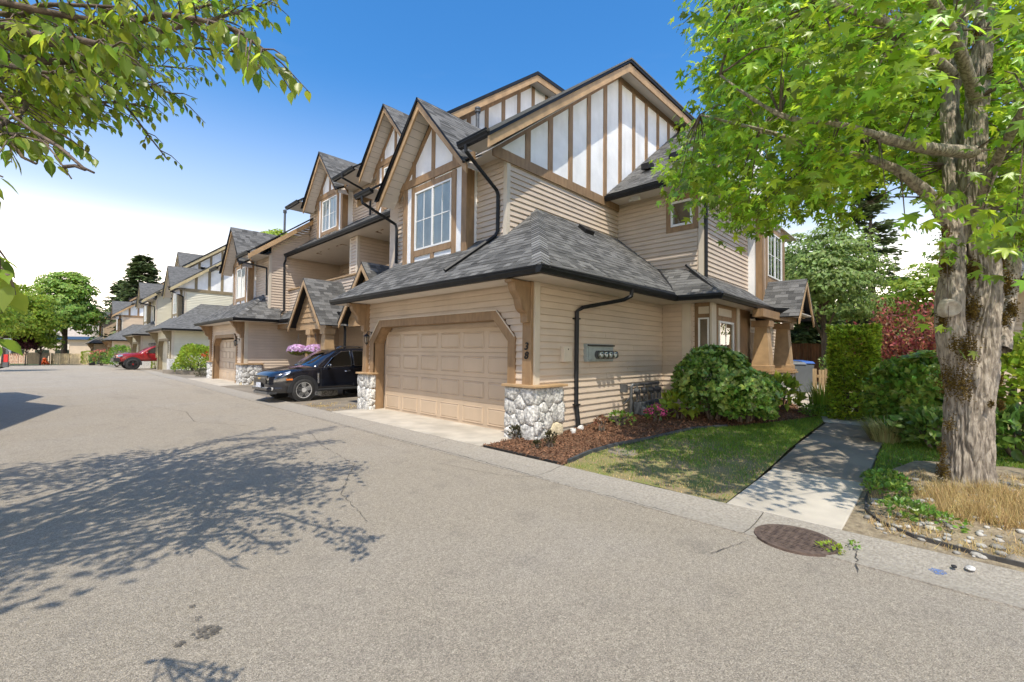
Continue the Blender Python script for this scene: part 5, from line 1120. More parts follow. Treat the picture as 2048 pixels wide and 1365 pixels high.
# ------------------------------------------------------------------ vehicles
TYRE = pm('tyre_rubber', (.035, .034, .033), .8, .2, 20, .2, 90); RIM = pm('alloy_rim', (.62, .61, .59), .35, .08, 12, metal=.15); CHROME = pm('chrome', (.75, .75, .75), .12, .03, 5, metal=.95)
PLAS = pm('black_plastic', (.03, .031, .033), .6, .15, 20); HLG = glassm('lamp_lens', (.9, .9, .88), .5); REFL = pm('lamp_reflector', (.75, .74, .7), .2, .1, 20, metal=.5); AMB = pm('amber_lens', (.75, .2, .03), .25, .1, 8); CLG = glassm('car_glass', (.42, .50, .45), .75)
def car(name, loc, rz, label, cat, paint, P):
    c = rootx(name, loc, rz, label, cat); lift = P.get('lift', 0)
    def loft(st, nm, mat, par=c, sub=True):
        m = M(); k = len(st[0][1]); vs = []
        for l, prof in st:
            full = [(l, -t, z + lift) for t, z in prof] + [(l, t, z + lift) for t, z in reversed(prof)]; vs += full
        n = 2 * k; m.add(vs, [(i * n + j, i * n + (j + 1) % n, (i + 1) * n + (j + 1) % n, (i + 1) * n + j) for i in range(len(st) - 1) for j in range(n)] + [tuple(range(n)), tuple((len(st) - 1) * n + j for j in range(n))])
        o = obj(nm, m, mat, par, smooth=True)
        if sub:
            s = o.modifiers.new('s', 'SUBSURF'); s.levels = 2; s.render_levels = 2
        return o
    def pr(w, zb, zm, zs, wt, zt, zc): return [(w * .80, zb), (w * .97, zb + .05), (w, zb + .22), (w, zm), (w * .985, zs), (wt, zt), (wt * .55, zc), (0.02, zc + .005)]
    body = loft([(l, pr(*a)) for l, a in P['body']], 'body', paint)
    cab = P['cab']; gh = loft([(l, [(wb, zb), (wb * .99, zb + (zt - zb) * .08), ((wb * .35 + wt * .65), zb + (zt - zb) * .7), (wt, zt - .03), (wt * .85, zt + .015), (.02, zt + .03)]) for l, wb, zb, wt, zt in cab], 'greenhouse', paint)
    def gside(l, f):     # point on the greenhouse side: f 0 at the belt, 1 at the roof
        for a, b in zip(cab, cab[1:]):
            if a[0] <= l <= b[0]:
                k = (l - a[0]) / (b[0] - a[0]); wb, zb, wt, zt = [a[i] + (b[i] - a[i]) * k for i in (1, 2, 3, 4)]; return (wb + (wt - wb) * f, zb + (zt - zb) * f + lift)
    for s in (-1, 1):
        for q in P['side_glass']:
            pl = []
            for l, f in q: t, z = gside(l, f); pl.append((l, s * (t + .022), z))
            g = obj('side_window', M().prism(pl, (0, s * .008, 0)), CLG, c)
            ed = M()
            for a, b in zip(pl, pl[1:] + pl[:1]): ed.beam((a[0], a[1] + s * .006, a[2]), (b[0], b[1] + s * .006, b[2]), .012, .02)
            obj('window_seal', ed, P.get('seal', PLAS), g)
    W = P['windshield']; ws = M(); n = 8; vs = []
    for l, wd, z in W:
        for i in range(n + 1): u = -1 + 2 * i / n; vs.append((l + .16 * u * u, u * wd, z + lift))
    ws.add(vs, [(j * (n + 1) + i, j * (n + 1) + i + 1, (j + 1) * (n + 1) + i + 1, (j + 1) * (n + 1) + i) for j in range(len(W) - 1) for i in range(n)]); obj('windshield', ws, CLG, c, smooth=True)
    wr, wb_ = P['wheel'], P['axles']; hwid = P['track']
    for l in wb_:
        for s in (-1, 1):
            y1 = s * hwid; y0 = s * (hwid - .22); wz = wr
            wo = M(); cs = [(y0, .72), (y0 + s * .012, .95), (y0 + s * .05, 1.0), (y1 - s * .05, 1.0), (y1 - s * .01, .95), (y1, .80), (y1 - s * .006, .68)]
            sg = 36; vv = [(l + wr * r * math.cos(2 * math.pi * k / sg), y, wz + wr * r * math.sin(2 * math.pi * k / sg)) for y, r in cs for k in range(sg)]
            wo.add(vv, [(i * sg + k, i * sg + (k + 1) % sg, (i + 1) * sg + (k + 1) % sg, (i + 1) * sg + k) for i in range(len(cs) - 1) for k in range(sg)]); wh = obj('wheel', wo, TYRE, c, smooth=True)
            rb = M(); rb.tube([(l, y1 - s * .10, wz), (l, y1 - s * .095, wz)], wr * .67, 30); obj('rim_barrel', rb, PLAS, wh)
            rm = M()
            rm.add([(l + wr * r * math.cos(2 * math.pi * k / sg), y, wz + wr * r * math.sin(2 * math.pi * k / sg)) for y, r in ((y1 - s * .05, .63), (y1 - s * .006, .66), (y1 - s * .003, .70), (y1 - s * .03, .70)) for k in range(sg)], [(i * sg + k, i * sg + (k + 1) % sg, (i + 1) * sg + (k + 1) % sg, (i + 1) * sg + k) for i in range(3) for k in range(sg)])
            for k in range(5):
                a = 2 * math.pi * k / 5 + .35; d = Vector((math.cos(a), 0, math.sin(a))); e = Vector((-math.sin(a), 0, math.cos(a))); o_ = Vector((l, y1 - s * .012, wz))
                rm.prism([o_ + d * (wr * .1) - e * .055, o_ + d * (wr * .66) - e * .075, o_ + d * (wr * .66) + e * .075, o_ + d * (wr * .1) + e * .055], (0, -s * .03, 0))
            rm.tube([(l, y1 - s * .02, wz), (l, y1 + s * .004, wz)], wr * .2, 16); obj('rim', rm, P.get('rim', RIM), wh)
            ar = M(); r0_, r1_ = wr * 1.07, wr * 1.07 + P.get('flare', .07); k0, k1 = -8, 188; ns = 24
            yb = s * (P['archw'] + .012); A_ = [math.radians(k0 + (k1 - k0) * k / ns) for k in range(ns + 1)]
            ar.add([(l + r * math.cos(q), y, wz + r * math.sin(q)) for y, r in ((yb, r0_), (yb, r1_), (yb - s * .09, r1_ + .01), (yb - s * .09, r0_)) for q in A_], [(i * (ns + 1) + k, i * (ns + 1) + k + 1, ((i + 1) % 4) * (ns + 1) + k + 1, ((i + 1) % 4) * (ns + 1) + k) for i in range(4) for k in range(ns)]); obj('wheel_arch', ar, P.get('cladding', PLAS), c)
            obj('wheel_well', M().tube([(l, yb - s * .004, wz), (l, yb - s * .30, wz)], wr * 1.07, 28), DARK, c)
    for s in (-1, 1):
        H = P['headlight']; pl = [(l, s * t, z + lift) for l, t, z in H]; hl = obj('headlight', M().add(pl + [(x + .03, y - s * .03, z) for x, y, z in pl], [tuple(range(len(pl))), tuple(range(2 * len(pl) - 1, len(pl) - 1, -1))]), REFL, c)
        obj('headlight_lens', M().add([(x - .012, y + s * .014, z) for x, y, z in pl], [tuple(range(len(pl)))]), HLG, hl)
        l, t, z = P['mirror']; z += lift
        mr = M(); mr.ball((l, s * (t + .12), z), .1, 12, 8, (.75, 1.2, .8)); mr.box(l - .02, l + .05, *sorted((s * (t - .02), s * (t + .08))), z - .07, z - .02); obj('mirror', mr, P.get('mirrorm', paint), c, smooth=True)
        for l, z in P['handles']: obj('door_handle', M().tube([(l, s * (P['archw'] + .0), z + lift), (l + .03, s * (P['archw'] + .035), z + lift), (l + .17, s * (P['archw'] + .035), z + lift + .008), (l + .2, s * P['archw'], z + lift + .01)], .014, 8), CHROME if P.get('chrome') else PLAS, c)
    for l in P['seams']:
        for s in (-1, 1): obj('door_seam', M().box(l - .006, l + .006, *sorted((s * (P['archw'] - .03), s * (P['archw'] + .004))), .42 + lift, 1.0 + lift), DARK, c)
    return c, lift
BLK = pm('black_car_paint', (.008, .009, .014), .16, .2, 3, spec=.6, coat=1.0)
suv, _ = car('parked_car', (4.46, 15.18, .005), R(5), 'black compact SUV parked nose out beside the number 38 garage', 'car', BLK, dict(
    body=[(0.0, (.50, .40, .58, .66, .46, .74, .77)), (.05, (.68, .30, .60, .72, .58, .83, .86)), (.25, (.82, .24, .66, .84, .70, .94, .97)), (.6, (.885, .24, .70, .92, .77, 1.0, 1.04)), (1.1, (.905, .26, .72, .97, .81, 1.05, 1.10)), (1.5, (.91, .27, .74, 1.0, .84, 1.08, 1.12)), (2.3, (.915, .27, .74, 1.02, .86, 1.07, 1.07)), (3.3, (.91, .28, .76, 1.05, .85, 1.09, 1.09)), (4.1, (.89, .30, .8, 1.07, .82, 1.1, 1.1)), (4.5, (.83, .36, .8, 1.04, .76, 1.08, 1.08)), (4.6, (.7, .42, .78, .98, .64, 1.0, 1.0))],
    cab=[(1.20, .80, 1.02, .72, 1.06), (1.42, .83, 1.03, .70, 1.20), (2.05, .85, 1.03, .63, 1.61), (2.35, .85, 1.03, .62, 1.67), (3.1, .85, 1.05, .63, 1.70), (3.9, .84, 1.07, .61, 1.66), (4.25, .82, 1.08, .6, 1.55), (4.5, .78, 1.08, .68, 1.2)],
    side_glass=[[(1.62, .08), (2.60, .08), (2.60, .86), (2.28, .86), (1.95, .66)], [(2.70, .08), (3.52, .08), (3.50, .86), (2.70, .87)], [(3.62, .10), (4.1, .16), (3.98, .78), (3.60, .84)]],
    windshield=[(1.215, .70, 1.10), (1.50, .66, 1.30), (1.78, .62, 1.48), (2.06, .58, 1.625)], wheel=.355, axles=(.93, 3.64), track=.925, archw=.905, flare=.085,
    headlight=[(.10, .50, .79), (.22, .66, .86), (.52, .845, .95), (.50, .865, .88), (.34, .83, .80), (.14, .70, .74)], mirror=(1.72, .90, 1.10), handles=((2.32, .91), (3.30, .93)), seams=(1.48, 2.65, 3.6), chrome=True, seal=CHROME))
obj('grille', M().box(-.015, .03, -.42, .42, .56, .70), IRON, suv, local=True); obj('hood_grille', M().box(.0, .05, -.46, .46, .745, .81), IRON, suv, local=True)
obj('grille_bar', M().box(-.03, .02, -.44, .44, .705, .74), BLK, suv, local=True); obj('badge', M().box(-.04, -.02, -.07, .07, .70, .745), pm('gold_badge', (.6, .4, .12), .3, .1, 9, metal=.6), suv, local=True)
obj('licence_plate', M().box(-.055, -.045, -.16, .16, .45, .60), pm('plate_white', (.62, .66, .75), .4, .25, 16), suv, local=True)
obj('bumper', M().prism([(-.03, -.55, .36), (-.03, .55, .36), (.12, .74, .36), (.3, .84, .36), (.3, -.84, .36), (.12, -.74, .36)], (0, 0, .10)), BLK, suv, bevel=.02)
obj('skid_plate', M().prism([(.0, -.5, .24), (.0, .5, .24), (.2, .72, .26), (.2, -.72, .26)], (0, 0, .09)), GREYM, suv, bevel=.015)
for s in (-1, 1):
    obj('side_marker', M().beam((.40, s * .88, .70), (.58, s * .905, .70), .02, .05), AMB, suv); obj('fog_light', M().tube([(.1, s * .66, .42), (.06, s * .66, .42)], .05, 14), REFL, suv)
    obj('fender_vent', M().box(1.37, 1.43, *sorted((s * .90, s * .925)), .55, .88), CHROME, suv, bevel=.01); obj('rocker_trim', M().box(1.4, 3.2, *sorted((s * .86, s * .93)), .29, .37), PLAS, suv, bevel=.02)
    obj('roof_rail', M().tube([(2.2, s * .56, 1.68), (2.35, s * .57, 1.745), (3.7, s * .57, 1.75), (3.9, s * .56, 1.69)], .018, 8), CHROME, suv)
    obj('headrest', M().ball((2.55, s * .36, 1.28), .11, 8, 6, (.6, 1.2, 1.3)).box(2.45, 2.6, s * .36 - .2, s * .36 + .2, .9, 1.18), PLAS, suv)
RED = pm('red_truck_paint', (.28, .012, .014), .22, .15, 3, spec=.5, coat=.8)
tp = gp(264, 739.5, -.04)
trk, lf = car('pickup_truck', (tp.x - 1.0, tp.y + .85, -.045), R(4), 'red lifted pickup truck parked nose out between cream townhouses', 'truck', RED, dict(lift=.24,
    body=[(0, (.6, .44, .6, .7, .6, .86, .88)), (.08, (.78, .36, .62, .8, .72, .94, .96)), (.35, (.88, .36, .68, .9, .78, 1.0, 1.03)), (1.0, (.91, .36, .7, .95, .8, 1.04, 1.09)), (1.45, (.92, .38, .72, .98, .82, 1.06, 1.1)), (2.6, (.92, .4, .75, 1.0, .86, 1.05, 1.05)), (3.6, (.92, .4, .76, 1.02, .86, 1.06, 1.06)), (5.2, (.92, .42, .76, 1.02, .88, 1.05, 1.05)), (5.3, (.86, .44, .76, 1.0, .84, 1.02, 1.02))],
    cab=[(1.35, .82, 1.0, .72, 1.05), (1.6, .84, 1.02, .7, 1.22), (2.15, .85, 1.02, .64, 1.60), (2.5, .85, 1.02, .64, 1.66), (3.3, .85, 1.03, .64, 1.66), (3.6, .84, 1.03, .66, 1.5), (3.7, .82, 1.03, .7, 1.1)],
    side_glass=[[(1.75, .08), (2.7, .08), (2.7, .86), (2.4, .86), (2.05, .66)], [(2.8, .08), (3.45, .08), (3.4, .85), (2.8, .86)]],
    windshield=[(1.42, .70, 1.1), (1.7, .66, 1.3), (2.15, .6, 1.6)], wheel=.42, axles=(.98, 4.2), track=.98, archw=.92, flare=.12,
    headlight=[(.03, .5, .86), (.1, .72, .9), (.34, .88, .93), (.32, .89, .82), (.1, .76, .76)], mirror=(1.85, .9, 1.1), handles=((2.45, .9),), seams=(1.6, 2.75), rim=pm('black_rim', (.02, .02, .02), .4, .2, 9)))
obj('front_bumper', M().prism([(-.14, -.6, .62), (-.14, .6, .62), (.2, .92, .62), (.2, -.92, .62)], (0, 0, .3)), IRON, trk, bevel=.04); obj('grille', M().box(-.02, .06, -.5, .5, .95, 1.1), IRON, trk, bevel=.01)
rk = M()
for y in (-.5, .5): rk.tube([(2.2, y, 1.98), (3.5, y, 1.98)], .02, 6); rk.tube([(2.2, y, 2.1), (3.5, y, 2.1)], .02, 6)
for x in (2.2, 2.6, 3.0, 3.5): rk.tube([(x, -.5, 2.1), (x, -.5, 1.95), (x, .5, 1.95), (x, .5, 2.1)], .018, 6)
obj('roof_basket', rk, IRON, trk); obj('cargo', M().box(2.5, 3.2, -.35, .35, 1.99, 2.2), IRON, trk, bevel=.05)
for s in (-1, 1): obj('hub_cap', M().tube([(.98, s * .985, .42), (.98, s * .99, .42)], .06, 14), RED, trk)
# ------------------------------------------------------------------ far end of the street
ZF = gz(84)
def far(px, dep): p = at(px, 700, dep); return p.x, p.y
a = far(102, 58); b = far(176, 57); fence('cream picket fence under the round maple at the end of the street', (*a, ZF), (*b, ZF), 1.45, pm('cream_picket', (.60, .48, .28), .8, .15, 6, rnd=.15), .14, .05, True)
a = far(18, 59); b = far(54, 58.5); fence('red-brown picket fence at the left end of the street', (*a, ZF), (*b, ZF), 1.35, pm('red_brown_picket', (.36, .13, .08), .8, .25, 5, rnd=.3, col2=(.6, .45, .3)), .16, .13, True)
a = far(54, 58.3); b = far(98, 57.5); fence('solid brown board gate at the end of the street', (*a, ZF), (*b, ZF), 1.5, pm('brown_gate', (.11, .085, .05), .8, .2, 5, rnd=.15), .3, .006)
c = far(90, 56.5)
t = root('orange_figure', (*c, ZF), 'bright orange splayed plastic figure in front of the brown gate', 'toy'); m = M()
ORG = pm('orange_plastic', (.75, .12, .02), .5, .1, 5)
for k in range(5):
    an = 2 * math.pi * k / 5 + .3; m.tube([(c[0], c[1], ZF + .45), (c[0] + .2 * math.cos(an), c[1] + .2 * math.sin(an), ZF + .4), (c[0] + .42 * math.cos(an), c[1] + .42 * math.sin(an), ZF + .03)], [.13, .12, .1], 8)
obj('limbs', m, ORG, t); obj('head', M().ball((*c, ZF + .68), .2, 12, 8), ORG, t)
c = at(14, 735, 36); t = root('sign_post', tuple(c), 'grey sign with red band on its post at the left edge of the street', 'sign'); ux = rr
def card(u0, u1, z0, z1, d0=0, d1=.04): return M().prism([c + ux * u0 + Vector((0, 0, z0)), c + ux * u1 + Vector((0, 0, z0)), c + ux * u1 + Vector((0, 0, z1)), c + ux * u0 + Vector((0, 0, z1))], Vector((-fw.x, -fw.y, 0)) * (d1 - d0))
obj('post', card(-.12, .12, 0, 1.5), GREYM, t); obj('sign_plate', M().prism([c + ux * a + Vector((0, 0, b)) for a, b in ((-.3, 1.6), (.05, 1.45), (.32, 1.1), (.3, 2.35), (-.3, 2.35))], Vector((-fw.x, -fw.y, 0)) * .06), pm('sign_grey', (.30, .31, .34), .5, .1, 4), t)
obj('red_band', card(-.22, .12, .42, 1.05, 0, .08), pm('red_enamel', (.65, .02, .02), .4, .05, 5), t); obj('sign_base', card(-.26, .16, 0, .40, 0, .1), GREYM, t)
c = far(75, 75); t = root('low_building', (*c, ZF), 'low tan building with blue eave band beyond the street-end fences', 'building')
wv = Vector((rr.x, rr.y, 0)).normalized(); fv = Vector((fw.x, fw.y, 0)).normalized(); o = Vector((*c, ZF - .6))
def slab(u0, u1, z0, z1, d0, d1): return M().prism([o + wv * u0 + fv * d0 + Vector((0, 0, z0)), o + wv * u1 + fv * d0 + Vector((0, 0, z0)), o + wv * u1 + fv * d0 + Vector((0, 0, z1)), o + wv * u0 + fv * d0 + Vector((0, 0, z1))], fv * (d1 - d0))
obj('wall', slab(-14, 9, 0, 4.2, 0, 8), SIDET, t); obj('eave_band', slab(-14.5, 9.5, 4.2, 4.7, -.6, 8.5), pm('blue_band', (.03, .09, .2), .5, .1, 4), t)
obj('roof', M().prism([o + wv * -14.5 + fv * -.6 + Vector((0, 0, 4.7)), o + wv * 9.5 + fv * -.6 + Vector((0, 0, 4.7)), o + wv * 6 + fv * 4 + Vector((0, 0, 7)), o + wv * -11 + fv * 4 + Vector((0, 0, 7))], fv * 4), pm('pale_roof', (.42, .36, .30), .9, .15, 4), t)
for u in (-9, -4.6, -.4, 3): obj('window', slab(u, u + 2.4, 1.4, 3.4, -.03, .0), DGLASS, t)
# tan house across the street, outside the frame: its roof shades the road at the left
H = root('tan_house', (-3.4, 14, 0), 'tan house across the street whose roof shadow falls on the road', 'house')
obj('wall', M().box(-12, -3.6, 10.2, 21.5, 0, 5.4), SIDET, H); 
obj("roof", M().prism([(-3.1, 9.7, 5.35), (-3.1, 14.2, 8.6), (-3.1, 18.6, 5.35)], (-9, 0, 0)).prism([(-3.0, 16, 5.33), (-3.0, 18.5, 7.2), (-3.0, 22, 5.33)], (-9, 0, 0)), SHINF, H)
# ------------------------------------------------------------------ plants
def unit(v): return v / np.maximum(1e-6, np.linalg.norm(v, axis=1, keepdims=True))
def lumpy(n, r, lobes=6, amp=.22, inner=.35, seed=0, flat=-.55):
    """points through the outer shell of a lumpy crown: many near the surface, some inside; returns offsets and outward directions"""
    g = np.random.default_rng(seed); d = unit(g.normal(size=(n, 3))); d[:, 2] = np.where(d[:, 2] < flat, -d[:, 2], d[:, 2])
    L = unit(g.normal(size=(lobes * 3, 3))); s = np.max(np.clip(d @ L.T, 0, 1) ** 6, axis=1)
    rad = (1 - amp + amp * 1.3 * s) * (1 - inner * g.random(n) ** 2.2)
    return d * rad[:, None] * np.array(r), d
def bush(name, label, cat, c, r, n, size, mat, tmpl=DIAMOND, seed=1, group=None, up=.3, stems=6, amp=.22, inner=.4, droop=0, lobes=6, flat=-.55, stuffname='foliage', box=False):
    t = root(name, tuple(c), label, cat, group); c = np.array(c, float); r = np.array(r, float); g = np.random.default_rng(seed + 50)
    ctr = c + np.array([0, 0, r[2] * (.95 if not box else 1)])
    if box:
        d = g.uniform(-1, 1, (n, 3)); ax = g.integers(0, 5, n); k = np.array([0, 0, 1, 1, 2])[ax]; sg = np.where(ax % 2 == 0, 1., -1.); sg[ax == 4] = 1
        d[np.arange(n), k] = sg * (1 - .12 * g.random(n)); rr_ = np.hypot(d[:, 0], d[:, 1]); f = np.where(rr_ > 1, 1 / rr_ ** .6, 1); d[:, 0] *= f; d[:, 1] *= f; o = d * r * (1 + .08 * np.sin(d[:, [2]] * 9 + d[:, [0]] * 5)); nd = unit(d * np.array([1, 1, .6]))
    else: o, nd = lumpy(n, r, lobes, amp, inner, seed, flat)
    dr = unit(nd + g.normal(size=(n, 3)) * .55 + np.array([0, 0, up])); nm = unit(nd + g.normal(size=(n, 3)) * .45 + np.array([0, 0, .5]))
    f = leaves(stuffname, tmpl, ctr + o, dr, nm, size * g.uniform(.65, 1.25, n), mat, t); tag(f, kind='stuff')
    m = M()
    for k in range(stems):
        a = 2 * math.pi * k / max(1, stems) + seed; e = ctr + np.array([math.cos(a) * r[0] * .6, math.sin(a) * r[1] * .6, r[2] * .35])
        m.tube([tuple(c + np.array([math.cos(a) * .05, math.sin(a) * .05, -.05])), tuple((c * .5 + e * .5) + np.array([0, 0, -.1 * r[2]])), tuple(e)], [.02 + .02 * r[2], .015 + .012 * r[2], .006], 6)
    if stems: obj('stem', m, BARKG, t)
    return t
LFD = leafm('shrub_leaf', (.14, .235, .05), (.30, .48, .07), .6, .34, .32, .03, spec=.5); LFM = leafm('garden_leaf', (.155, .26, .045), (.34, .52, .06), .55, .4, .36, .035)
LFY = leafm('yellow_green_leaf', (.24, .33, .04), (.52, .64, .07), .4, .45, .4, .03); LFP = leafm('pale_leaf', (.22, .31, .09), (.42, .54, .14), .45, .45, .4, .02)
LFR = leafm('barberry_leaf', (.29, .10, .07), (.52, .2, .1), .6, .5, .35, .05); LFU = leafm('purple_leaf', (.075, .022, .03), (.16, .04, .05), .4, .5, .3, .02)
LFH = leafm('hedge_leaf', (.26, .36, .035), (.55, .68, .06), .65, .5, .35, .03); LFC = leafm('conifer_needle', (.13, .18, .075), (.22, .28, .1), .5, .5, .15, .02)
PINK = leafm('pink_petal', (.62, .10, .26), (.7, .2, .35), .3, .55, .3, .02); CORAL = leafm('coral_petal', (.68, .20, .15), (.7, .28, .2), .25, .55, .3, .02); BLUEP = leafm('blue_petal', (.22, .30, .60), (.3, .38, .7), .3, .55, .3, .02); ORP = leafm('orange_petal', (.75, .22, .02), None, .2, .5, .3, .02); REDP = leafm('red_petal', (.6, .01, .01), None, .2, .5, .25, .01); YELP = leafm('yellow_petal', (.75, .55, .03), None, .2, .5, .3, .01)
def flowers(t, c, r, n, size, mat, seed=1, name='flower_heads', top=.0, cl=14):
    g = np.random.default_rng(seed); o, d = lumpy(n, r, 5, .2, .12, seed, top); P = []; D_ = []
    for p, q in zip(o, d):
        k = unit(g.normal(size=(cl, 3)) + q * .8); P.append(np.array(c) + p + k * size * .9); D_.append(k)
    P = np.concatenate(P); D_ = np.concatenate(D_); tag(leaves(name, DIAMOND, P, np.cross(D_, g.normal(size=D_.shape)), D_, size * .75, mat, t), kind='stuff')
def Gp(px, py, z): return gp(px, py, z)
# big evergreen shrub by the bay: two overlapping lobes of rosette leaves
bush('evergreen_shrub', 'large rounded glossy evergreen shrub in front of the bay windows', 'shrub', (10.0, 3.55, .14), (.84, .76, .80), 6200, .10, LFD, DIAMOND, 3, up=.15, lobes=9, amp=.3)
bush('evergreen_shrub', 'lower spreading evergreen shrub, front half of the big clump by the lawn', 'shrub', (9.95, 2.92, .13), (.82, .60, .58), 5000, .1, LFM, DIAMOND, 5, up=.2, lobes=9, amp=.32)
def rosettes(t, ctr, r, n, size, mat, seed, k=8, lobes=9, amp=.3):
    g = np.random.default_rng(seed); o, d = lumpy(n, np.array(r) * 1.03, lobes, amp, .06, seed, -.2); P = np.repeat(np.array(ctr) + o, k, 0); d = np.repeat(d, k, 0); q = unit(np.cross(d, g.normal(size=d.shape))); sc = np.repeat(g.uniform(.6, 1.25, n), k)
    tag(leaves('young_leaves', DIAMOND, P, q + d * .45, d + g.normal(size=d.shape) * .15, size * sc, mat, t), kind='stuff')
SHR = [o for o in bpy.data.objects if o.name.startswith('evergreen_shrub')]
LFT = leafm('young_shrub_leaf', (.26, .37, .08), (.45, .6, .09), .45, .3, .35, .04, spec=.55)
rosettes(SHR[0], (10.0, 3.55, .90), (.84, .76, .80), 230, .115, LFT, 3); rosettes(SHR[1], (9.95, 2.92, .68), (.82, .60, .58), 240, .11, LFT, 5)
p = Gp(1560, 822, .23); t = bush('blue_hydrangea', 'blue flowering hydrangea at the right foot of the big shrub', 'shrub', p, (.45, .45, .40), 300, .17, LFY, OVAL, 8, inner=.3); flowers(t, np.array(p) + [0, 0, .35], (.48, .48, .38), 10, .055, BLUEP, 4, top=-.2)
p = Gp(1313, 842, .18); t = bush('pink_hydrangea', 'small bright pink hydrangea in the mulch below the gas meters', 'flower', p, (.24, .24, .15), 70, .1, LFD, OVAL, 9, stems=3); flowers(t, np.array(p) + [0, 0, .17], (.25, .25, .16), 16, .06, PINK, 5, top=-.1)
p = Gp(1362, 838, .18); bush('green_hydrangea', 'leafy light green hydrangea between the pink flowers and the big shrub', 'shrub', p, (.42, .42, .28), 170, .2, LFY, OVAL, 10, stems=5)
for k, (px, py, z, h, lab) in enumerate(((1031, 880, .02, .21, 'small dark-leaved sapling in the mulch against the left side of the stone pier'), (1100, 893, .03, .2, 'small dark-leaved sapling in the mulch at the right foot of the stone pier'), (1074, 898, .02, .1, 'tiniest dark-leaved sapling, in the mulch in front of the stone pier'))):
    bush('sapling', lab, 'plant', Gp(px, py, z), (h * .55, h * .55, h * .62), 110 if h > .15 else 45, .055, leafm('sapling_leaf%d' % k, (.055, .05, .025), (.12, .12, .03), .5, .4, .3, .04), DIAMOND, 20 + k, up=.7, stems=5, inner=.6)
bush('low_shrub', 'thin low green shrub under the left end of the gas meters', 'shrub', Gp(1240, 850, .16), (.22, .3, .13), 150, .07, LFM, DIAMOND, 30); bush('low_shrub', 'dry brown twiggy plant beside the black utility box', 'plant', Gp(1203, 858, .15), (.16, .16, .12), 120, .06, leafm('dry_leaf', (.2, .1, .055), None, .4, .7, .2, .02), DIAMOND, 31)
# right-hand garden
RHO = []
c = at(1708, 832, 9.7); bush('clipped_hedge', 'tall clipped block of bright yellow-green hedge by the path', 'hedge', (c.x, c.y, zy(c.x)), (.40, .40, .98), 13000, .095, LFH, DIAMOND, 33, box=True, stems=3)
def blades(name, label, cat, c, n, h, spread, mat, seed=1, wd=.012, lean=.35):
    t = root(name, tuple(c), label, cat); g = np.random.default_rng(seed); a = g.uniform(0, 2 * np.pi, n); rr_ = spread * np.sqrt(g.random(n)); b = np.array(c) + np.stack([np.cos(a) * rr_, np.sin(a) * rr_, np.zeros(n)], 1)
    out = np.stack([np.cos(a), np.sin(a), np.zeros(n)], 1); H = h * g.uniform(.6, 1.1, n); s = np.stack([-np.sin(a), np.cos(a), np.zeros(n)], 1) * wd; ln = lean * g.uniform(.2, 1.3, n)
    V = np.stack([b - s, b + s, b + out * (H * ln * .35)[:, None] + np.array([0, 0, 1]) * (H * .6)[:, None] + s * .8, b + out * (H * ln * .35)[:, None] + np.array([0, 0, 1]) * (H * .6)[:, None] - s * .8, b + out * (H * ln)[:, None] + np.array([0, 0, 1]) * (H * (1 - ln * .35))[:, None]], 1).reshape(-1, 3)
    k = np.arange(n)[:, None] * 5; F = np.concatenate([k + [0, 1, 2], k + [0, 2, 3], k + [3, 2, 4]]); tag(raw_mesh('blades', V, F, mat, t), kind='stuff'); return t
GRB = leafm('blade_green', (.18, .30, .035), (.38, .55, .05), .35, .45, .35, .03); GRV = leafm('variegated_blade', (.40, .40, .18), (.5, .5, .2), .35, .45, .35, .03)
c = at(1650, 835, 10.2); blades('iris_clump', 'upright clump of green sword leaves at the left foot of the clipped hedge', 'plant', (c.x, c.y, zy(c.x)), 260, .85, .3, GRB, 3)
c = at(1640, 838, 10.0); bush('ground_cover', 'low green ground cover at the path edge under the sword leaves', 'plant', (c.x, c.y, zy(c.x)), (.5, .4, .14), 600, .06, LFM, DIAMOND, 36, stems=0)
c = at(1772, 872, 7.4); blades('ornamental_grass', 'cream striped ornamental grass tuft at the corner of the right lawn', 'plant', (c.x, c.y, zy(c.x)), 420, .48, .2, GRV, 5, .009, .9)
c = at(1778, 838, 9.0); t = blades('daylily', 'clump of orange day lilies right of the clipped hedge', 'plant', (c.x, c.y, zy(c.x)), 240, .6, .35, GRB, 7, .012, .6); flowers(t, np.array((c.x, c.y, zy(c.x) + .55)), (.36, .36, .14), 9, .04, ORP, 7, cl=7)
blades('day_stalks', 'tall thin flowering stalks above the orange day lilies', 'plant', (c.x + .1, c.y, zy(c.x)), 26, 1.15, .2, LFM, 9, .014, .12)
c = at(1850, 885, 7.8); bush('rhododendron', 'broad dark green rhododendron just left of the big trunk', 'shrub', (c.x, c.y, zy(c.x)), (.66, .75, .70), 3600, .12, LFM, DIAMOND, 40, up=.2, lobes=9, amp=.3)
rosettes(bpy.data.objects['rhododendron'], (c.x, c.y, zy(c.x) + .70), (.66, .75, .70), 170, .15, LFT, 40)
c = at(1875, 905, 6.9); bush('low_laurel', 'low dark leathery shrub at the left foot of the big trunk', 'shrub', (c.x, c.y, zy(c.x)), (.4, .55, .28), 600, .13, LFD, OVAL, 41)
c = at(2040, 940, 6.3); bush('low_laurel', 'low dark leathery shrub at the right edge behind the big trunk', 'shrub', (c.x, c.y, zy(c.x)), (.45, .6, .36), 620, .15, LFD, OVAL, 42)
c = at(2055, 900, 7.6); t = bush('rhododendron', 'light green rhododendron at the right edge behind the big trunk', 'shrub', (c.x, c.y, zy(c.x)), (.7, .9, .92), 1900, .15, LFY, DIAMOND, 43, lobes=8, amp=.3); flowers(t, np.array((c.x, c.y, zy(c.x) + .8)), (.7, .9, .5), 6, .06, CORAL, 8, top=-.5)
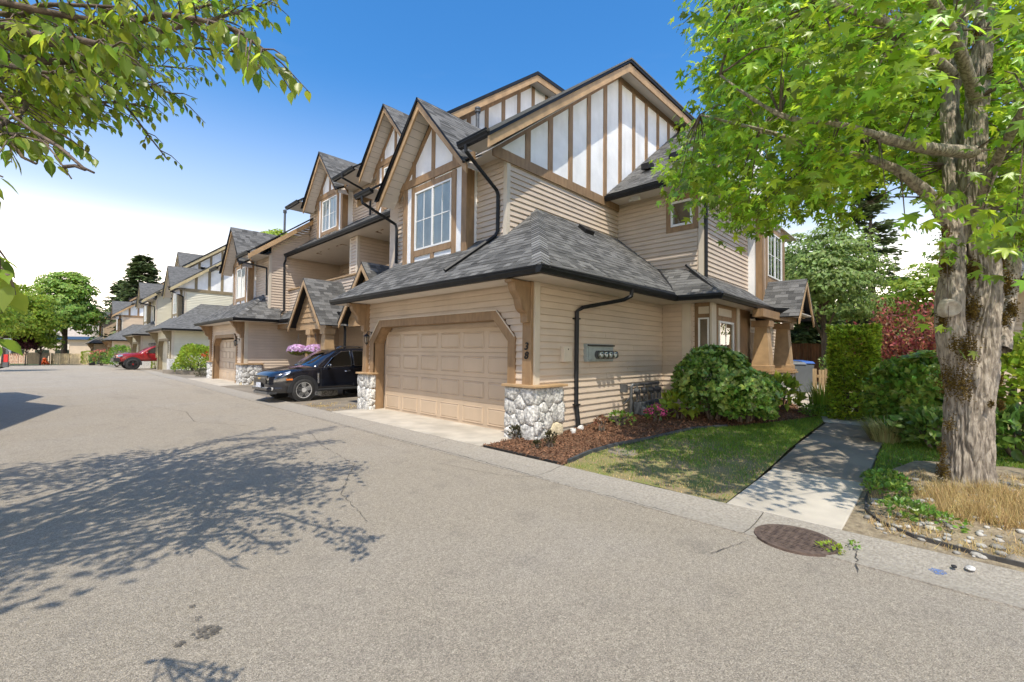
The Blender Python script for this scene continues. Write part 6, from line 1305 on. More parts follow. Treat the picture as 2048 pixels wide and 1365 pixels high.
for i, (px, dep, h, r) in enumerate(((1700, 17.5, 1.6, 1.0), (1762, 14, 1.3, .8), (1812, 13.5, 1.5, .9))): c = at(px, 760, dep); bush('garden_shrub', ('dark shrub deep behind the clipped hedge', 'dark shrub behind the day lilies and right picket fence', 'dark shrub under the red barberry')[i], 'shrub', (c.x, c.y, zy(c.x)), (r, r, h * .5), 1500, .12, LFD, DIAMOND, 46 + i)
c = at(1822, 790, 10.6); t = root('barberry', (c.x, c.y, zy(c.x)), 'tall red-leaved barberry bush left of the big trunk', 'shrub'); P = []; Dd = []; st = M(); g = np.random.default_rng(5)
for k in range(190):
    a = g.uniform(0, 6.28); sp = g.uniform(.1, 1.0) ** .7; b = np.array((c.x + .15 * math.cos(a), c.y + .15 * math.sin(a), zy(c.x))); H = g.uniform(1.7, 3.1) * (1.06 - .4 * sp); e = b + np.array((math.cos(a) * sp * 1.25, math.sin(a) * sp * 1.25, H)); mid = (b + e) / 2 + np.array((0, 0, .2))
    st.tube([tuple(b), tuple(mid), tuple(e)], [.012, .008, .003], 4)
    for q in np.linspace(.3, 1, 46):
        p = (1 - q) ** 2 * b + 2 * q * (1 - q) * mid + q * q * e; P.append(p + g.normal(size=3) * .035); Dd.append(g.normal(size=3) + (e - b) * .5)
tag(leaves('foliage', OVAL, np.array(P), np.array(Dd), rv(len(P)), .085, LFR, t), kind='stuff'); obj('stem', st, BARK2, t)
# ------------------------------------------------------------------ trees
def tree(name, label, base, h, crown_c, crown_r, n, lsize, mat, trunk_r, tmpl=DIAMOND, seed=1, bark=None, lobes=10, amp=.35, inner=.55, group=None, flat=-.7, cat='tree', clumps=0, nb=12):
    t = root(name, tuple(base), label, cat, group); base = Vector(base); cc = base + Vector((0, 0, crown_c)); g = np.random.default_rng(seed)
    m = M(); top = base + Vector((0, 0, h * .86)); m.tube([base - Vector((0, 0, .3)), base + Vector((.02, 0, h * .2)), base + Vector((.05, .03, h * .5)), top], [trunk_r * 1.25, trunk_r, trunk_r * .7, trunk_r * .15], 10)
    obj('trunk', m, bark or BARKG, t, smooth=True); lm = M()
    cr = np.array(crown_r, float)
    for k in range(nb):
        d = unit(g.normal(size=(1, 3)))[0]; d[2] = abs(d[2]) * .6 - .15; s = base + Vector((.03, .02, h * g.uniform(.25, .6))); e = Vector(np.array(cc) + d * cr * .85); lm.tube([s, s.lerp(e, .5) + Vector((0, 0, .06 * h)), e], [trunk_r * .4, trunk_r * .22, .01], 6)
    obj('limb', lm, bark or BARKG, t, smooth=True)
    if clumps:      # leaves gathered in clumps so gaps and shade show between them
        o, d = lumpy(clumps, cr * .9, lobes, amp, inner, seed, flat); k = n // clumps; P = []; N = []
        for p, q in zip(o, d):
            rr_ = cr.mean() * g.uniform(.10, .22); e = unit(g.normal(size=(k, 3))); e[:, 2] = np.abs(e[:, 2]) * .9 - .25; P.append(np.array(cc) + p + e * rr_ * np.array([1.25, 1.25, .7])); N.append(e * .6 + q + np.array([0, 0, .5]))
        P = np.concatenate(P); N = unit(np.concatenate(N)); D_ = np.cross(N, g.normal(size=N.shape)) + g.normal(size=N.shape) * .2 - np.array([0, 0, .3])
    else:
        o, d = lumpy(n, cr, lobes, amp, inner, seed, flat); P = np.array(cc) + o; N = unit(d + g.normal(size=d.shape) * .5 + np.array([0, 0, .5])); D_ = np.cross(N, g.normal(size=N.shape)) - np.array([0, 0, .3])
    tag(leaves('crown', tmpl, P, D_, N, lsize * g.uniform(.7, 1.25, len(P)), mat, t), kind='stuff'); return t
def conifer(label, base, h, r, seed=1, n=26, dens=1.0):
    t = root('conifer', tuple(base), label, 'tree'); g = np.random.default_rng(seed); b = np.array(base, float); obj('trunk', M().tube([tuple(b), tuple(b + [0, 0, h])], [.03 * h, .01], 8), BARKG, t); P = []; D_ = []; m = M()
    for k in range(int(n * 7)):
        z = g.uniform(.12, .99); a = g.uniform(0, 6.28); L = r * (1 - z) ** .8 * g.uniform(.7, 1.15) + .12 * r; s = b + [0, 0, z * h]; e = s + np.array([math.cos(a) * L, math.sin(a) * L, L * (-.25 + .5 * z)]); m.tube([tuple(s), tuple((s + e) / 2 + [0, 0, .05 * L]), tuple(e)], [.02 * r, .012 * r, .004 * r], 4, False)
        for q in np.linspace(.15, 1, int(18 * dens)):
            for s_ in (-1, 1):
                p = s + (e - s) * q; P.append(p + g.normal(size=3) * .04 * r); D_.append((e - s) / max(L, .01) * .7 + np.array([-math.sin(a), math.cos(a), 0]) * s_ * .9 + np.array([0, 0, -.25]))
    P = np.array(P); D_ = np.array(D_); obj('branch', m, BARKG, t); tag(leaves('needles', DIAMOND, P, D_, np.array([[0, 0, 1.]]) + rv(len(P), .3), .17 * r, LFC, t), kind='stuff'); return t
c = at(1650, 770, 18.5); tree('dogwood', 'pale green leafy tree behind the porch and bins', (c.x, c.y, .4), 6.4, 4.3, (2.1, 2.1, 2.45), 15000, .14, LFP, .12, OVAL, 51, clumps=300)
c = at(1570, 770, 24); tree('garden_tree', 'darker green tree behind the pale tree at the house corner', (c.x, c.y, .4), 7, 4.5, (2.2, 2.2, 2.6), 7000, .2, LFM, .14, DIAMOND, 52, clumps=160)
c = at(1745, 770, 26); conifer('dark drooping conifer rising between the pale tree and the sweetgum leaves', (c.x, c.y, .4), 11.5, 2.4, 53, 20, .75)
c = at(1620, 770, 25.5); conifer('dark conifer whose low boughs hang behind the bins', (c.x, c.y, .4), 5.2, 2.4, 57)
c = at(1850, 780, 21); tree('garden_tree', 'mid green tree seen beside the barberry left of the trunk', (c.x, c.y, .4), 5.6, 3.7, (2.3, 2.3, 2.0), 9000, .18, LFY, .12, DIAMOND, 54, clumps=200)
c = at(1985, 780, 24); tree('garden_tree', 'dark tree filling the gap behind the big trunk', (c.x, c.y, .4), 10, 6.6, (2.6, 2.6, 3.6), 7000, .22, LFM, .16, DIAMOND, 58, clumps=160)
for i, (px, dep, lab) in enumerate(((1640, 44, 'distant green tree behind the cedar fence, left of three'), (1760, 42, 'distant green tree behind the cedar fence, middle of three'), (1880, 40, 'distant green tree behind the barberry, right of three'))): c = at(px, 770, dep); tree('distant_tree', lab, (c.x, c.y, 0), 7.5, 3.6, (4.6, 4.6, 3.6), 5000, .4, LFM, .2, DIAMOND, 80 + i, clumps=140)
# far left trees
c = at(127, 727, 58.5); tree('round_maple', 'round maple with bare trunk in front of the cream picket fence', (c.x, c.y, ZF), 12.2, 7.3, (3.95, 3.95, 4.9), 24000, .34, leafm('maple_leaf', (.22, .34, .06), (.45, .62, .09), .45, .5, .35, .03), .3, DIAMOND, 61, clumps=420)
c = at(8, 730, 50); tree('street_tree', 'bright yellow-green tree at the left edge of the street end', (c.x, c.y, ZF), 10.0, 5.4, (4.4, 4.4, 4.2), 20000, .3, LFY, .22, DIAMOND, 62, clumps=420)
c = at(50, 729, 52); tree('purple_maple', 'small purple-leaved tree above the left picket fence', (c.x, c.y, ZF), 3.6, 2.6, (1.1, 1.1, 1.0), 2600, .2, LFU, .06, DIAMOND, 63)
c = at(80, 729, 54); tree('street_tree', 'low light green bush tree over the brown gate', (c.x, c.y, ZF), 4.6, 2.9, (1.9, 1.9, 1.5), 4500, .22, LFY, .1, DIAMOND, 64, clumps=140)
c = at(-60, 735, 30); tree('street_tree', 'yellow-green street tree cut by the left edge of the photo', (c.x, c.y, 0), 7.4, 4.4, (2.6, 2.6, 3.0), 9000, .2, LFY, .15, DIAMOND, 65, clumps=220)
c = at(281, 700, 62); conifer('dark conifer rising behind the far tan roofs', (c.x, c.y, 0), 14.5, 4.2, 66, 30); c = at(240, 700, 78); conifer('distant dark conifer behind the last roofs', (c.x, c.y, 0), 13.5, 4, 67, 20)
c = at(555, 700, 33); tree('garden_tree', 'green tree top showing above the roofs of the nearest block', (c.x, c.y, 0), 11.2, 8.9, (1.9, 1.9, 2.1), 2600, .26, LFY, .15, DIAMOND, 68, clumps=70)
for i, (px, dep, h, r, lab) in enumerate(((-20, 95, 13, 7, 'far green tree behind the street end, leftmost'), (95, 100, 12, 7, 'far green tree behind the round maple'), (160, 96, 9, 5, 'far green tree at the end of the last house'))): c = at(px, 700, dep); tree('distant_tree', lab, (c.x, c.y, -1), h, h * .6, (r, r, h * .42), 5000, .5, LFM, .3, DIAMOND, 70 + i, clumps=130)
# bushes by the drives
c = Gp(203, 731, gz(70)); c = at(203, 731, 50); t = bush('coral_rhododendron', 'coral flowering bush beside the last garage doors', 'shrub', c, (1.0, 1.0, .85), 900, .2, LFD, DIAMOND, 71); flowers(t, np.array(c) + [0, 0, .95], (1.0, 1.0, .85), 46, .15, CORAL, 9, top=-.5)
c = at(178, 727, 56); bush('trimmed_hedge', 'trimmed yellow-green hedge block at the end of the cream fence', 'hedge', c, (.7, .7, .75), 2200, .1, LFH, DIAMOND, 72, box=True, stems=2)
c = at(234, 733, 43); bush('front_shrub', 'green shrub in front of the red pickup truck', 'shrub', c, (1.0, .8, .42), 900, .16, LFM, DIAMOND, 73)
c = at(242, 710, 49); bush('front_shrub', 'taller green shrub behind the red pickup truck nose', 'shrub', (c.x, c.y, -.2), (1.1, 1.0, 1.1), 900, .2, LFM, DIAMOND, 74)
c = at(312, 737, 38); bush('small_hedge', 'slim trimmed evergreen beside the cream garage pier', 'hedge', c, (.3, .3, .62), 700, .09, LFH, DIAMOND, 75, box=True, stems=2)
c = at(392, 752, 28.5); t = bush('flowering_shrub', 'broad yellowish rhododendron with a red bloom beside the cream house', 'shrub', (c.x, c.y, 0), (1.15, 1.3, .95), 3000, .16, LFY, DIAMOND, 76, lobes=9, amp=.3); e = at(414, 714, 27.3); flowers(t, np.array(e), (.2, .2, .25), 5, .11, REDP, 3)
c = at(406, 758, 26.2); bush('low_shrub', 'small grey-green shrub with red tips at the garage corner', 'shrub', c, (.42, .42, .32), 500, .09, leafm('greygreen_leaf', (.13, .13, .07), None, .4, .6, .3, .06), DIAMOND, 77)
c = at(368, 745, 29); t = bush('low_shrub', 'low plant with yellow flowers on the stone edging', 'flower', (c.x, c.y, .1), (.7, .7, .25), 500, .12, LFM, DIAMOND, 78, stems=0); flowers(t, np.array((c.x, c.y, .35)), (.6, .6, .2), 12, .06, YELP, 4)
bw = M(); a = at(330, 751, 29); b = at(402, 748, 27.5); bw.beam((a.x, a.y, .1), (b.x, b.y, .1), .3, .3); tag(obj('bed_wall', bw, CONG), 'low grey block edging round the yellow-flowered bed', 'garden wall')
b = gp(733, 812, 0); bush('weed_tuft', 'weeds and stones at the foot of the left garage pier', 'weeds', (b.x, b.y, 0), (.22, .3, .08), 150, .07, LFY, DIAMOND, 79, stems=0)
# lawn grass, mulch chips, dry grass, pebbles: nobody could count these
def inside(P, poly):
    x, y = P[:, 0], P[:, 1]; r = np.zeros(len(P), bool); n = len(poly)
    for i in range(n):
        (x0, y0), (x1, y1) = poly[i], poly[(i + 1) % n]; c_ = ((y0 > y) != (y1 > y)) & (x < (x1 - x0) * (y - y0) / (y1 - y0 + 1e-12) + x0); r ^= c_
    return r
def scatter(poly, n, seed, dens=None):
    g = np.random.default_rng(seed); xs = [p[0] for p in poly]; ys = [p[1] for p in poly]; P = np.stack([g.uniform(min(xs), max(xs), n), g.uniform(min(ys), max(ys), n)], 1); P = P[inside(P, poly)]
    if dens is not None: P = P[[random.random() < dens(*p) for p in P]]
    return P
def grass(name, P, zf, h, mat, seed, wd=.006):
    g = np.random.default_rng(seed); n = len(P); b = np.array([(x, y, zf(x, y) - .004) for x, y in P]); a = g.uniform(0, 6.28, n); s = np.stack([np.cos(a), np.sin(a), 0 * a], 1) * wd; l = g.normal(size=(n, 3)) * .45; l[:, 2] = 1; tip = b + unit(l) * (h * g.uniform(.5, 1.3, n))[:, None]
    V = np.stack([b - s, b + s, tip], 1).reshape(-1, 3); tag(raw_mesh(name, V, np.arange(3 * n).reshape(-1, 3), mat), kind='stuff')
GRL = leafm('lawn_blade', (.15, .25, .03), (.32, .46, .05), .4, .5, .35, .04); GRD = leafm('dry_blade', (.58, .43, .19), (.5, .38, .16), .35, .6, .3, .02)
def gd(x, y):
    v = noise.noise((x * 1.1, y * 1.1, 4)) * .5 + noise.noise((x * 3, y * 3, 8)) * .3; return min(1, max(.04, .10 + (x - 6.15) * .34 + v))
P = scatter(law, 60000, 1, gd); grass('lawn_grass', P, zl, .05, GRL, 2)
P = scatter(law, 16000, 3, lambda x, y: max(0, .9 - (x - 5) * .22 + noise.noise((x * 2, y * 2, 1)) * .6) * .7); grass('dry_lawn_grass', P, zl, .035, GRD, 4)
P = scatter([(7.1, .65), (10, .68), (12, .7), (11, -2.5), (8.3, -2.5), (7.6, -1.2), (8.0, .2)], 42000, 5); grass('lawn_grass', P, lambda x, y: zy(x) + .01 + .01 * noise.noise((x, y, 2)), .05, GRL, 6, .007)
P = scatter(mul, 60000, 7); g = np.random.default_rng(8); n = len(P); c_ = np.array([(x, y, zy(x) + .035 + .03 * noise.noise((x * 2, y * 2, 1)) * min(1, max(0, x - 5.1)) + .012 * noise.noise((x * 9, y * 9, 5))) for x, y in P]); nm = unit(g.normal(size=(n, 3)) * .5 + [0, 0, 1]); CH = (np.array([(-.5, 0, 0), (.5, 0, 0), (.4, 1.6, .1), (-.4, 1.6, .1)]), np.array([(0, 1, 2), (0, 2, 3)]))
tag(leaves('bark_chips', CH, c_, np.cross(nm, g.normal(size=(n, 3))), nm, .016 * g.uniform(.5, 1.6, n), pm('bark_chip', (.19, .095, .052), .95, .35, 40, rnd=.5, isl=True)), kind='stuff')
g = np.random.default_rng(9); mp_ = [(5.1, -2.2), (5.1, .3), (5.4, .52), (6.2, .58), (7.0, .55), (7.6, -.4), (8.4, -2.2)]
P = scatter(mp_, 26000, 10, lambda x, y: min(1, max(.05, .35 + noise.noise((x * 2.5, y * 2.5, 6)) * .9))); t_ = [0]
def tufts(P, zf, h, k, seed): return np.repeat(P, k, 0) + np.random.default_rng(seed).normal(size=(len(P) * k, 2)) * .02
grass('dry_grass', P[np.hypot(P[:, 0] - 7.1, P[:, 1] + .2) > .34], zm, .07, GRD, 11, .004)
Q = scatter([(5.9, -.7), (5.9, .1), (6.5, .25), (6.75, -.1), (6.9, -.9)], 900, 12, lambda x, y: .5); Q = tufts(Q, zm, .1, 16, 3); grass('dry_grass', Q, zm, .16, GRD, 13, .0035)
PEB = pm('river_pebble', (.34, .32, .28), .75, .25, 12, .3, 60, rnd=.5, isl=True); m = M(); P = scatter(mp_, 1500, 14, lambda x, y: max(0, .62 + .6 * noise.noise((x * 1.6, y * 1.6, 16)) - max(0, x - 6.4) * .6))
for x, y in P:
    r_ = random.uniform(.012, .042); m.ball((x, y, zm(x, y) + r_ * .25), r_, 7, 4, (random.uniform(.8, 1.3), random.uniform(.8, 1.3), .55), .08)
tag(obj('pebbles', m, PEB, smooth=True), kind='stuff')
for i, (x, y, n_) in enumerate(((6.35, .42, 420), (6.75, .48, 420), (5.75, .25, 260), (5.62, .05, 120))):
    bush('creeping_weed', ('green weeds at the corner of the walk and stony bed', 'low green ground cover beside the walk slab', 'small weed patch among the pebbles', 'smallest weed tuft among the pebbles')[i], 'weeds', (x, y, zm(x, y)), (.26 if n_ > 300 else .16, .2, .07), n_, .05, LFM if i != 2 else LFD, DIAMOND, 90 + i, stems=0, up=.5)
bush('weed_tuft', 'green and brown weeds growing out of the right side of the drain grate', 'weeds', (4.50, .66, 0), (.07, .10, .02), 60, .035, LFY, DIAMOND, 95, stems=0); bush('weed_tuft', 'small weeds in the gutter right of the drain grate', 'weeds', (4.72, .55, 0), (.09, .05, .012), 30, .03, LFM, DIAMOND, 96, stems=0)
for i, (px, py, r_, mt, lb) in enumerate(((1940, 1140, .03, STONE, 'pale pebble lying on the gutter right of the blue paint'), (1908, 1136, .018, DARK, 'dark pine cone on the gutter beside the blue paint'), (2035, 1128, .07, CONG, 'flat grey stone at the kerb on the right edge'), (1790, 925, .0, CONG, ''))):
    if r_: p = gp(px, py, .005); tag(obj('loose_stone', M().ball((p.x, p.y, .012 + r_ * .2), r_, 10, 6, (1.3, 1.0, .55), .1), mt, smooth=True), lb, 'stone')
P = scatter([(6.2, 11.75), (6.2, 13.4), (5.1, 13.6), (5.1, 11.6)], 2500, 15, lambda x, y: max(0, noise.noise((x * 2, y * 2, 3)) + .2)); grass('weedy_strip', P, lambda x, y: .01, .05, GRD, 16)
tag(obj('rock', M().ball((7.55, .15, .12), .2, 10, 7, (1.4, .9, .6), .15), CONG, smooth=True), 'grey boulder on the grass behind the stony bed', 'stone')
# ------------------------------------------------------------------ the big sweetgum at the right
SG = root('sweetgum_tree', (7.12, -.2, .15), 'big sweetgum with thick furrowed trunk and star-shaped leaves at the right', 'tree')
def bark_tube(name, pts, rad, mat, parent, seg=72, amp=.02, sub=16, flare=None, seed=0):
    """tube with furrowed bark: vertices pushed in and out by stretched noise"""
    pts = [Vector(p) for p in pts]; P = []; Rr = []
    for i in range(len(pts) - 1):
        p0, p1, p2, p3 = pts[max(0, i - 1)], pts[i], pts[i + 1], pts[min(len(pts) - 1, i + 2)]
        for k in range(sub):
            t = k / sub; P.append(.5 * ((2 * p1) + (p2 - p0) * t + (2 * p0 - 5 * p1 + 4 * p2 - p3) * t * t + (3 * p1 - p0 - 3 * p2 + p3) * t ** 3)); Rr.append(rad[i] + (rad[i + 1] - rad[i]) * t)
    P.append(pts[-1]); Rr.append(rad[-1]); m = M(); vs = []; ref = Vector((1, 0, 0)); L = 0
    for i, p in enumerate(P):
        d = (P[min(i + 1, len(P) - 1)] - P[max(i - 1, 0)]).normalized(); a = (ref - d * ref.dot(d)).normalized(); ref = a; b = d.cross(a)
        if i: L += (p - P[i - 1]).length
        for k in range(seg):
            th = 2 * math.pi * k / seg; c_, s_ = math.cos(th), math.sin(th); q = Vector((c_ * 24 * Rr[i], s_ * 24 * Rr[i], L * 3.2 + seed))
            wv_ = noise.noise(q * .6) * .8; n1 = abs(noise.noise(q + Vector((wv_, wv_, 0)))); n2 = abs(noise.noise(q * 2.3)); n3 = noise.noise(Vector((c_ * 1.2, s_ * 1.2, L * .8 + seed)))
            r = Rr[i] * (1 + .07 * n3) + amp * (min(1, n1 * 3.2) - .7) + amp * .45 * (min(1, n2 * 3) - .6)
            if flare: r += flare(L, th)
            vs.append(p + (a * c_ + b * s_) * r)
    n = len(P); m.add(vs, [(i * seg + k, i * seg + (k + 1) % seg, (i + 1) * seg + (k + 1) % seg, (i + 1) * seg + k) for i in range(n - 1) for k in range(seg)] + [tuple((n - 1) * seg + k for k in range(seg))])
    return obj(name, m, mat, parent, smooth=True)
b0 = Vector((7.15, -.22, .0)); DP = 5.0
def ap_(px, py, d=DP): return at(px, py, d)
fl = lambda L, th: .09 * math.exp(-L * 5.5) * (1 + .5 * math.sin(th * 5 + 1)) 
trunk = bark_tube('trunk', [ap_(1932, 1010), ap_(1936, 900), ap_(1937, 820), ap_(1950, 740), ap_(1962, 640, 5.0), ap_(1968, 560, 5.02), ap_(1955, 470, 5.05), ap_(1945, 350, 5.1), ap_(1953, 200, 5.15), ap_(1967, 60, 5.2), ap_(1972, -150, 5.3), ap_(1965, -500, 5.5)], [.215, .203, .198, .19, .158, .145, .125, .108, .095, .08, .066, .045], BARK, SG, 190, .028, 26, fl, 3)
lf = bark_tube('stem', [ap_(1922, 790, 5.06), ap_(1905, 700, 5.02), ap_(1898, 620, 5.0), ap_(1905, 540, 5.05), ap_(1908, 440, 5.18), ap_(1905, 330, 5.3), ap_(1900, 200, 5.45), ap_(1918, 90, 5.6), ap_(1925, -100, 5.8), ap_(1930, -400, 6.1)], [.12, .128, .12, .11, .10, .095, .085, .075, .065, .04], BARK, SG, 110, .016, 22, None, 9)
bark_tube('limb', [ap_(2000, 700, 5.1), ap_(2016, 560, 5.4), ap_(2030, 440, 5.6), ap_(2030, 280, 5.7), ap_(2060, 150, 5.9), ap_(2110, -50, 6.2)], [.09, .095, .09, .09, .075, .06], BARK, SG, 70, .014, 14, None, 13)
def stub(c, n, r):
    m = M(); a = n.orthogonal().normalized(); b = n.cross(a); sg = 22; vs = []
    for rr_, h in ((1.25, -.05), (1.08, .015), (.94, .028), (.70, .012), (.3, .004)):
        for k in range(sg): t = 2 * math.pi * k / sg; vs.append(c + (a * math.cos(t) + b * math.sin(t)) * r * rr_ * (1 + .06 * math.sin(3 * t)) + n * h)
    m.add(vs, [(i * sg + k, i * sg + (k + 1) % sg, (i + 1) * sg + (k + 1) % sg, (i + 1) * sg + k) for i in range(4) for k in range(sg)] + [tuple(4 * sg + k for k in range(sg))]); obj('pruning_scar', m, pm('healed_wood', (.40, .35, .28), .9, .2, 22, .4, 60), SG, smooth=True)
tc_ = -fw
stub(ap_(1902, 617, 4.845), (tc_ + Vector((0, 0, -.1)) - rr * .15).normalized(), .085); stub(ap_(2020, 195, 5.56), tc_.copy(), .05)
# moss pads: clumps of tiny fronds on the shaded sides
mp2_ = []
for px, py, d, n, sp in ((1893, 760, 4.98, 140, .10), (1925, 770, 4.84, 170, .10), (1935, 700, 4.85, 200, .09), (1944, 620, 4.9, 190, .07), (1945, 540, 4.93, 150, .06), (1893, 530, 4.97, 150, .06), (1885, 640, 4.95, 90, .05), (1912, 600, 4.88, 0, .05), (1890, 470, 5.0, 80, .05), (2014, 570, 4.93, 160, .07), (2024, 620, 4.95, 150, .05), (2008, 640, 4.86, 70, .04), (2003, 520, 4.95, 100, .05), (2000, 760, 4.98, 60, .03), (2002, 812, 4.93, 70, .025), (1983, 808, 4.74, 30, .02), (1885, 900, 4.93, 60, .05), (1885, 945, 4.9, 110, .06), (1898, 850, 4.8, 40, .05), (1910, 690, 4.83, 60, .05), (1975, 150, 5.1, 110, .05), (1952, 70, 5.1, 80, .05)):
    if n:
        c0_ = np.array(ap_(px, py, d)); q = rng.normal(size=(n * 4, 3)) * np.array([sp * .45, sp * .45, sp]); mp2_.append(c0_ + q)
Pm = np.concatenate(mp2_); tag(leaves('moss', DIAMOND, Pm, rv(len(Pm)) + np.array([0, 0, .3]), rv(len(Pm)), .022, MOSS, SG), kind='stuff')
branches = []
def limb(pts, rads, name='limb', keep=True, mat=BARK, par=SG):
    o = bark_tube(name, pts, rads, mat, par, 24, .009, 8, None, random.random() * 50); branches.append([Vector(p) for p in pts]); return o
limb([ap_(1945, 305, 5.0), ap_(1880, 300, 4.75), ap_(1800, 285, 4.5), ap_(1757, 272, 4.4)], [.07, .06, .052, .045])
limb([ap_(1892, 440, 5.0), ap_(1862, 395, 4.9), ap_(1800, 345, 4.8), ap_(1740, 318, 4.8), ap_(1660, 300, 4.85), ap_(1520, 260, 5.0), ap_(1400, 230, 5.15)], [.075, .065, .05, .035, .028, .02, .01])
limb([ap_(1757, 272, 4.4), ap_(1680, 250, 4.3), ap_(1560, 230, 4.35), ap_(1440, 150, 4.5)], [.03, .026, .02, .008])
limb([ap_(1905, 150, 5.4), ap_(1800, 60, 5.2), ap_(1640, 0, 5.0), ap_(1500, -30, 4.9)], [.06, .05, .035, .01])
limb([ap_(1953, 200, 5.1), ap_(1900, 60, 4.4), ap_(1800, -60, 3.7), ap_(1650, -100, 3.3)], [.06, .05, .035, .01])
limb([ap_(1955, 420, 5.0), ap_(1990, 330, 4.3), ap_(2060, 200, 3.6), ap_(2150, 80, 3.1)], [.05, .04, .03, .01])
limb([ap_(1900, 330, 5.3), ap_(1830, 290, 6.2), ap_(1740, 280, 7.2)], [.05, .035, .01]); limb([ap_(2030, 300, 5.7), ap_(2100, 200, 6.5), ap_(2200, 150, 7.2)], [.05, .03, .01])
LEAF = leafm('sweetgum_leaf', (.20, .32, .03), (.52, .72, .05), .6, .33, .48, .03, spec=.45)
def crown_points(n, seed):
    """leaf positions: shoots spread through a broad crown round the stems, thinned near the trunk and trimmed to the crown's outline"""
    g = np.random.default_rng(seed); out = []; c = np.array([7.05, -.15, 0.]); left = -np.array(rr); left[2] = 0
    nshoot = n // 9; k = 0
    while k < nshoot:
        d = unit(g.normal(size=(1, 3)))[0]; rad = 3.75 * (g.random() ** .38); z = 5.6 + d[2] * 3.4 * (g.random() ** .3); p = c + np.array([d[0] * rad, d[1] * rad, z])
        hr = math.hypot(p[0] - c[0], p[1] - c[1])
        if p[2] < 2.75 + .10 * hr + max(0, 1.1 - hr) * 1.6 + .25 * noise.noise((p[0] * 1.2, p[1] * 1.2, seed)): continue
        v = Vector(p) - CAMP; dep = v.dot(fw); sxp = 1024 + 884.6 * v.dot(rr) / max(dep, .05); syp = 682.5 - 884.6 * v.dot(uu) / max(dep, .05)
        if dep < 2.0: continue
        if (syp < -120 or dep < .3 or sxp > 2300) and g.random() < .84: k += .84; continue
        if noise.noise((p[0] * .75 + 3, p[1] * .75, p[2] * .75)) < -.30 and g.random() < .85: continue
        S_ = (p[0] + p[2] / 2.57, p[1] + p[2] / 2.57)     # where this shoot's shade falls: the crown is open over the lawn and over the foot of the trunk
        if 6.0 < S_[0] < 10.6 and 1.9 < S_[1] < 3.7 and g.random() < .5: k += .5; continue
        if S_[0] < 8.2 and S_[1] < .5 and dep < 5 and sxp > 1900 and g.random() < .88: k += .88; continue
        if sxp > 2080 and g.random() < .7: k += .7; continue
        k += 1; out.append((p, d, sxp, syp, dep))
    return out
def prune(sx_, sy_, dep):        # outline of the crown as the open side of the tree shows it: sky gaps and the cleared stems
    if dep > 9: return False
    if 1700 < sx_ < 2010 and sy_ > 352 + .25 * abs(sx_ - 1780): return True
    if sx_ < 1700 and sy_ > 440 + 30 * math.sin(sx_ * .03): return True
    if 1862 < sx_ < 2035 and -60 < sy_ < 420 and dep < 5.5: return True
    if 1745 < sx_ < 1915 and 255 < sy_ < 330 and dep < 5.0: return True
    if 1800 < sx_ < 1905 and 330 < sy_ < 470 and dep < 5.1: return True
    if sx_ < 1375 + 35 * math.sin(sy_ * .05): return True
    if sy_ < 260 and sx_ < 1425 + 25 * math.sin(sy_ * .07): return True
    return False
P = []; Dd = []; Nn = []; g = np.random.default_rng(77); near = []
for p, d, sxp, syp, dep in crown_points(64000, 5):
    if prune(sxp, syp, dep): continue
    k = 11; ax = unit(np.array([[d[0], d[1], .15]]) + g.normal(size=(1, 3)) * .5)[0]
    for j in range(k):
        q = p + ax * (j - 3) * .055 + g.normal(size=3) * .075; P.append(q); dd = np.array([d[0] * .7, d[1] * .7, -.75]) + g.normal(size=3) * .55; Dd.append(dd); Nn.append(np.array([d[0] * .55 - .25, d[1] * .55 - .25, .9]) + g.normal(size=3) * .42)
# leaves on short shoots in front of the stems
for px, py, dep, k in ((1880, 430, 3.9, 16), (1960, 440, 3.7, 16), (2005, 470, 3.5, 16), (2040, 430, 3.4, 16), (1905, 500, 4.3, 10), (1975, 500, 3.9, 12), (2030, 520, 3.5, 12), (1850, 390, 4.2, 14), (1930, 400, 4.0, 10), (1960, 300, 4.4, 6), (2020, 360, 3.8, 14), (1850, 640, 4.6, 2), (1878, 655, 4.65, 2), (1885, 682, 4.7, 2), (1897, 700, 4.7, 1), (2035, 480, 3.9, 10), (1960, 40, 4.2, 10), (1890, 30, 4.0, 16), (1840, 470, 4.4, 4), (1990, 560, 4.3, 4)):
    c = np.array(at(px, py, dep))
    for j in range(k): P.append(c + g.normal(size=3) * np.array([.13, .13, .10])); Dd.append(np.array([-.3, -.2, -.9]) + g.normal(size=3) * .5); Nn.append(np.array([-.55, -.55, .7]) + g.normal(size=3) * .4)
P = np.array(P); Dd = unit(np.array(Dd)); Nn = unit(np.array(Nn)); sz = .108 * g.uniform(.55, 1.3, len(P))
dep = np.array([(Vector(p) - CAMP).length for p in P]); v_ = P - np.array(CAMP); sx_ = 1024 + 884.6 * (v_ @ np.array(rr)) / (v_ @ np.array(fw)); vis = (sx_ < 2060) & ((682.5 - 884.6 * (v_ @ np.array(uu)) / (v_ @ np.array(fw))) > -20)
order = np.argsort(np.where(vis, dep, 99)); top = order[:300]; rest = order[300:]
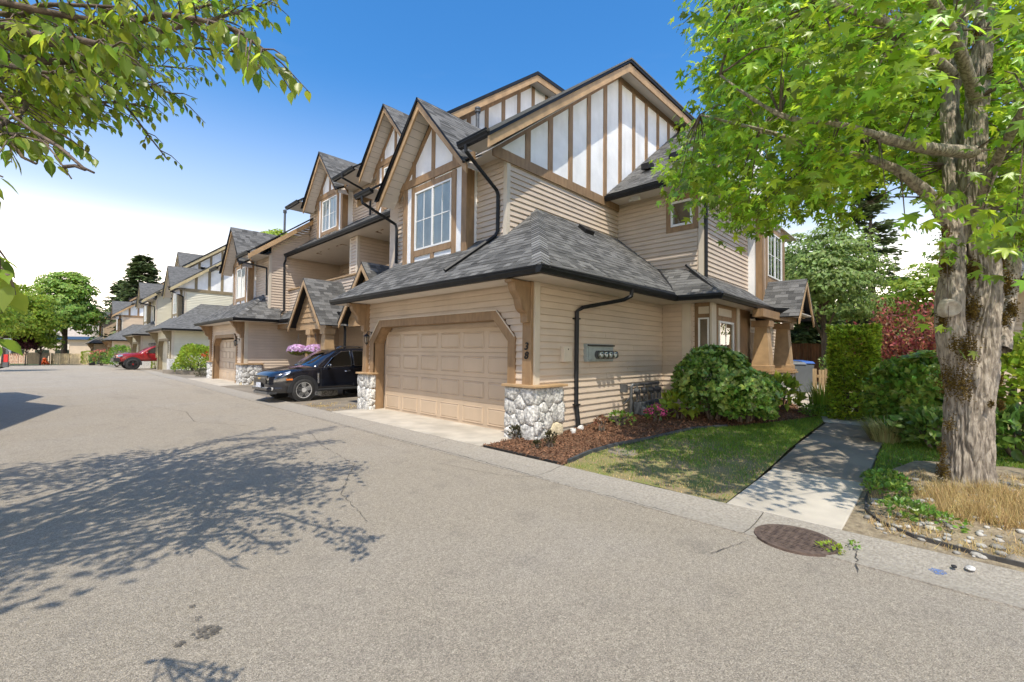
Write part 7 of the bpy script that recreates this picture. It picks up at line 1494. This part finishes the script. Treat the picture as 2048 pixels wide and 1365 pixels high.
def single_leaves(name, tmpl, idx, P, D_, N_, S_, mat, par):
    tv, tf = tmpl; me = bpy.data.meshes.new(name); me.from_pydata([tuple(v) for v in tv], [], [tuple(f) for f in tf]); me.polygons.foreach_set('use_smooth', [True] * len(me.polygons)); me.materials.append(mat); rl = ROOTLOC[par.name]
    for i in idx:
        d = Vector(D_[i]).normalized(); x = d.cross(Vector(N_[i])).normalized(); z = x.cross(d); s = float(S_[i]); o = bpy.data.objects.new(name, me); COL.objects.link(o); o.parent = par
        p = Vector(P[i]) - rl; o.matrix_local = Matrix(((x.x * s, d.x * s, z.x * s, p.x), (x.y * s, d.y * s, z.y * s, p.y), (x.z * s, d.z * s, z.z * s, p.z), (0, 0, 0, 1)))
single_leaves('leaf', STAR, top, P, Dd, Nn, sz, LEAF, SG)
tag(leaves('crown', STAR, P[rest], Dd[rest], Nn[rest], sz[rest], LEAF, SG), kind='stuff')
# twigs joining leaf clumps to the limbs
tw = M(); bp_ = np.array([b for br in branches for b in br])
for i in rest[::30]:
    e = P[i]; j = np.argmin(np.linalg.norm(bp_ - e, axis=1)); s = bp_[j]
    if np.linalg.norm(e - s) < 1.5: tw.tube([tuple(s), tuple(s * .45 + e * .55 + np.array([0, 0, .08])), tuple(e)], [.012, .007, .003], 4, False)
obj('twig', tw, BARK2, SG)
# ------------------------------------------------------------------ cherry tree reaching in from the left
CH_ = root('cherry_tree', (-2.7, 4.6, 0), 'cherry tree reaching into the top left corner with hanging oval leaves', 'tree')
bark_tube('trunk', [(-2.7, 4.6, -.1), (-2.65, 4.6, 1.0), (-2.55, 4.55, 2.0), (-2.4, 4.6, 2.7)], [.19, .17, .16, .13], BARK2, CH_, 28, .006, 8)
CL = leafm('cherry_leaf', (.15, .215, .035), (.50, .64, .06), .5, .36, .55, .035, spec=.45)
CP, CD, CN, CS = [], [], [], []; g = np.random.default_rng(31); brm = M()
fork = Vector((-2.4, 4.6, 2.6))
def cbranch(pts, r0_, dens=1.0, lsz=.085, twigs=True, leaf_from=.25, drop=.10, tls=1.0):
    pts = [Vector(p) for p in pts]; P_ = []
    for i in range(len(pts) - 1):
        a0, a1, a2, a3 = pts[max(0, i - 1)], pts[i], pts[i + 1], pts[min(len(pts) - 1, i + 2)]
        for k in range(10): t = k / 10; P_.append(.5 * ((2 * a1) + (a2 - a0) * t + (2 * a0 - 5 * a1 + 4 * a2 - a3) * t * t + (3 * a1 - a0 - 3 * a2 + a3) * t ** 3))
    P_.append(pts[-1]); n = len(P_); brm.tube(P_, [r0_ * (1 - .85 * i / n) + .003 for i in range(n)], 7)
    L = sum((P_[i + 1] - P_[i]).length for i in range(n - 1)); ntw = int(L * 9 * dens)
    for k in range(ntw):
        f = leaf_from + (1 - leaf_from) * (k + g.random()) / max(1, ntw); i = min(n - 2, int(f * (n - 1))); p = P_[i]; d = (P_[i + 1] - P_[i]).normalized(); s = 1 if k % 2 else -1
        sd = d.cross(Vector((0, 0, 1))).normalized() * s; tl = tls * g.uniform(.18, .5) * (1.1 - .5 * f); e = p + d * tl * .75 + sd * tl * .6 + Vector((0, 0, -drop * tl * 2 + g.normal() * .05))
        if twigs: brm.tube([p, (p + e) / 2 + Vector((0, 0, .02)), e], [.005, .004, .002], 4, False)
        m_ = max(3, int(tl / .045))
        for j in range(m_):
            q = p.lerp(e, (j + .6) / m_); tdir = (e - p).normalized(); ss = 1 if j % 2 else -1; lat = tdir.cross(Vector((0, 0, 1))).normalized() * ss
            if g.random() < .12: continue
            CP.append(q); CD.append(tdir * .35 + lat * .45 + Vector((0, 0, -.75)) + Vector(g.normal(size=3) * .22)); CN.append(Vector((-.2, -.2, 1)) + lat * .4 + Vector(g.normal(size=3) * .35)); CS.append(lsz * .84 * g.uniform(.65, 1.2))
tips = [([(-1.6, 3.9, 3.3), at(150, 35, 2.5), at(330, 30, 2.35), at(470, 60, 2.2), at(528, 105, 2.15)], .018, 1.0, .10), ([(-1.6, 4.2, 3.3), at(60, 120, 3.2), at(250, 80, 3.4), at(420, 40, 3.6), at(545, 5, 3.8)], .028, 1.3, .085),
        ([(-1.6, 4.4, 3.1), at(40, 160, 3.4), at(180, 120, 3.6), at(330, 95, 3.8), at(480, 105, 4.0)], .026, 1.3, .085), ([(-1.7, 4.4, 2.9), at(30, 215, 3.3), at(160, 190, 3.4), at(270, 170, 3.5), at(350, 190, 3.6)], .024, 1.3, .085),
        ([(-1.8, 4.5, 3.0), at(20, 250, 3.6), at(120, 215, 3.7), at(220, 205, 3.8), at(300, 215, 3.9)], .022, 1.0, .085), ([(-1.9, 4.5, 2.7), at(-20, 190, 2.9), at(40, 235, 2.7), at(90, 250, 2.6)], .02, 1.1, .085),
        ([(-1.5, 3.8, 3.4), at(40, 60, 2.2), at(160, 80, 2.1), at(240, 100, 2.1)], .026, .9, .095), ([(-1.5, 4.6, 3.6), at(100, 90, 4.5), at(300, 40, 4.8), at(500, -10, 5.0)], .03, 1.2, .09), ([(-1.6, 4.8, 3.3), at(120, 150, 5.0), at(260, 130, 5.4), at(400, 140, 5.6)], .026, 1.1, .09),
        ([at(230, 190, 3.7), at(262, 225, 3.7), at(300, 275, 3.65), at(335, 320, 3.6)], .008, .9, .07), ([at(-190, 480, 1.3), at(-110, 400, 1.2), at(-60, 368, 1.16), at(-15, 372, 1.12)], .005, 1.8, .07, .16, .2), ([at(-190, 480, 1.3), at(-105, 520, 1.14), at(-30, 538, 1.1), at(18, 552, 1.08)], .005, 1.8, .066, .15, .2), ([at(-190, 480, 1.3), at(-90, 480, 1.18), at(-10, 495, 1.15)], .005, 1.9, .07, .16, .2), ([at(-190, 480, 1.3), at(-110, 640, 1.16), at(-40, 700, 1.14)], .005, 1.5, .07, .16, .3), ([(-2.3, 4.4, 2.5), (-1.6, 3.2, 2.3), (-.7, 1.7, 2.1), at(-190, 480, 1.3)], .009, .5, .07, .25, .3),
        ([(-1.8, 4.4, 2.6), at(-60, 230, 2.4), at(-10, 260, 2.35), at(50, 275, 2.3)], .016, 1.2, .09)]
tips += [([(-1.6, 4.0, 3.4), at(-40, 20 + 22 * k, 2.6 + .25 * k), at(90 + 24 * (k % 3), 10 + 25 * k, 2.5 + .3 * k), at(250 + 30 * (k % 2), 15 + 24 * k, 2.4 + .35 * k)], .02, 1.3, .088) for k in range(6)]
tips += [([(-1.7, 4.2, 3.2), at(-30, 120 + 24 * k, 2.5 + .3 * k), at(50 + 20 * (k % 2), 140 + 22 * k, 2.4 + .3 * k), at(140 + 25 * (k % 2), 150 + 18 * k, 2.4 + .3 * k)], .018, 1.2, .088) for k in range(4)]
for pts, r_, dn, ls, *tl_ in tips: brm.tube([fork, fork.lerp(Vector(pts[0]), .5) + Vector((0, 0, .15)), pts[0]] if (Vector(pts[0]) - fork).length < 2.2 and Vector(pts[0]).x < -1.4 else [pts[0], pts[0] + Vector((0, 0, .001))], [.05, .035, r_ + .004] if (Vector(pts[0]) - fork).length < 2.2 and Vector(pts[0]).x < -1.4 else [r_, r_], 7); cbranch(pts, r_, dn, ls, tls=tl_[0] if tl_ else 1.0, leaf_from=tl_[1] if len(tl_) > 1 else .25)
# bare twigs
for pts in (([(-1.7, 4.2, 2.7), at(-10, 185, 2.2), at(30, 235, 2.15), at(75, 270, 2.1), at(110, 310, 2.05), at(143, 358, 2.02)]), ([at(70, 265, 2.1), at(120, 295, 2.05), at(165, 335, 2.0), at(188, 346, 2.0)]), ([at(128, 334, 2.03), at(150, 332, 2.02), at(170, 340, 2.0)]), ([at(20, 280, 2.3), at(45, 315, 2.3), at(72, 328, 2.3)])): brm.tube(pts, [.009 - .0012 * i for i in range(len(pts))], 6)
vis_n = len(CP)
# upper crown, out of the frame, that shades the road
for k in range(560):
    while True:
        p = np.array([-1.6, 4.75, 5.0]) + g.uniform(-1, 1, 3) * np.array([2.8, 2.5, 1.3]); q = (p - np.array([-1.6, 4.75, 5.0])) / np.array([2.8, 2.5, 1.3])
        v = Vector(p) - CAMP; dp = v.dot(fw); syp = 682.5 - 884.6 * v.dot(uu) / dp if dp > .1 else -999; sxp = 1024 + 884.6 * v.dot(rr) / dp if dp > .1 else -999
        if q @ q < 1 and not (syp > -60 and sxp > -60) and noise.noise((p[0] * .9 + 5, p[1] * .9, 2)) > -.22: break
    a = unit(g.normal(size=(1, 3)))[0]; 
    for j in range(16): CP.append(Vector(p + g.normal(size=3) * .17)); CD.append(Vector(g.normal(size=3) * .5) + Vector((0, 0, -.7))); CN.append(Vector(g.normal(size=3) * .5) + Vector((0, 0, 1))); CS.append(.105 * g.uniform(.8, 1.2))
# farther limb over the road toward the houses
for pts in ([(-1.2, 5.2, 4.2), (.0, 6.2, 5.2), (1.0, 6.6, 5.9), (1.8, 6.8, 6.2)], [(-1.2, 5.0, 4.3), (.2, 5.4, 5.4), (1.2, 5.6, 6.0)], [(-1.5, 5.5, 4.2), (-.3, 7.0, 5.2), (.9, 7.6, 5.9)]): brm.tube([fork, fork.lerp(Vector(pts[0]), .5), pts[0]], [.07, .06, .04], 7); cbranch(pts, .035, 1.6, .10, True, .2)
obj('limb', brm, BARK2, CH_, smooth=True)
CP = np.array(CP); CD = unit(np.array(CD)); CN = unit(np.array(CN)); CS = np.array(CS)
v_ = CP - np.array(CAMP); dep = np.linalg.norm(v_, axis=1); z_ = v_ @ np.array(fw); sx_ = 1024 + 884.6 * (v_ @ np.array(rr)) / z_; sy_ = 682.5 - 884.6 * (v_ @ np.array(uu)) / z_
vis = (z_ > .3) & (sx_ > -20) & (sy_ > -20) & (sy_ < 700); order = np.argsort(np.where(vis, dep, 99 + dep)); single_leaves('leaf', OVAL, order[:300], CP, CD, CN, CS, CL, CH_)
tag(leaves('crown', OVAL, CP[order[300:]], CD[order[300:]], CN[order[300:]], CS[order[300:]], CL, CH_), kind='stuff')
